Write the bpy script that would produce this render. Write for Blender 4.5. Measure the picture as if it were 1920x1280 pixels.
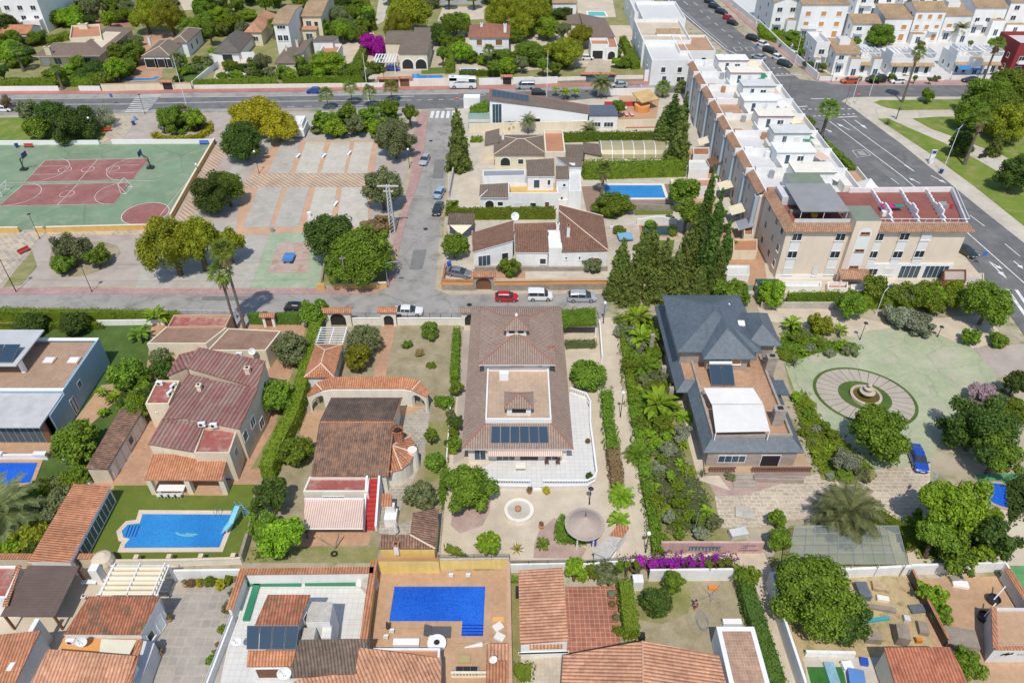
import bpy,math,random
import numpy as np
from mathutils import Vector,noise as mnoise
for o in list(bpy.data.objects):
 bpy.data.objects.remove(o)
S=bpy.context.scene
COL=S.collection
R_=math.radians
rnd=random.Random(7)
# ----------- camera, sky, sun, exposure
CAM_H,PITCH,FOC=71.0,R_(39.0),1400.0
cam_d=bpy.data.cameras.new('camera')
cam=bpy.data.objects.new('camera',cam_d)
COL.objects.link(cam)
cam.location=(0,0,CAM_H)
cam.rotation_euler=(R_(90)-PITCH,0,0)
cam_d.sensor_width=36
cam_d.lens=36*FOC/1920
cam_d.clip_start=1
cam_d.clip_end=3000
S.camera=cam
SUN_EL,SUN_AZ=R_(60),R_(183)
W=bpy.data.worlds.new('World')
S.world=W
W.use_nodes=True
nt=W.node_tree
sky=nt.nodes.new('ShaderNodeTexSky')
sky.sky_type='NISHITA'
sky.sun_disc=False
sky.sun_elevation=SUN_EL
sky.sun_rotation=SUN_AZ
sky.air_density=1.0
sky.dust_density=0.6
nt.links.new(sky.outputs[0],nt.nodes['Background'].inputs[0])
nt.nodes['Background'].inputs[1].default_value=0.15
sun_d=bpy.data.lights.new('sun','SUN')
sun_d.energy=3.7
sun_d.angle=R_(0.53)
sun_d.color=(1.0,0.935,0.83)
sun=bpy.data.objects.new('sun',sun_d)
COL.objects.link(sun)
sd=Vector((math.sin(SUN_AZ)*math.cos(SUN_EL),math.cos(SUN_AZ)*math.cos(SUN_EL),math.sin(SUN_EL)))
sun.rotation_euler=sd.to_track_quat('Z','Y').to_euler()
sun.location=(0,-60,150)
S.view_settings.view_transform='Standard'
S.view_settings.look='None'
S.view_settings.exposure=-0.02
S.view_settings.gamma=1.0
S.cycles.max_bounces=6
S.cycles.transparent_max_bounces=12
# ----------- pixel of the photo + height -> point in the world
CP,SP=math.cos(PITCH),math.sin(PITCH)
def P(u,v,z=0.0):
 r,d=(u-960)/FOC,(v-640)/FOC
 t=(CAM_H-z)/(SP+d*CP)
 return(r*t,t*(CP-d*SP))
def P3(u,v,z=0.0):
 x,y=P(u,v,z)
 return(x,y,z)
def SC(v,z=0.0):
 d=(v-640)/FOC
 return FOC*(SP+d*CP)/(CAM_H-z)
def RC(u0,v0,u1,v1,z=0.0):
 a,b=P(u0,v0,z),P(u1,v1,z)
 return(a[0],a[1],b[0],b[1])
def Q(pts,z=0.0):
 return[P(u,v,z)for u,v in pts]
def ccw(p):
 a=sum(p[i][0]*p[(i+1)%len(p)][1]-p[(i+1)%len(p)][0]*p[i][1]for i in range(len(p)))
 return list(p)if a>0 else list(p)[::-1]
def rect(x0,y0,x1,y1):
 x0,x1=min(x0,x1),max(x0,x1)
 y0,y1=min(y0,y1),max(y0,y1)
 return[(x0,y0),(x1,y0),(x1,y1),(x0,y1)]
def up_at(u,v,vtop):
 y=P(u,v)[1]
 dt=(vtop-640)/FOC
 return CAM_H-y*(SP+dt*CP)/(CP-dt*SP)
 # ----------- materials
MATS={}
def newmat(name):
 m=bpy.data.materials.new(name)
 m.use_nodes=True
 b=m.node_tree.nodes['Principled BSDF']
 return m,m.node_tree,b
def N(nt,t,**kw):
 n=nt.nodes.new(t)
 for k,v in kw.items():
  if k.startswith('i_'):
   n.inputs[k[2:]].default_value=v
  else:
   setattr(n,k,v)
 return n
def c4(c):
 return(c[0],c[1],c[2],1)
def ramp(nt,fac,cols,lo=0.0,hi=1.0,const=False):
 r=N(nt,'ShaderNodeValToRGB')
 e=r.color_ramp.elements
 n=len(cols)
 if const:
  r.color_ramp.interpolation='CONSTANT'
 for i,c in enumerate(cols):
  p=lo+(hi-lo)*(i/max(1,n if const else n-1))
  if i<2:
   e[i].position=p
   e[i].color=c4(c)
  else:
   e.new(p).color=c4(c)
 nt.links.new(fac,r.inputs[0])
 return r.outputs[0]
def mul(nt,a,b,mode='MULTIPLY',fac=1.0):
 m=N(nt,'ShaderNodeMix',data_type='RGBA',blend_type=mode)
 m.inputs[0].default_value=fac if not hasattr(fac,'links')else 1
 if hasattr(fac,'links'):
  nt.links.new(fac,m.inputs[0])
 for s,i in((a,6),(b,7)):
  if hasattr(s,'links'):
   nt.links.new(s,m.inputs[i])
  else:
   m.inputs[i].default_value=c4(s)
 return m.outputs[2]
def pos(nt):
 return N(nt,'ShaderNodeNewGeometry').outputs['Position']
def nz(nt,vec,scale,detail=4,rough=0.6):
 n=N(nt,'ShaderNodeTexNoise')
 n.inputs['Scale'].default_value=scale
 n.inputs['Detail'].default_value=detail
 n.inputs['Roughness'].default_value=rough
 nt.links.new(vec,n.inputs['Vector'])
 return n.outputs[0]
def bump(nt,b,h,s=0.4,d=0.05):
 n=N(nt,'ShaderNodeBump')
 n.inputs['Strength'].default_value=s
 n.inputs['Distance'].default_value=d
 nt.links.new(h,n.inputs['Height'])
 nt.links.new(n.outputs[0],b.inputs['Normal'])
def wear(nt,col,var=0.2,s1=0.35,s2=5.0):
 p=pos(nt)
 lo,hi=1-var,1+var*0.6
 a=ramp(nt,nz(nt,p,s1,5),[(lo,lo,lo),(hi,hi,hi)],0.3,0.7)
 l2,h2=1-var*0.7,1+var*0.45
 c=ramp(nt,nz(nt,p,s2,3),[(l2,l2,l2),(h2,h2,h2)],0.3,0.7)
 return mul(nt,mul(nt,col,a),c)
def plain(name,col,rough=0.75,var=0.12,s1=0.35,s2=5.0,metal=0.0,bmp=0.0,streak=0.0):
 if name in MATS:return MATS[name]
 m,nt,b=newmat(name)
 c=wear(nt,col,var,s1,s2)
 if streak:
  mp=N(nt,'ShaderNodeMapping')
  mp.inputs['Scale'].default_value=(1.6,1.6,0.22)
  nt.links.new(pos(nt),mp.inputs[0])
  s=ramp(nt,nz(nt,mp.outputs[0],1.0,6,0.7),[(1-streak,1-streak,1-streak*1.15),(1,1,1)],0.35,0.56)
  c=mul(nt,c,s)
 nt.links.new(c,b.inputs['Base Color'])
 b.inputs['Roughness'].default_value=rough
 b.inputs['Metallic'].default_value=metal
 if bmp:
  bump(nt,b,nz(nt,pos(nt),12,4),bmp,0.04)
 MATS[name]=m
 return m
def gloss(name,col,rough=0.15,metal=0.0,coat=0.0):
 if name in MATS:return MATS[name]
 m,nt,b=newmat(name)
 nt.links.new(wear(nt,col,0.06,0.8,6),b.inputs['Base Color'])
 b.inputs['Roughness'].default_value=rough
 b.inputs['Metallic'].default_value=metal
 b.inputs['Coat Weight'].default_value=coat
 MATS[name]=m
 return m
def ds(c,k=0.92,v=0.96):
 g=(c[0]+c[1]+c[2])/3
 return tuple((g+(x-g)*k)*v for x in c)
def uv(nt):
 return N(nt,'ShaderNodeUVMap').outputs[0]
def math_(nt,op,a,b=None):
 n=N(nt,'ShaderNodeMath',operation=op)
 for i,s in enumerate((a,b)):
  if s is None:continue
  if hasattr(s,'links'):nt.links.new(s,n.inputs[i])
  else:n.inputs[i].default_value=s
 return n.outputs[0]
def tiles(name,cols,pu=0.27,pv=0.38,depth=0.08,var=0.25,moss=None,strength=0.9):
 if name in MATS:return MATS[name]
 m,nt,b=newmat(name)
 sx=N(nt,'ShaderNodeSeparateXYZ')
 nt.links.new(uv(nt),sx.inputs[0])
 uu,vv=math_(nt,'DIVIDE',sx.outputs[0],pu),math_(nt,'DIVIDE',sx.outputs[1],pv)
 cx=N(nt,'ShaderNodeCombineXYZ')
 nt.links.new(math_(nt,'FLOOR',uu),cx.inputs[0])
 nt.links.new(math_(nt,'FLOOR',vv),cx.inputs[1])
 wn=N(nt,'ShaderNodeTexWhiteNoise',noise_dimensions='2D')
 nt.links.new(cx.outputs[0],wn.inputs[0])
 mixf=math_(nt,'ADD',math_(nt,'MULTIPLY',wn.outputs[0],0.32),math_(nt,'MULTIPLY',nz(nt,pos(nt),0.7,5,0.7),0.55))
 c=ramp(nt,mixf,[ds(x)for x in cols],0.22,0.82)
 c=wear(nt,c,var,0.25,2.0)
 pan=ramp(nt,math_(nt,'ABSOLUTE',math_(nt,'SINE',math_(nt,'MULTIPLY',uu,math.pi))),[(0.62,0.58,0.55),(1.08,1.06,1.05)],0.15,0.75)  # tile pans darkened in the colour, standing in for shade between rows
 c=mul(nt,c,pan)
 if moss:
  f=ramp(nt,nz(nt,pos(nt),0.55,6,0.75),[(0,0,0),(1,1,1)],0.48,0.66)
  c=mul(nt,c,moss,'MIX',f)
 nt.links.new(c,b.inputs['Base Color'])
 b.inputs['Roughness'].default_value=0.85
 w=math_(nt,'ABSOLUTE',math_(nt,'SINE',math_(nt,'MULTIPLY',uu,math.pi)))
 fr=math_(nt,'SUBTRACT',1.0,math_(nt,'FRACT',vv))
 h=math_(nt,'ADD',w,math_(nt,'MULTIPLY',fr,0.5))
 bump(nt,b,h,strength,depth)
 MATS[name]=m
 return m
def brick(name,c1,c2,mortar,w=0.4,h=0.4,ms=0.02,off=0.0,rough=0.7,var=0.15,bias=0.0,rot=0.0,wave=0.0):
 if name in MATS:return MATS[name]
 m,nt,b=newmat(name)
 t=N(nt,'ShaderNodeTexBrick',offset=off,offset_frequency=2)
 mp=N(nt,'ShaderNodeMapping')
 mp.inputs['Rotation'].default_value=(0,0,rot)
 nt.links.new(uv(nt),mp.inputs[0])
 src=mp.outputs[0]
 if wave:
  nn=N(nt,'ShaderNodeTexNoise');nn.inputs['Scale'].default_value=2.2
  nt.links.new(src,nn.inputs['Vector'])
  src=mul(nt,src,nn.outputs[1],'ADD',wave)
 nt.links.new(src,t.inputs['Vector'])
 c1,c2,mortar=ds(c1),ds(c2),ds(mortar)
 t.inputs['Color1'].default_value=c4(c1)
 t.inputs['Color2'].default_value=c4(c2)
 t.inputs['Mortar'].default_value=c4(mortar)
 t.inputs['Scale'].default_value=1
 t.inputs['Mortar Size'].default_value=ms
 t.inputs['Bias'].default_value=bias
 t.inputs['Brick Width'].default_value=w
 t.inputs['Row Height'].default_value=h
 nt.links.new(wear(nt,t.outputs[0],var,0.22,1.6),b.inputs['Base Color'])
 b.inputs['Roughness'].default_value=rough
 bump(nt,b,math_(nt,'SUBTRACT',1.0,t.outputs[1]),0.3,0.01)
 MATS[name]=m
 return m
def blotch(name,cols,scale=0.35,rough=0.9,scale2=6.0,lo=0.3,hi=0.7,bmp=0.3,third=None,crack=0):
 if name in MATS:return MATS[name]
 m,nt,b=newmat(name)
 p=pos(nt)
 f=math_(nt,'ADD',math_(nt,'MULTIPLY',nz(nt,p,scale,6,0.65),0.7),math_(nt,'MULTIPLY',nz(nt,p,scale2,4,0.7),0.3))
 c=ramp(nt,f,cols,lo,hi)
 if third:
  k=ramp(nt,nz(nt,p,scale*2.3,5,0.7),[(0,0,0),(1,1,1)],0.5,0.68)
  c=mul(nt,c,third,'MIX',k)
 if crack:
  vo=N(nt,'ShaderNodeTexVoronoi',feature='DISTANCE_TO_EDGE')
  vo.inputs['Scale'].default_value=crack
  no=N(nt,'ShaderNodeTexNoise');no.inputs['Scale'].default_value=.5;nt.links.new(p,no.inputs['Vector'])
  nt.links.new(mul(nt,p,no.outputs[1],'ADD',1.0),vo.inputs['Vector'])
  c=mul(nt,c,ramp(nt,vo.outputs[0],[(.80,.80,.80),(1,1,1)],0.0,0.016))
 nt.links.new(wear(nt,c,0.12,scale*3,9.0),b.inputs['Base Color'])
 b.inputs['Roughness'].default_value=rough
 if bmp:bump(nt,b,nz(nt,p,7,5,0.75),bmp,0.06)
 MATS[name]=m
 return m
def stripes(name,c1,c2,w=0.3,axis=0,rough=0.8,ratio=0.5,var=0.1):
 if name in MATS:return MATS[name]
 m,nt,b=newmat(name)
 sx=N(nt,'ShaderNodeSeparateXYZ')
 nt.links.new(uv(nt),sx.inputs[0])
 a=sx.outputs[axis]if axis<2 else math_(nt,'ADD',sx.outputs[0],sx.outputs[1])
 f=math_(nt,'FRACT',math_(nt,'DIVIDE',a,w))
 g=math_(nt,'GREATER_THAN',f,ratio)
 c=mul(nt,c1,c2,'MIX',g)
 nt.links.new(wear(nt,c,var,0.3,3),b.inputs['Base Color'])
 b.inputs['Roughness'].default_value=rough
 MATS[name]=m
 return m
def foliage(name,c1,c2,c3,trans=0.34):
 if name in MATS:return MATS[name]
 m,nt,b=newmat(name)
 g=N(nt,'ShaderNodeNewGeometry')
 oi=N(nt,'ShaderNodeObjectInfo')
 f=math_(nt,'ADD',math_(nt,'MULTIPLY',g.outputs['Random Per Island'],0.6),math_(nt,'MULTIPLY',nz(nt,g.outputs['Position'],1.3,3),0.45))
 c=ramp(nt,f,[c1,c2,c3],0.25,0.85)
 k=math_(nt,'ADD',math_(nt,'MULTIPLY',oi.outputs['Random'],0.45),0.85)
 h=N(nt,'ShaderNodeHueSaturation')
 h.inputs['Saturation'].default_value=1.0
 nt.links.new(k,h.inputs['Value'])
 nt.links.new(math_(nt,'ADD',math_(nt,'MULTIPLY',oi.outputs['Random'],0.03),0.478),h.inputs['Hue'])
 nt.links.new(c,h.inputs['Color'])
 nt.links.new(h.outputs[0],b.inputs['Base Color'])
 b.inputs['Roughness'].default_value=0.65
 b.inputs['Specular IOR Level'].default_value=0.25
 tr=N(nt,'ShaderNodeBsdfTranslucent')
 nt.links.new(h.outputs[0],tr.inputs[0])
 mx=N(nt,'ShaderNodeMixShader')
 mx.inputs[0].default_value=trans
 nt.links.new(b.outputs[0],mx.inputs[1])
 nt.links.new(tr.outputs[0],mx.inputs[2])
 nt.links.new(mx.outputs[0],nt.nodes['Material Output'].inputs[0])
 MATS[name]=m
 return m
def water(name,c1,c2,scale=2.5):
 if name in MATS:return MATS[name]
 m,nt,b=newmat(name)
 p=pos(nt)
 v=N(nt,'ShaderNodeTexVoronoi',feature='SMOOTH_F1')
 v.inputs['Scale'].default_value=scale*2.8
 q=mul(nt,p,N(nt,'ShaderNodeTexNoise').outputs[1],'ADD',0.25)
 nt.links.new(q,v.inputs['Vector'])
 wv=N(nt,'ShaderNodeMix',data_type='RGBA',blend_type='MULTIPLY');wv.inputs[0].default_value=1
 nt.links.new(ramp(nt,nz(nt,p,0.16,2),[(.72,.76,.85),(1.15,1.12,1.06)],.3,.7),wv.inputs[7])
 nt.links.new(ramp(nt,v.outputs[0],[c1,c2,tuple(x*1.1 for x in c2)],0.0,0.9),wv.inputs[6])
 nt.links.new(wv.outputs[2],b.inputs['Base Color'])
 b.inputs['Roughness'].default_value=0.06
 b.inputs['IOR'].default_value=1.33
 bump(nt,b,nz(nt,p,3.2,3),0.4,0.05)
 MATS[name]=m
 return m
white=plain('white_render',(0.80,0.80,0.79),0.8,0.06,0.25,3,streak=0.09)
whitep=plain('white_paint',(0.79,0.79,0.785),0.5,0.06)
cream=plain('cream_render',(0.74,0.66,0.50),0.85,0.07,streak=0.10)
creamw=plain('pale_cream_render',(0.78,0.74,0.65),0.85,0.07,streak=0.10)
beige=plain('beige_render',(0.66,0.56,0.43),0.85,0.08,streak=0.10)
peach=plain('peach_render',(0.77,0.645,0.52),0.85,0.05,streak=0.07)
yellow=plain('yellow_render',(0.80,0.60,0.20),0.85,0.10,streak=0.12)
ochre=plain('ochre_render',(0.66,0.42,0.13),0.85,0.12,streak=0.12)
orange_w=plain('orange_render',(0.70,0.32,0.10),0.85,0.08)
blueg=plain('blue_grey_render',(0.27,0.39,0.48),0.75,0.06,streak=0.08)
greyw=plain('grey_render',(0.45,0.45,0.45),0.85,0.15,streak=0.2)
lgrey=plain('light_grey_render',(0.62,0.62,0.62),0.8,0.08,streak=0.10)
stone=brick('stone_cladding',(0.36,0.31,0.25),(0.27,0.24,0.20),(0.42,0.38,0.32),0.42,0.22,0.02,0.5,0.9,0.25,wave=0.12)
ashlar=brick('ashlar_stone',(0.42,0.35,0.29),(0.34,0.28,0.23),(0.46,0.41,0.35),0.8,0.35,0.012,0.5,0.85,0.12)
concrete=plain('concrete',(0.48,0.45,0.40),0.9,0.2,0.5,4,bmp=0.2)
dark=plain('dark_opening',(0.02,0.02,0.022),0.6,0.1)
blackm=plain('black_metal',(0.025,0.026,0.03),0.45,0.1)
greym=plain('grey_metal',(0.42,0.43,0.45),0.4,0.08,metal=0.4)
whitem=plain('white_metal',(0.78,0.79,0.80),0.35,0.05)
bluem=plain('blue_metal',(0.03,0.06,0.22),0.45,0.08)
rust=plain('rusty_metal',(0.20,0.09,0.05),0.8,0.3)
wood=plain('brown_wood',(0.19,0.09,0.045),0.6,0.2,1,9)
woodl=plain('orange_wood',(0.48,0.24,0.08),0.6,0.15,1,9)
woodg=plain('weathered_wood',(0.30,0.25,0.20),0.8,0.25,1,9)
bark=plain('bark',(0.13,0.095,0.065),0.95,0.35,2,14,bmp=0.6)
palmbark=plain('palm_bark',(0.17,0.14,0.11),0.95,0.3,3,14,bmp=0.6)
glass=gloss('window_glass',(0.035,0.045,0.055),0.08)
glassb=gloss('blue_glass',(0.05,0.09,0.12),0.05)
solar=gloss('solar_collector',(0.035,0.065,0.10),0.12)
rubber=plain('rubber',(0.02,0.02,0.02),0.8,0.1)
terr=plain('terracotta',(0.46,0.22,0.12),0.8,0.15)
terrp=plain('terracotta_edge',(0.54,0.34,0.22),0.85,0.15)
redpaint=plain('red_paint',(0.45,0.045,0.04),0.5,0.1)
blueplastic=plain('blue_plastic',(0.02,0.09,0.50),0.45,0.1)
greenplastic=plain('green_plastic',(0.03,0.22,0.12),0.5,0.1)
whitepl=plain('white_plastic',(0.82,0.82,0.82),0.4,0.04)
canvas=plain('cream_canvas',(0.74,0.66,0.48),0.9,0.08)
canvasw=plain('white_canvas',(0.70,0.69,0.66),0.9,0.06,0.4,1.5)
cream_line=plain('white_road_paint',(0.74,0.74,0.72),0.7,0.25,0.8,6)
# ----------- mesh builder
class MB:
 def __init__(s):
  s.v,s.f,s.m,s.mats=[],[],[],[]
 def mi(s,mat):
  if mat not in s.mats:s.mats.append(mat)
  return s.mats.index(mat)
 def face(s,pts,mat):
  i=len(s.v)
  s.v+=[tuple(p)for p in pts]
  s.f.append(list(range(i,i+len(pts))))
  s.m.append(s.mi(mat))
 def prism(s,poly,z0,z1,mat,top=None,bottom=True):
  p=ccw(poly)
  n=len(p)
  for i in range(n):
   a,b=p[i],p[(i+1)%n]
   s.face([(a[0],a[1],z0),(b[0],b[1],z0),(b[0],b[1],z1),(a[0],a[1],z1)],mat)
  s.face([(a[0],a[1],z1)for a in p],top or mat)
  if bottom:s.face([(a[0],a[1],z0)for a in p[::-1]],mat)
  return s
 def box(s,x0,y0,z0,x1,y1,z1,mat,top=None):
  return s.prism(rect(x0,y0,x1,y1),min(z0,z1),max(z0,z1),mat,top)
 def obox(s,c,size,yaw,mat,pitch=0.0,top=None,roll=0.0):
  cy,sy,cp_,sp_=math.cos(yaw),math.sin(yaw),math.cos(pitch),math.sin(pitch)
  cr,sr=math.cos(roll),math.sin(roll)
  def t(x,y,z):
   x,z=x*cr+z*sr,-x*sr+z*cr
   y,z=y*cp_-z*sp_,y*sp_+z*cp_
   return(c[0]+x*cy-y*sy,c[1]+x*sy+y*cy,c[2]+z)
  a,b,d=size[0]/2,size[1]/2,size[2]/2
  k=[t(x,y,z)for z in(-d,d)for x,y in((-a,-b),(a,-b),(a,b),(-a,b))]
  for q,m in(((0,1,5,4),mat),((1,2,6,5),mat),((2,3,7,6),mat),((3,0,4,7),mat),((4,5,6,7),top or mat),((3,2,1,0),mat)):
   s.face([k[i]for i in q],m)
  return s
 def tube(s,p0,p1,r0,mat,r1=None,n=8):
  r1=r0 if r1 is None else r1
  p0,p1=Vector(p0),Vector(p1)
  d=(p1-p0).normalized()
  a=d.orthogonal().normalized()
  b=d.cross(a)
  ring=lambda c,r:[c+(a*math.cos(2*math.pi*i/n)+b*math.sin(2*math.pi*i/n))*r for i in range(n)]
  A,B=ring(p0,r0),ring(p1,r1)
  for i in range(n):
   j=(i+1)%n
   s.face([A[i],A[j],B[j],B[i]],mat)
  s.face(A[::-1],mat)
  s.face(B,mat)
  return s
 def path(s,pts,r,mat,n=6):
  for a,b in zip(pts,pts[1:]):s.tube(a,b,r,mat,n=n)
  return s
 def lathe(s,c,prof,mat,n=20,sx=1.0,sy=1.0,cap=True):
  rings=[[(c[0]+r*sx*math.cos(2*math.pi*i/n),c[1]+r*sy*math.sin(2*math.pi*i/n),c[2]+z)for i in range(n)]for r,z in prof]
  for A,B in zip(rings,rings[1:]):
   for i in range(n):
    j=(i+1)%n
    s.face([A[i],A[j],B[j],B[i]],mat)
  if cap:
   s.face(rings[-1],mat)
   s.face(rings[0][::-1],mat)
  return s
 def build(s,name,parent=None,smooth=False):
  me=bpy.data.meshes.new(name)
  off=Vector((0,0,0))
  r=parent
  while r is not None:
   off+=Vector(r.location)
   r=r.parent
  v=[(a[0]-off[0],a[1]-off[1],a[2]-off[2])for a in s.v]
  me.from_pydata(v,[],s.f)
  for m in s.mats:me.materials.append(m)
  me.polygons.foreach_set('material_index',s.m)
  ul=me.uv_layers.new(name='UVMap').data
  uvs=[]
  Z=Vector((0,0,1))
  for f in s.f:
   p=[Vector(s.v[i])for i in f]
   n=Vector((0,0,0))
   for i in range(len(p)):
    a,b=p[i],p[(i+1)%len(p)]
    n+=Vector(((a.y-b.y)*(a.z+b.z),(a.z-b.z)*(a.x+b.x),(a.x-b.x)*(a.y+b.y)))
   if n.length<1e-12:n=Z.copy()
   n.normalize()
   h=Z.cross(n)
   if h.length<0.02:
    U,V=Vector((1,0,0)),Vector((0,1,0))
   else:
    U=h.normalized()
    V=n.cross(U)
   for q in p:uvs+=[q.dot(U),q.dot(V)]
  ul.foreach_set('uv',uvs)
  if smooth:me.polygons.foreach_set('use_smooth',[True]*len(s.f))
  me.update()
  o=bpy.data.objects.new(name,me)
  COL.objects.link(o)
  if parent is not None:o.parent=parent
  return o
def thing(name,label,cat,loc=(0,0,0),group=None):
 o=bpy.data.objects.new(name,None)
 o.empty_display_size=0.3
 COL.objects.link(o)
 o.location=(loc[0],loc[1],loc[2]if len(loc)>2 else 0.0)
 o['label']=label
 o['category']=cat
 if group:o['group']=group
 return o
def tag(o,label,cat,group=None,kind=None):
 o['label']=label
 o['category']=cat
 if group:o['group']=group
 if kind:o['kind']=kind
 return o
seq=[0]
def LZ(layer):
 seq[0]+=1
 return layer*0.012+seq[0]%100*0.0001
def sheet(name,pts,mat,layer,z=0.0,parent=None):
 mb=MB()
 p=ccw(Q(pts,z))
 h=z+LZ(layer)
 mb.face([(a[0],a[1],h)for a in p],mat)
 o=mb.build(name,parent)
 if parent is None:o['kind']='structure'
 return o
def slab(name,pts,mat,h,z0=-0.3,side=None):
 mb=MB()
 h+=LZ(0)
 mb.prism(Q(pts,h),z0,h,side or mat,mat)
 o=mb.build(name)
 o['kind']='structure'
 return o
def dup(root,loc,rz=0.0,label=None,group=None,scale=None):
 r=root.copy()
 COL.objects.link(r)
 r.location=loc
 r.rotation_euler=(0,0,rz)
 if scale:r.scale=scale
 if label:r['label']=label
 if group:r['group']=group
 for ch in root.children:
  c=ch.copy()
  COL.objects.link(c)
  c.parent=r
  for g in ch.children:
   d=g.copy()
   COL.objects.link(d)
   d.parent=c
 return r
 # ----------- plants: crowns are many small leaf faces in clumps
LV=dict(green=foliage('leaves_green',(0.0781,0.142,0.0142),(0.142,0.241,0.0213),(0.227,0.341,0.0284)),bright=foliage('leaves_bright',(0.114,0.213,0.0142),(0.213,0.355,0.0185),(0.312,0.469,0.0284)),dark=foliage('leaves_dark',(0.0355,0.0781,0.0142),(0.071,0.128,0.0213),(0.128,0.199,0.0284)),olive=foliage('leaves_olive',(0.106,0.135,0.0497),(0.17,0.206,0.0852),(0.256,0.284,0.128)),pine=foliage('leaves_pine',(0.12,0.15,0.011),(0.235,0.265,0.016),(0.36,0.37,0.024)),yellow=foliage('leaves_yellow',(0.225,0.237,0.0125),(0.4,0.388,0.0175),(0.562,0.512,0.025)),conifer=foliage('leaves_conifer',(0.09,0.135,0.028),(0.155,0.21,0.04),(0.22,0.285,0.06)),cypress=foliage('leaves_cypress',(0.0497,0.106,0.0199),(0.0923,0.177,0.0284),(0.142,0.241,0.0426)),hedge=foliage('leaves_hedge',(0.085,0.145,0.013),(0.15,0.225,0.017),(0.23,0.31,0.028)),brown=foliage('leaves_brown',(0.17,0.128,0.0568),(0.27,0.199,0.0852),(0.369,0.284,0.128)),grey=foliage('leaves_grey',(0.156,0.185,0.114),(0.241,0.27,0.17),(0.341,0.369,0.241)),palm=foliage('fronds_green',(0.0852,0.142,0.0213),(0.156,0.241,0.0312),(0.256,0.341,0.0497)),date=foliage('fronds_date',(0.0994,0.128,0.0497),(0.17,0.199,0.071),(0.256,0.284,0.0994)),dry=foliage('fronds_dry',(0.22,0.143,0.066),(0.341,0.231,0.11),(0.462,0.33,0.165),0.1),magenta=foliage('flowers_magenta',(0.275,0.01,0.2),(0.475,0.015,0.338),(0.625,0.0375,0.5)),lilac=foliage('flowers_lilac',(0.342,0.225,0.288),(0.432,0.324,0.36),(0.306,0.252,0.198)),violet=foliage('flowers_violet',(0.28,0.012,0.30),(0.42,0.025,0.42),(0.52,0.05,0.48)),)
def leaf_faces(C,Nn,size,rng,aspect=0.55,jit=0.7):
 n=len(C)
 Nn=Nn+rng.normal(0,jit,(n,3))
 Nn/=np.linalg.norm(Nn,axis=1,keepdims=True)+1e-9
 t=rng.normal(0,1,(n,3))
 A=np.cross(Nn,t)
 A/=np.linalg.norm(A,axis=1,keepdims=True)+1e-9
 B=np.cross(Nn,A)
 s=(size*rng.uniform(0.6,1.35,n))[:,None]
 return np.stack([C+A*s,C+B*s*aspect,C-A*s,C-B*s*aspect],axis=1).reshape(-1,3)
def mesh_np(name,V,nper,mats,midx=None,extra=None):
 me=bpy.data.meshes.new(name)
 n=len(V)//nper
 F=np.arange(len(V)).reshape(n,nper).tolist()
 V=V.tolist()
 mi=[0]*n if midx is None else list(midx)
 if extra:
  k=len(V)
  V+=extra[0]
  F+=[[i+k for i in f]for f in extra[1]]
  mi+=[0]*len(extra[1])
 me.from_pydata(V,[],F)
 for m in mats:me.materials.append(m)
 me.polygons.foreach_set('material_index',mi)
 me.update()
 return me
def blob(c,r,rng,nu=8,nv=5):
 vs,fs=[],[]
 for j in range(nv+1):
  th=math.pi*j/nv
  for i in range(nu):
   ph=2*math.pi*i/nu
   k=r*rng.uniform(0.8,1.1)
   vs.append((c[0]+k*math.sin(th)*math.cos(ph),c[1]+k*math.sin(th)*math.sin(ph),c[2]+k*math.cos(th)))
 for j in range(nv):
  for i in range(nu):
   fs.append([j*nu+i,(j+1)*nu+i,(j+1)*nu+(i+1)%nu,j*nu+(i+1)%nu])
 return vs,fs
def sphere_pts(n,rng):
 d=rng.normal(0,1,(n,3))
 return d/(np.linalg.norm(d,axis=1,keepdims=True)+1e-9)
CROWNS={}
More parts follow.
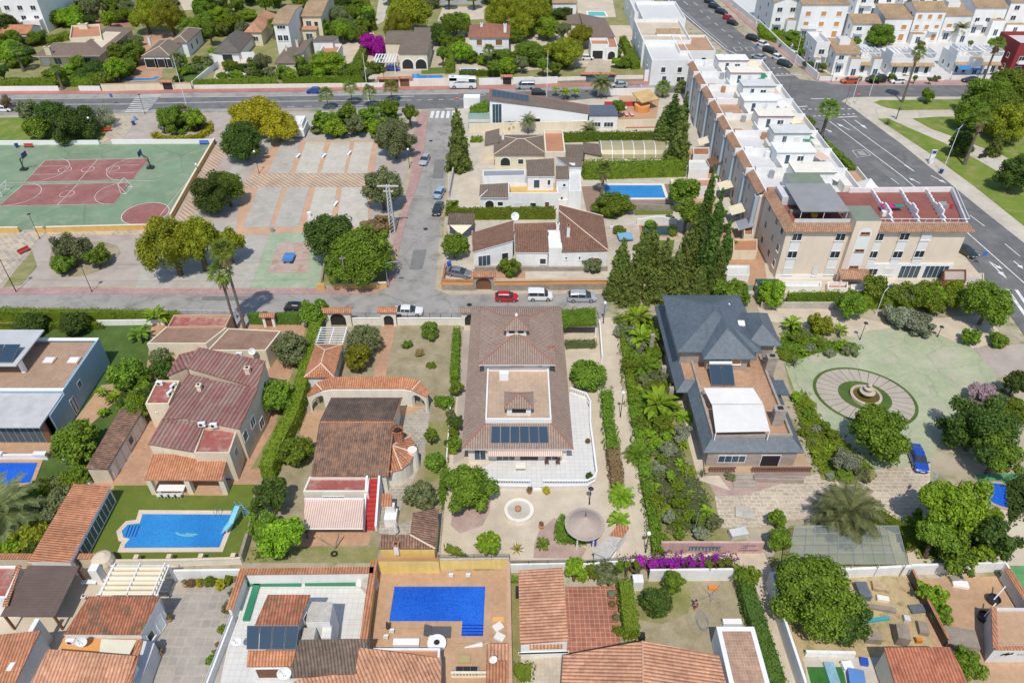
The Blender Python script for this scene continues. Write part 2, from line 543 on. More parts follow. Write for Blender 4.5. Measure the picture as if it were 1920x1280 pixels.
def crown_mesh(form,mat,seed,leaves,leaf):
 key=(form,mat,seed,leaves,leaf)
 if key in CROWNS:return CROWNS[key]
 rng=np.random.default_rng(seed*131+len(form))
 cl=[]
 if form=='round':
  cl.append(((0,0,0.72),0.52))
  for i in range(4):
   a=i*1.57+rng.uniform(-.5,.5)
   cl.append(((math.cos(a)*.38,math.sin(a)*.38,rng.uniform(.55,1.0)),rng.uniform(.34,.52)))
  for i in range(34):
   d=sphere_pts(1,rng)[0]
   if d[2]<-0.55:d[2]*=-1
   r=rng.uniform(0.12,0.30)
   k=rng.uniform(0.84,1.08)-r
   cl.append(((d[0]*k,d[1]*k,0.78+d[2]*k*0.85),r))
 elif form=='ball':
  cl.append(((0,0,0.85),0.78))
  for i in range(40):
   d=sphere_pts(1,rng)[0]
   r=rng.uniform(0.14,0.22)
   cl.append(((d[0]*0.78,d[1]*0.78,0.85+d[2]*0.70),r))
 elif form=='loose':
  for i in range(26):
   d=sphere_pts(1,rng)[0]
   k=rng.uniform(0.3,0.88)
   cl.append(((d[0]*k,d[1]*k,0.72+d[2]*k*0.72),rng.uniform(0.16,0.30)))
  cl.append(((0,0,0.6),0.42))
 elif form=='umbrella':
  for i in range(46):
   a,k=rng.uniform(0,6.28),math.sqrt(rng.uniform(0,1))*0.82
   cl.append(((math.cos(a)*k,math.sin(a)*k,0.30+0.85*(1-k*k)+rng.uniform(-0.3,0.15)),rng.uniform(0.15,0.27)))
  cl.append(((0,0,0.55),0.5))
 elif form=='low':
  for i in range(22):
   a,k=rng.uniform(0,6.28),math.sqrt(rng.uniform(0,1))*0.8
   cl.append(((math.cos(a)*k,math.sin(a)*k,0.3+0.25*(1-k)+rng.uniform(-0.1,0.1)),rng.uniform(0.2,0.32)))
 elif form in('cone','spire'):
  nlev=16 if form=='cone' else 18
  H=3.0 if form=='cone' else 5.2
  for j in range(nlev):
   f=j/(nlev-1)
   rr=(1-f)**0.62*0.92+0.05 if form=='cone' else(0.55+0.45*math.sin(min(1,(1-f)*1.6)*1.57))*(1-f**3)*0.85+0.03
   z=f*H
   k=max(2,int(9*rr))
   for i in range(k):
    a=6.283*(i+rng.uniform(0,0.8))/k
    q=rr*rng.uniform(0.62,1.1)
    r=rng.uniform(0.15,0.36)*(0.55+0.5*(1-f))
    cl.append(((math.cos(a)*(q-r*.5),math.sin(a)*(q-r*.5),z+rng.uniform(0,0.2)),r))
   if rr>0.3:cl.append(((0,0,z),rr*0.72))
 elif form=='wisp':
  for i in range(22):
   d=sphere_pts(1,rng)[0]
   k=rng.uniform(0.2,0.9)
   cl.append(((d[0]*k,d[1]*k,0.75+d[2]*k*0.7),rng.uniform(0.15,0.26)))
 R=np.array([c[1]for c in cl])
 w=R**2/(R**2).sum()
 pick=rng.choice(len(cl),leaves,p=w)
 D=sphere_pts(leaves,rng)
 C=np.array([c[0]for c in cl])[pick]+D*(R[pick]*rng.uniform(0.82,1.2,leaves))[:,None]
 up=D+np.array([0,0,0.45])
 V=leaf_faces(C,up,leaf,rng,0.6,0.55)
 ev,ef=[],[]
 if form!='wisp':
  for c,r in cl:
   bv,bf=blob(c,r*0.78,rng,7,4)
   k=len(ev)
   ev+=bv
   ef+=[[i+k for i in f]for f in bf]
 me=mesh_np('crown',V,4,[LV[mat]],None,(ev,ef))
 CROWNS[key]=me
 return me
TR={}
def trunk_mesh(kind,seed):
 key=(kind,seed)
 if key in TR:return TR[key]
 rr=random.Random(seed*17+3)
 mb=MB()
 if kind=='straight':
  mb.tube((0,0,-0.05),(0,0,1),0.06,bark,0.025,8)
 else:
  a=(rr.uniform(-.05,.05),rr.uniform(-.05,.05),0.45)
  mb.tube((0,0,-0.05),a,0.085,bark,0.06,8)
  for i in range(4):
   t=i*1.57+rr.uniform(0,1)
   b=(a[0]+math.cos(t)*.22,a[1]+math.sin(t)*.22,0.75)
   mb.tube(a,b,0.05,bark,0.03,6)
   mb.tube(b,(b[0]*1.9,b[1]*1.9,1.05),0.03,bark,0.008,5)
 o=mb.build('trunk')
 me=o.data
 bpy.data.objects.remove(o)
 TR[key]=me
 return me
def link(me,name,parent,loc=(0,0,0),sc=(1,1,1),rz=0.0):
 o=bpy.data.objects.new(name,me)
 COL.objects.link(o)
 o.parent=parent
 o.location,o.scale,o.rotation_euler=loc,sc,(0,0,rz)
 return o
FORMH=dict(round=1.55,ball=1.65,loose=1.5,umbrella=1.45,low=0.72,cone=3.1,spire=5.3,wisp=1.6)
tree_n=[0]
def tree(form,mat,u,v,rpx,h,label,cat='tree',name=None,group=None,size=None,trunk=True,wide=1.0):
 tree_n[0]+=1
 s=tree_n[0]%6
 r=rpx/SC(v,h*0.6)
 hh=FORMH[form]
 ch=min(h*0.97,r*hh*wide)
 if form in('cone','spire'):ch=h*0.96
 if form=='umbrella':ch=min(h*0.84,r*1.9)
 zc=h-ch*0.5
 x,y=P(u,v,zc)
 big='h' if r>4.4 else 'b' if r>3.2 else('m' if r>1.6 else 's')
 leaves,leaf={'h':(15000,0.037),'b':(9500,0.048),'m':(4600,0.072),'s':(1700,0.12)}[big]
 if form=='umbrella':leaf*=0.85
 if form in('cone','spire'):leaves,leaf=(int(leaves*1.3),leaf*(1.0 if big in 'bh' else 1.1))
 if form=='wisp':leaves,leaf=int(leaves*0.8),leaf*0.6
 if name is None:name={'cone':'conifer_tree','spire':'cypress_tree','umbrella':'pine_tree','low':'shrub'}.get(form,'tree' if h>2.2 else 'shrub')
 t=thing(name,label,cat,(x,y,0),group)
 me=crown_mesh(form,mat,s,leaves,leaf)
 link(me,'crown',t,(0,0,h-ch),(r*rnd.uniform(.9,1.1),r*rnd.uniform(.9,1.1),ch/hh),rnd.uniform(0,6.28))
 if trunk and h>1.3:
  k=h-ch*0.35
  link(trunk_mesh('straight' if form in('cone','spire')else 'limbs',s),'trunk',t,(0,0,0),(max(k*.8,r*.6),max(k*.8,r*.6),k),rnd.uniform(0,6.28))
 return t
def shrub(form,mat,u,v,rpx,h,label,cat='shrub',name='shrub',group=None,wide=1.0):
 return tree(form,mat,u,v,rpx,h,label,cat,name,group,None,h>1.6,wide)
def frond_mesh(kind,seed,n=34,mat='palm'):
 key=('frond',kind,seed,n,mat)
 if key in CROWNS:return CROWNS[key]
 rng=np.random.default_rng(seed+5)
 V=[]
 def quad(a,b,c,d):V.extend([a,b,c,d])
 if kind=='feather':
  for i in range(n):
   az=i*2.39996
   el=1.25-1.55*(i/n)+rng.uniform(-.08,.08)
   L=rng.uniform(0.82,1.05)
   rib=[]
   p=np.array([0,0,0.0]);e=el
   for k in range(9):
    rib.append(p.copy())
    p=p+np.array([math.cos(az)*math.cos(e),math.sin(az)*math.cos(e),math.sin(e)])*L/8
    e-=0.155
   side=np.array([-math.sin(az),math.cos(az),0])
   for k in range(8):
    a,b=rib[k],rib[k+1]
    f=(b-a)
    for m in range(3):
     o=a+f*m/3
     ll=0.24*math.sin(min(1,0.25+(k+m/3)/8)*2.6)+0.04
     for sg in(1,-1):
      tip=o+side*sg*ll*0.75+f/np.linalg.norm(f)*ll*0.6+np.array([0,0,-0.22*ll])
      w=f/np.linalg.norm(f)*0.018
      quad(o-w,o+w,tip+w*.4,tip-w*.4)
    w=side*0.012
    quad(a-w,a+w,b+w,b-w)
 elif kind=='fan':
  for i in range(n):
   az=i*2.39996
   el=1.3-1.75*(i/n)+rng.uniform(-.1,.1)
   d=np.array([math.cos(az)*math.cos(el),math.sin(az)*math.cos(el),math.sin(el)])
   side=np.array([-math.sin(az),math.cos(az),0])
   st=d*rng.uniform(0.40,0.55)
   quad(side*.012,-side*.012,st-side*.01,st+side*.01)
   for k in range(13):
    t=(k-6)/6*1.75
    q=d*math.cos(t)+side*math.sin(t)
    q2=d*math.cos(t+.12)+side*math.sin(t+.12)
    q0=d*math.cos(t-.12)+side*math.sin(t-.12)
    L=0.44*(1-0.12*abs(t))*rng.uniform(.9,1.1)
    dr=np.array([0,0,-0.16])
    m1,m2=st+q0*L*.62,st+q2*L*.62
    quad(st,m1,st+q*L+dr,m2)
 elif kind=='skirt':
  for i in range(n):
   az=rng.uniform(0,6.28)
   side=np.array([-math.sin(az),math.cos(az),0])
   o=np.array([math.cos(az),math.sin(az),0])
   z0=rng.uniform(-0.25,0)
   a=o*0.10+np.array([0,0,z0])
   b=o*rng.uniform(.22,.42)+np.array([0,0,z0-rng.uniform(.3,.7)])
   w=side*rng.uniform(.05,.12)
   quad(a-side*.02,a+side*.02,b+w,b-w)
 elif kind=='paddle':
  for i in range(n):
   az=i*2.39996+rng.uniform(-.3,.3)
   el=rng.uniform(0.55,1.35)
   L=rng.uniform(.7,1.05)
   side=np.array([-math.sin(az),math.cos(az),0])
   p=np.array([math.cos(az),math.sin(az),0])*0.06
   e=el
   pts=[]
   for k in range(6):
    pts.append(p.copy())
    p=p+np.array([math.cos(az)*math.cos(e),math.sin(az)*math.cos(e),math.sin(e)])*L/5
    e-=0.34
   W=[.012,.02,.10,.13,.10,.01]
   for k in range(5):
    dz=np.array([0,0,.03])
    quad(pts[k],pts[k]+side*W[k]+dz,pts[k+1]+side*W[k+1]+dz,pts[k+1])
    quad(pts[k]-side*W[k]+dz,pts[k],pts[k+1],pts[k+1]-side*W[k+1]+dz)
 elif kind=='sword':
  for i in range(n):
   az=i*2.39996
   el=1.4-1.3*(i/n)
   d=np.array([math.cos(az)*math.cos(el),math.sin(az)*math.cos(el),math.sin(el)])
   side=np.array([-math.sin(az),math.cos(az),0])*.05
   t=d*rng.uniform(.8,1.05)+np.array([0,0,-.06])
   quad(-side*.5,side*.5,t*.6+side,t*.6-side)
   quad(t*.6-side,t*.6+side,t+side*.1,t-side*.1)
 me=mesh_np('fronds',np.array(V),4,[LV[mat]])
 CROWNS[key]=me
 return me
def palm(u,v,h,label,kind='fan',rad=2.2,mat='palm',skirt=False,vtop=None,tr=0.2,name='palm_tree',group=None,n=34):
 if vtop is not None:h=up_at(u,v,vtop)
 x,y=P(u,v)
 t=thing(name,label,'palm tree',(x,y,0),group)
 tree_n[0]+=1
 mb=MB()
 k=7
 ln=rnd.uniform(-.02,.02)
 for i in range(k):
  z0,z1=h*i/k,h*(i+1)/k
  mb.tube((x+ln*z0,y,z0-.05),(x+ln*z1,y,z1),tr*(1.5-.5*min(1,i/2)),palmbark,tr*(1.42-.5*min(1,(i+1)/2)),9)
 mb.build('trunk',t)
 link(frond_mesh(kind,tree_n[0]%3,n,mat),'crown',t,(ln*h,0,h),(rad,rad,rad),rnd.uniform(0,6))
 if skirt:link(frond_mesh('skirt',tree_n[0]%3,60,'dry'),'dead_fronds',t,(ln*h,0,h),(rad*.95,rad*.95,rad*1.25),0)
 return t
def tuft(u,v,rpx,label,kind='paddle',mat='bright',n=22,cat='plant',name='banana_plant',lift=0.0,group=None,trunk=False):
 x,y=P(u,v,0.8)
 r=rpx/SC(v,0.8)
 t=thing(name,label,cat,(x,y,0),group)
 tree_n[0]+=1
 link(frond_mesh(kind,tree_n[0]%3,n,mat),'leaves',t,(0,0,lift),(r,r,r),rnd.uniform(0,6))
 if lift>.4:
  mb=MB()
  mb.tube((x,y,-.05),(x,y,lift+.05),.13,palmbark,.09,7)
  mb.build('stem',t)
 return t
def inside(p,x,y):
 c=False
 n=len(p)
 for i in range(n):
  a,b=p[i],p[i-1]
  if(a[1]>y)!=(b[1]>y)and x<(b[0]-a[0])*(y-a[1])/(b[1]-a[1])+a[0]:c=not c
 return c
def hedge_geo(poly,h,mat,dens=26.0,leaf=0.13,z0=0.0,top_dens=None,bulge=0.12,flower=None,ff=0.0):
 rng=np.random.default_rng(int(abs(poly[0][0]*37+poly[0][1]*11))+1)
 p=ccw(poly)
 C,D=[],[]
 n=len(p)
 hv=lambda x,y:h*(1+bulge*(mnoise.noise((x*.7,y*.7,3.1))+.6*mnoise.noise((x*2.1,y*2.1,1.7))))
 for i in range(n):
  a,b=p[i],p[(i+1)%n]
  L=math.hypot(b[0]-a[0],b[1]-a[1])
  k=max(4,int(L*(h-z0)*dens))
  nx,ny=(b[1]-a[1])/(L+1e-9),-(b[0]-a[0])/(L+1e-9)
  for _ in range(k):
   f,g=rng.uniform(),rng.uniform()
   x,y=a[0]+(b[0]-a[0])*f,a[1]+(b[1]-a[1])*f
   zz=z0+(hv(x,y)-z0)*g
   o=(.1+1.6*bulge)*mnoise.noise((x*1.1,y*1.1,zz*1.1))+rng.uniform(-.06,.10)
   C.append((x+nx*o,y+ny*o,zz));D.append((nx,ny,.35))
 xs,ys=[q[0]for q in p],[q[1]for q in p]
 area=(max(xs)-min(xs))*(max(ys)-min(ys))
 for _ in range(int(area*(top_dens or dens)*1.15)):
  x,y=rng.uniform(min(xs),max(xs)),rng.uniform(min(ys),max(ys))
  if inside(p,x,y):C.append((x,y,hv(x,y)+rng.uniform(-.05,.12)));D.append((0,0,1.0))
 C,D=np.array(C),np.array(D)
 V=leaf_faces(C,D,leaf,rng,.6,.6)
 mi=None
 if flower:mi=(rng.uniform(0,1,len(C))<ff).astype(int).tolist()
 cx,cy=sum(xs)/n,sum(ys)/n
 ins=[]
 for i in range(n):
  x,y=p[i]
  d=math.hypot(cx-x,cy-y)
  k=min(.12+bulge*.7,d*.4)/(d+1e-9)
  ins.append((x+(cx-x)*k,y+(cy-y)*k))
 ev=[(x,y,z0)for x,y in ins]+[(x,y,z0+(h-z0)*(.98-bulge*.8))for x,y in ins]
 ef=[[i,(i+1)%n,n+(i+1)%n,n+i]for i in range(n)]+[[n+i for i in range(n)]]
 return V,mi,ev,ef
def hedge(pts,h,label,mat='hedge',px=True,cat='hedge',name='hedge',dens=26.0,leaf=.13,z0=0.0,kind=None,z_at=None,bulge=.12,flower=None,ff=0.0,group=None):
 if px:
  mv=(max(q[1]for q in pts)+min(q[1]for q in pts))/2
  poly=[P(u,v,z_at if z_at is not None else(max(z0,0)if v>mv else h))for u,v in pts]
 else:poly=pts
 V,mi,ev,ef=hedge_geo(poly,h,mat,dens,leaf,z0,None,bulge,flower,ff)
 mats=[LV[mat]]+([LV[flower]]if flower else[])
 me=mesh_np(name,V,4,mats,mi,(ev,ef))
 cx,cy=sum(p[0]for p in poly)/len(poly),sum(p[1]for p in poly)/len(poly)
 o=bpy.data.objects.new(name,me)
 COL.objects.link(o)
 me.transform(__import__('mathutils').Matrix.Translation((-cx,-cy,0)))
 o.location=(cx,cy,0)
 if kind:o['kind']=kind
 else:tag(o,label,cat,group)
 return o
def scatter(poly,n,kinds,r,h,label,group,name='shrub',cat='shrub'):
 k=tries=0
 us,vs,got=[q[0]for q in poly],[q[1]for q in poly],[]
 while k<n and tries<4000:
  tries+=1
  u,v=rnd.uniform(min(us),max(us)),rnd.uniform(min(vs),max(vs))
  rr=rnd.uniform(*r)
  if not inside(poly,u,v)or any((u-a)**2+((v-b)*1.5)**2<(.7*(rr+c))**2 for a,b,c in got):continue
  got.append((u,v,rr))
  f,m=kinds[k%len(kinds)]
  if f in('paddle','feather','sword'):tuft(u,v,rr,label,f,m,20,cat,name,rnd.uniform(0,.6),group)
  else:tree(f,m,u,v,rr,rnd.uniform(*h),label,cat,name,group)
  k+=1
def band(pts,w):
 L,Rr=[],[]
 for i,p in enumerate(pts):
  a,b=pts[max(0,i-1)],pts[min(len(pts)-1,i+1)]
  d=math.hypot(b[0]-a[0],b[1]-a[1])+1e-9
  nx,ny=-(b[1]-a[1])/d*w/2,(b[0]-a[0])/d*w/2
  L.append((p[0]+nx,p[1]+ny));Rr.append((p[0]-nx,p[1]-ny))
 return L+Rr[::-1]
def hedge_line(pts,w,h,label,mat='hedge',z=None,**kw):
 return hedge(band(Q(pts,h if z is None else z),w),h,label,mat,px=False,**kw)
 # ----------- walls, roofs, windows
def ring(mb,outer,inner,z0,z1,mat,top=None):
 o,i=ccw(outer),ccw(inner)
 n=len(o)
 for k in range(n):
  a,b,c,d=o[k],o[(k+1)%n],i[(k+1)%n],i[k]
  mb.face([(a[0],a[1],z0),(b[0],b[1],z0),(b[0],b[1],z1),(a[0],a[1],z1)],mat)
  mb.face([(c[0],c[1],z0),(d[0],d[1],z0),(d[0],d[1],z1),(c[0],c[1],z1)],mat)
  mb.face([(a[0],a[1],z1),(b[0],b[1],z1),(c[0],c[1],z1),(d[0],d[1],z1)],top or mat)
  mb.face([(d[0],d[1],z0),(c[0],c[1],z0),(b[0],b[1],z0),(a[0],a[1],z0)],mat)
def inset(poly,d):
 p=ccw(poly)
 n=len(p)
 out=[]
 for i in range(n):
  a,b,c=p[i-1],p[i],p[(i+1)%n]
  def nrm(q,r):
   l=math.hypot(r[0]-q[0],r[1]-q[1])+1e-9
   return(-(r[1]-q[1])/l,(r[0]-q[0])/l)
  n1,n2=nrm(a,b),nrm(b,c)
  k=1+n1[0]*n2[0]+n1[1]*n2[1]
  k=max(k,0.3)
  out.append((b[0]+(n1[0]+n2[0])*d/k,b[1]+(n1[1]+n2[1])*d/k))
 return out
def roof_solid(mb,faces,mat,th=0.14,edge=None):
 cnt={}
 key=lambda p:(round(p[0],3),round(p[1],3),round(p[2],3))
 for f in faces:
  nz_=sum(f[i][0]*f[(i+1)%len(f)][1]-f[(i+1)%len(f)][0]*f[i][1]for i in range(len(f)))
  if nz_<0:f.reverse()
  mb.face(f,mat)
  mb.face([(p[0],p[1],p[2]-th)for p in f[::-1]],edge or mat)
  for i in range(len(f)):
   a,b=f[i],f[(i+1)%len(f)]
   k=tuple(sorted((key(a),key(b))))
   cnt.setdefault(k,[]).append((a,b))
 for k,e in cnt.items():
  if len(e)==1:
   a,b=e[0]
   mb.face([(a[0],a[1],a[2]-th),(b[0],b[1],b[2]-th),b,a],edge or mat)
def caps(mb,lines,mat,r=0.10):
 for a,b in lines:
  a,b=(a[0],a[1],a[2]+.02),(b[0],b[1],b[2]+.02)
  mb.tube(a,b,r,mat,n=6)
def roof(parent,rc,z,kind,rise,mat,over=0.4,cap=None,edge=None,name='roof',capr=0.09):
 x0,y0,x1,y1=rc
 x0,y0,x1,y1=x0-over,y0-over,x1+over,y1+over
 w,d=x1-x0,y1-y0
 h=z+rise
 A,B,C,D=(x0,y0,z),(x1,y0,z),(x1,y1,z),(x0,y1,z)
 L=[]
 if kind=='hip':
  if w>=d:E,F=(x0+d/2,y0+d/2,h),(x1-d/2,y0+d/2,h);fs=[[A,B,F,E],[C,D,E,F],[B,C,F],[D,A,E]];L=[(E,F),(A,E),(D,E),(B,F),(C,F)]
  else:E,F=(x0+w/2,y0+w/2,h),(x0+w/2,y1-w/2,h);fs=[[A,B,E],[B,C,F,E],[C,D,F],[D,A,E,F]];L=[(E,F),(A,E),(B,E),(C,F),(D,F)]
 elif kind=='pyr':
  E=((x0+x1)/2,(y0+y1)/2,h);fs=[[A,B,E],[B,C,E],[C,D,E],[D,A,E]];L=[(A,E),(B,E),(C,E),(D,E)]
 elif kind=='gx':
  m=(y0+y1)/2;E,F=(x0,m,h),(x1,m,h);fs=[[A,B,F,E],[C,D,E,F]];L=[(E,F)]
 elif kind=='gy':
  m=(x0+x1)/2;E,F=(m,y0,h),(m,y1,h);fs=[[A,E,F,D],[B,C,F,E]];L=[(E,F)]
 elif kind in('sn','ss','se','sw'):
  up={'sn':(A,B),'ss':(C,D),'se':(A,D),'sw':(B,C)}[kind]
  fs=[[(p[0],p[1],h)if p in up else p for p in(A,B,C,D)]]
 mb=MB()
 roof_solid(mb,fs,mat,0.14,edge)
 o=mb.build(name,parent)
 if cap and L:
  c=MB();caps(c,L,cap,capr);c.build('ridge_tiles',o)
 return o
def roof3(parent,faces,mat,cap=None,lines=(),th=0.14,edge=None,name='roof',world=False,capr=.09):
 W_=(lambda f:[tuple(p)for p in f])if world else(lambda f:[P3(*p)for p in f])
 mb=MB()
 roof_solid(mb,[W_(f)for f in faces],mat,th,edge)
 o=mb.build(name,parent)
 if cap and lines:
  c=MB();caps(c,[W_(l)for l in lines],cap,capr);c.build('ridge_tiles',o)
 return o
def gable_fill(mb,rc,z,kind,rise,mat):
 x0,y0,x1,y1=rc
 if kind=='gy':
  m=(x0+x1)/2
  mb.face([(x0,y0,z),(x1,y0,z),(m,y0,z+rise)],mat)
  mb.face([(x1,y1,z),(x0,y1,z),(m,y1,z+rise)],mat)
 elif kind=='gx':
  m=(y0+y1)/2
  mb.face([(x0,y1,z),(x0,y0,z),(x0,m,z+rise)],mat)
  mb.face([(x1,y0,z),(x1,y1,z),(x1,m,z+rise)],mat)
 elif kind in('ss','sn','se','sw'):
  hi={'ss':(0,0,1,1),'sn':(1,1,0,0),'sw':(0,1,1,0),'se':(1,0,0,1)}[kind]
  c=[(x0,y0),(x1,y0),(x1,y1),(x0,y1)]
  for i in range(4):
   j=(i+1)%4
   if hi[i]or hi[j]:
    f=[(c[i][0],c[i][1],z),(c[j][0],c[j][1],z)]
    if hi[j]:f.append((c[j][0],c[j][1],z+rise))
    if hi[i]:f.append((c[i][0],c[i][1],z+rise))
    mb.face(f,mat)
def wallpoly(parent,pts,mat,z0=0.0,name='wall',top=None):
 p=list(pts)
 a=sum(p[i][0]*p[(i+1)%len(p)][1]-p[(i+1)%len(p)][0]*p[i][1]for i in range(len(p)))
 if a<0:p.reverse()
 mb=MB()
 n=len(p)
 for i in range(n):
  q,r=p[i],p[(i+1)%n]
  mb.face([(q[0],q[1],z0),(r[0],r[1],z0),r,q],mat)
 mb.face(p,top or mat)
 return mb.build(name,parent)
def parapet(parent,poly,z,h,t,mat,cap=None,name='parapet'):
 mb=MB()
 ring(mb,poly,inset(poly,t),z,z+h,mat,cap)
 return mb.build(name,parent)
FACE={'S':((0,1),(2,1)),'E':((2,1),(2,3)),'N':((2,3),(0,3)),'W':((0,3),(0,1))}
shutter_b=stripes('brown_shutter',(0.30,0.14,0.05),(0.20,0.09,0.035),0.12,1)
shutter_w=stripes('white_shutter',(0.75,0.75,0.73),(0.62,0.62,0.60),0.12,1)
shutter_o=stripes('orange_shutter',(0.62,0.30,0.10),(0.46,0.21,0.07),0.12,1)
def opening(parent,p0,p1,s,zc,w,h,kind='w',frame=None):
 dx,dy=p1[0]-p0[0],p1[1]-p0[1]
 L=math.hypot(dx,dy)
 ux,uy=dx/L,dy/L
 nx,ny=uy,-ux
 q=s*L
 cx,cy=p0[0]+ux*q,p0[1]+uy*q
 def pt(a,z,o):return(cx+ux*a+nx*o,cy+uy*a+ny*o,z)
 def bx(mb,a0,a1,z0,z1,o0,o1,m):
  k=[pt(a,z,o)for o in(o0,o1)for a,z in((a0,z0),(a1,z0),(a1,z1),(a0,z1))]
  for f in((4,5,6,7),(3,7,6,2),(0,1,5,4),(1,2,6,5),(0,4,7,3)):
   mb.face([k[i]for i in f],m)
 fr=frame or whitep
 z0,z1=zc-h/2,zc+h/2
 a=w/2
 mb,pn=MB(),MB()
 if kind in('arch','archd'):
  n=10
  arc=[(math.cos(math.pi*i/n)*a,z1-a+math.sin(math.pi*i/n)*a)for i in range(n+1)]
  arc2=[(x*1.16,z1-a+(z-z1+a)*1.16)for x,z in arc]
  out,inn=[(a*1.16,z0)]+arc2+[(-a*1.16,z0)],[(a,z0)]+arc+[(-a,z0)]
  for i in range(len(inn)-1):
   f=[pt(*out[i],.06),pt(*out[i+1],.06),pt(*inn[i+1],.06),pt(*inn[i],.06)]
   mb.face(f,fr)
   mb.face([pt(*out[i],0),pt(*out[i+1],0),pt(*out[i+1],.06),pt(*out[i],.06)],fr)
   mb.face([pt(*inn[i],.06),pt(*inn[i+1],.06),pt(*inn[i+1],.0),pt(*inn[i],.0)],fr)
  pn.face([pt(x,z,.015)for x,z in inn],wood if kind=='archd' else dark)
  o=mb.build('door' if kind=='archd' else 'arch',parent)
  pn.build('door_leaf' if kind=='archd' else 'opening',o)
  return o
 t=.07
 bx(mb,-a,-a+t,z0,z1,0,.06,fr);bx(mb,a-t,a,z0,z1,0,.06,fr)
 bx(mb,-a+t,a-t,z1-t,z1,0,.06,fr);bx(mb,-a+t,a-t,z0,z0+t,0,.06,fr)
 if kind in('w','g'):
  nm=max(1,round(w/.8))
  for i in range(1,nm):
   x=-a+w*i/nm
   bx(mb,x-.03,x+.03,z0+t,z1-t,0,.05,fr)
 if kind in('w','s','so','sw'):bx(mb,-a-.08,a+.08,z0-.07,z0,0,.14,fr)
 pm={'w':glass,'g':glassb,'s':shutter_b,'so':shutter_o,'sw':shutter_w,'d':wood,'dd':dark,'dw':whitem,'b':blackm}[kind]
 bx(pn,-a+t,a-t,z0+t,z1-t,.0,.025,pm)
 nm='door' if kind in('d','dd','dw','b')else 'window'
 o=mb.build(nm,parent)
 pn.build('pane' if kind in('w','g')else('shutter' if kind in('s','so','sw')else 'door_leaf'),o)
 return o
def wins(parent,rc,spec):
 for f,s,zc,w,h,k in spec:
  a,b=FACE[f]
  opening(parent,(rc[a[0]],rc[a[1]]),(rc[b[0]],rc[b[1]]),s,zc,w,h,k)
def chimney(parent,u,v,z0,h,mat,w=0.6,d=0.6,capm=None,at=None):
 x,y=at or P(u,v,z0+h)
 mb=MB()
 mb.box(x-w/2,y-d/2,z0-.8,x+w/2,y+d/2,z0+h,mat)
 mb.box(x-w/2-.08,y-d/2-.08,z0+h,x+w/2+.08,y+d/2+.08,z0+h+.1,capm or mat)
 mb.box(x-w/4,y-d/4,z0+h+.1,x+w/4,y+d/4,z0+h+.22,dark)
 return mb.build('chimney',parent)
def house(label,rc,ze,kind,rise,wall,rm,spec=(),over=0.4,cap=None,name='house',cat='house',edge=None,group=None,root=None,z0=0.0,wname='wall'):
 t=root or thing(name,label,cat,((rc[0]+rc[2])/2,(rc[1]+rc[3])/2,0),group)
 mb=MB()
 mb.box(rc[0],rc[1],z0,rc[2],rc[3],ze-(.15 if kind!='flat' else 0),wall)
 if kind in('gx','gy','ss','sn','se','sw'):
  gable_fill(mb,rc,ze-.15,kind,rise,wall)
 mb.build(wname,t)
 if kind=='flat':
  r=MB();r.box(rc[0]+.01,rc[1]+.01,ze,rc[2]-.01,rc[3]-.01,ze+.03,rm);r.build('roof',t)
  if rise>0:parapet(t,rect(*rc),ze+.001,rise,.22,wall,edge)
 else:
  t_r=roof(t,rc,ze,kind,rise,rm,over,cap,edge)
 wins(t,rc,spec)
 return t
def wall_line(pts,h,label,mat,t=0.22,cap=None,name='garden_wall',cat='wall',caph=0.08,capw=0.10,z=0.0,px=True,z0=0.0,rail=None,railh=.6,base=None,baseh=.8):
 p=Q(pts,z)if px else pts
 mx,my=sum(a[0]for a in p)/len(p),sum(a[1]for a in p)/len(p)
 o=thing(name,label,cat,(mx,my,0))
 mb=MB()
 mb.prism(band(p,t),z0+(baseh if base else 0),z0+h,mat)
 mb.build('wall_body',o)
 if base:
  mb=MB();mb.prism(band(p,t+.06),z0,z0+baseh,base);mb.build('wall_base',o)
 if cap:
  mb=MB();mb.prism(band(p,t+capw),z0+h,z0+h+caph,cap);mb.build('coping',o)
 if rail:
  mb=MB()
  zt=z0+h+(caph if cap else 0)
  for a,b in zip(p,p[1:]):
   L=math.hypot(b[0]-a[0],b[1]-a[1]);k=max(2,int(L/1.6))
   for i in range(k+1):
    x,y=a[0]+(b[0]-a[0])*i/k,a[1]+(b[1]-a[1])*i/k
    mb.tube((x,y,zt),(x,y,zt+railh),.03,rail,n=5)
   for q in range(1,5):
    zz=zt+railh*q/4
    mb.tube((a[0],a[1],zz),(b[0],b[1],zz),.018,rail,n=4)
  mb.build('railing',o)
 return o
def balustrade(pts,h,label,z0=0.0,mat=None,name='balustrade',cat='balustrade',px=True,z=None,parent=None,step=.3):
 mat=mat or whitep
 p=Q(pts,z0 if z is None else z)if px else pts
 o=parent or thing(name,label,cat,(p[0][0],p[0][1],z0))
 a=MB();a.prism(band(p,.18),z0,z0+.12,mat);a.prism(band(p,.22),z0+h-.12,z0+h,mat);a.build('handrail',o)
 b=MB()
 for q,r in zip(p,p[1:]):
  L=math.hypot(r[0]-q[0],r[1]-q[1]);k=max(2,int(L/step))
  for i in range(k):
   x,y=q[0]+(r[0]-q[0])*(i+.5)/k,q[1]+(r[1]-q[1])*(i+.5)/k
   b.lathe((x,y,z0+.12),[(.05,0),(.08,(h-.24)*.3),(.04,(h-.24)*.7),(.06,h-.24)],mat,6,cap=False)
 b.build('balusters',o)['kind']='stuff'
 return o
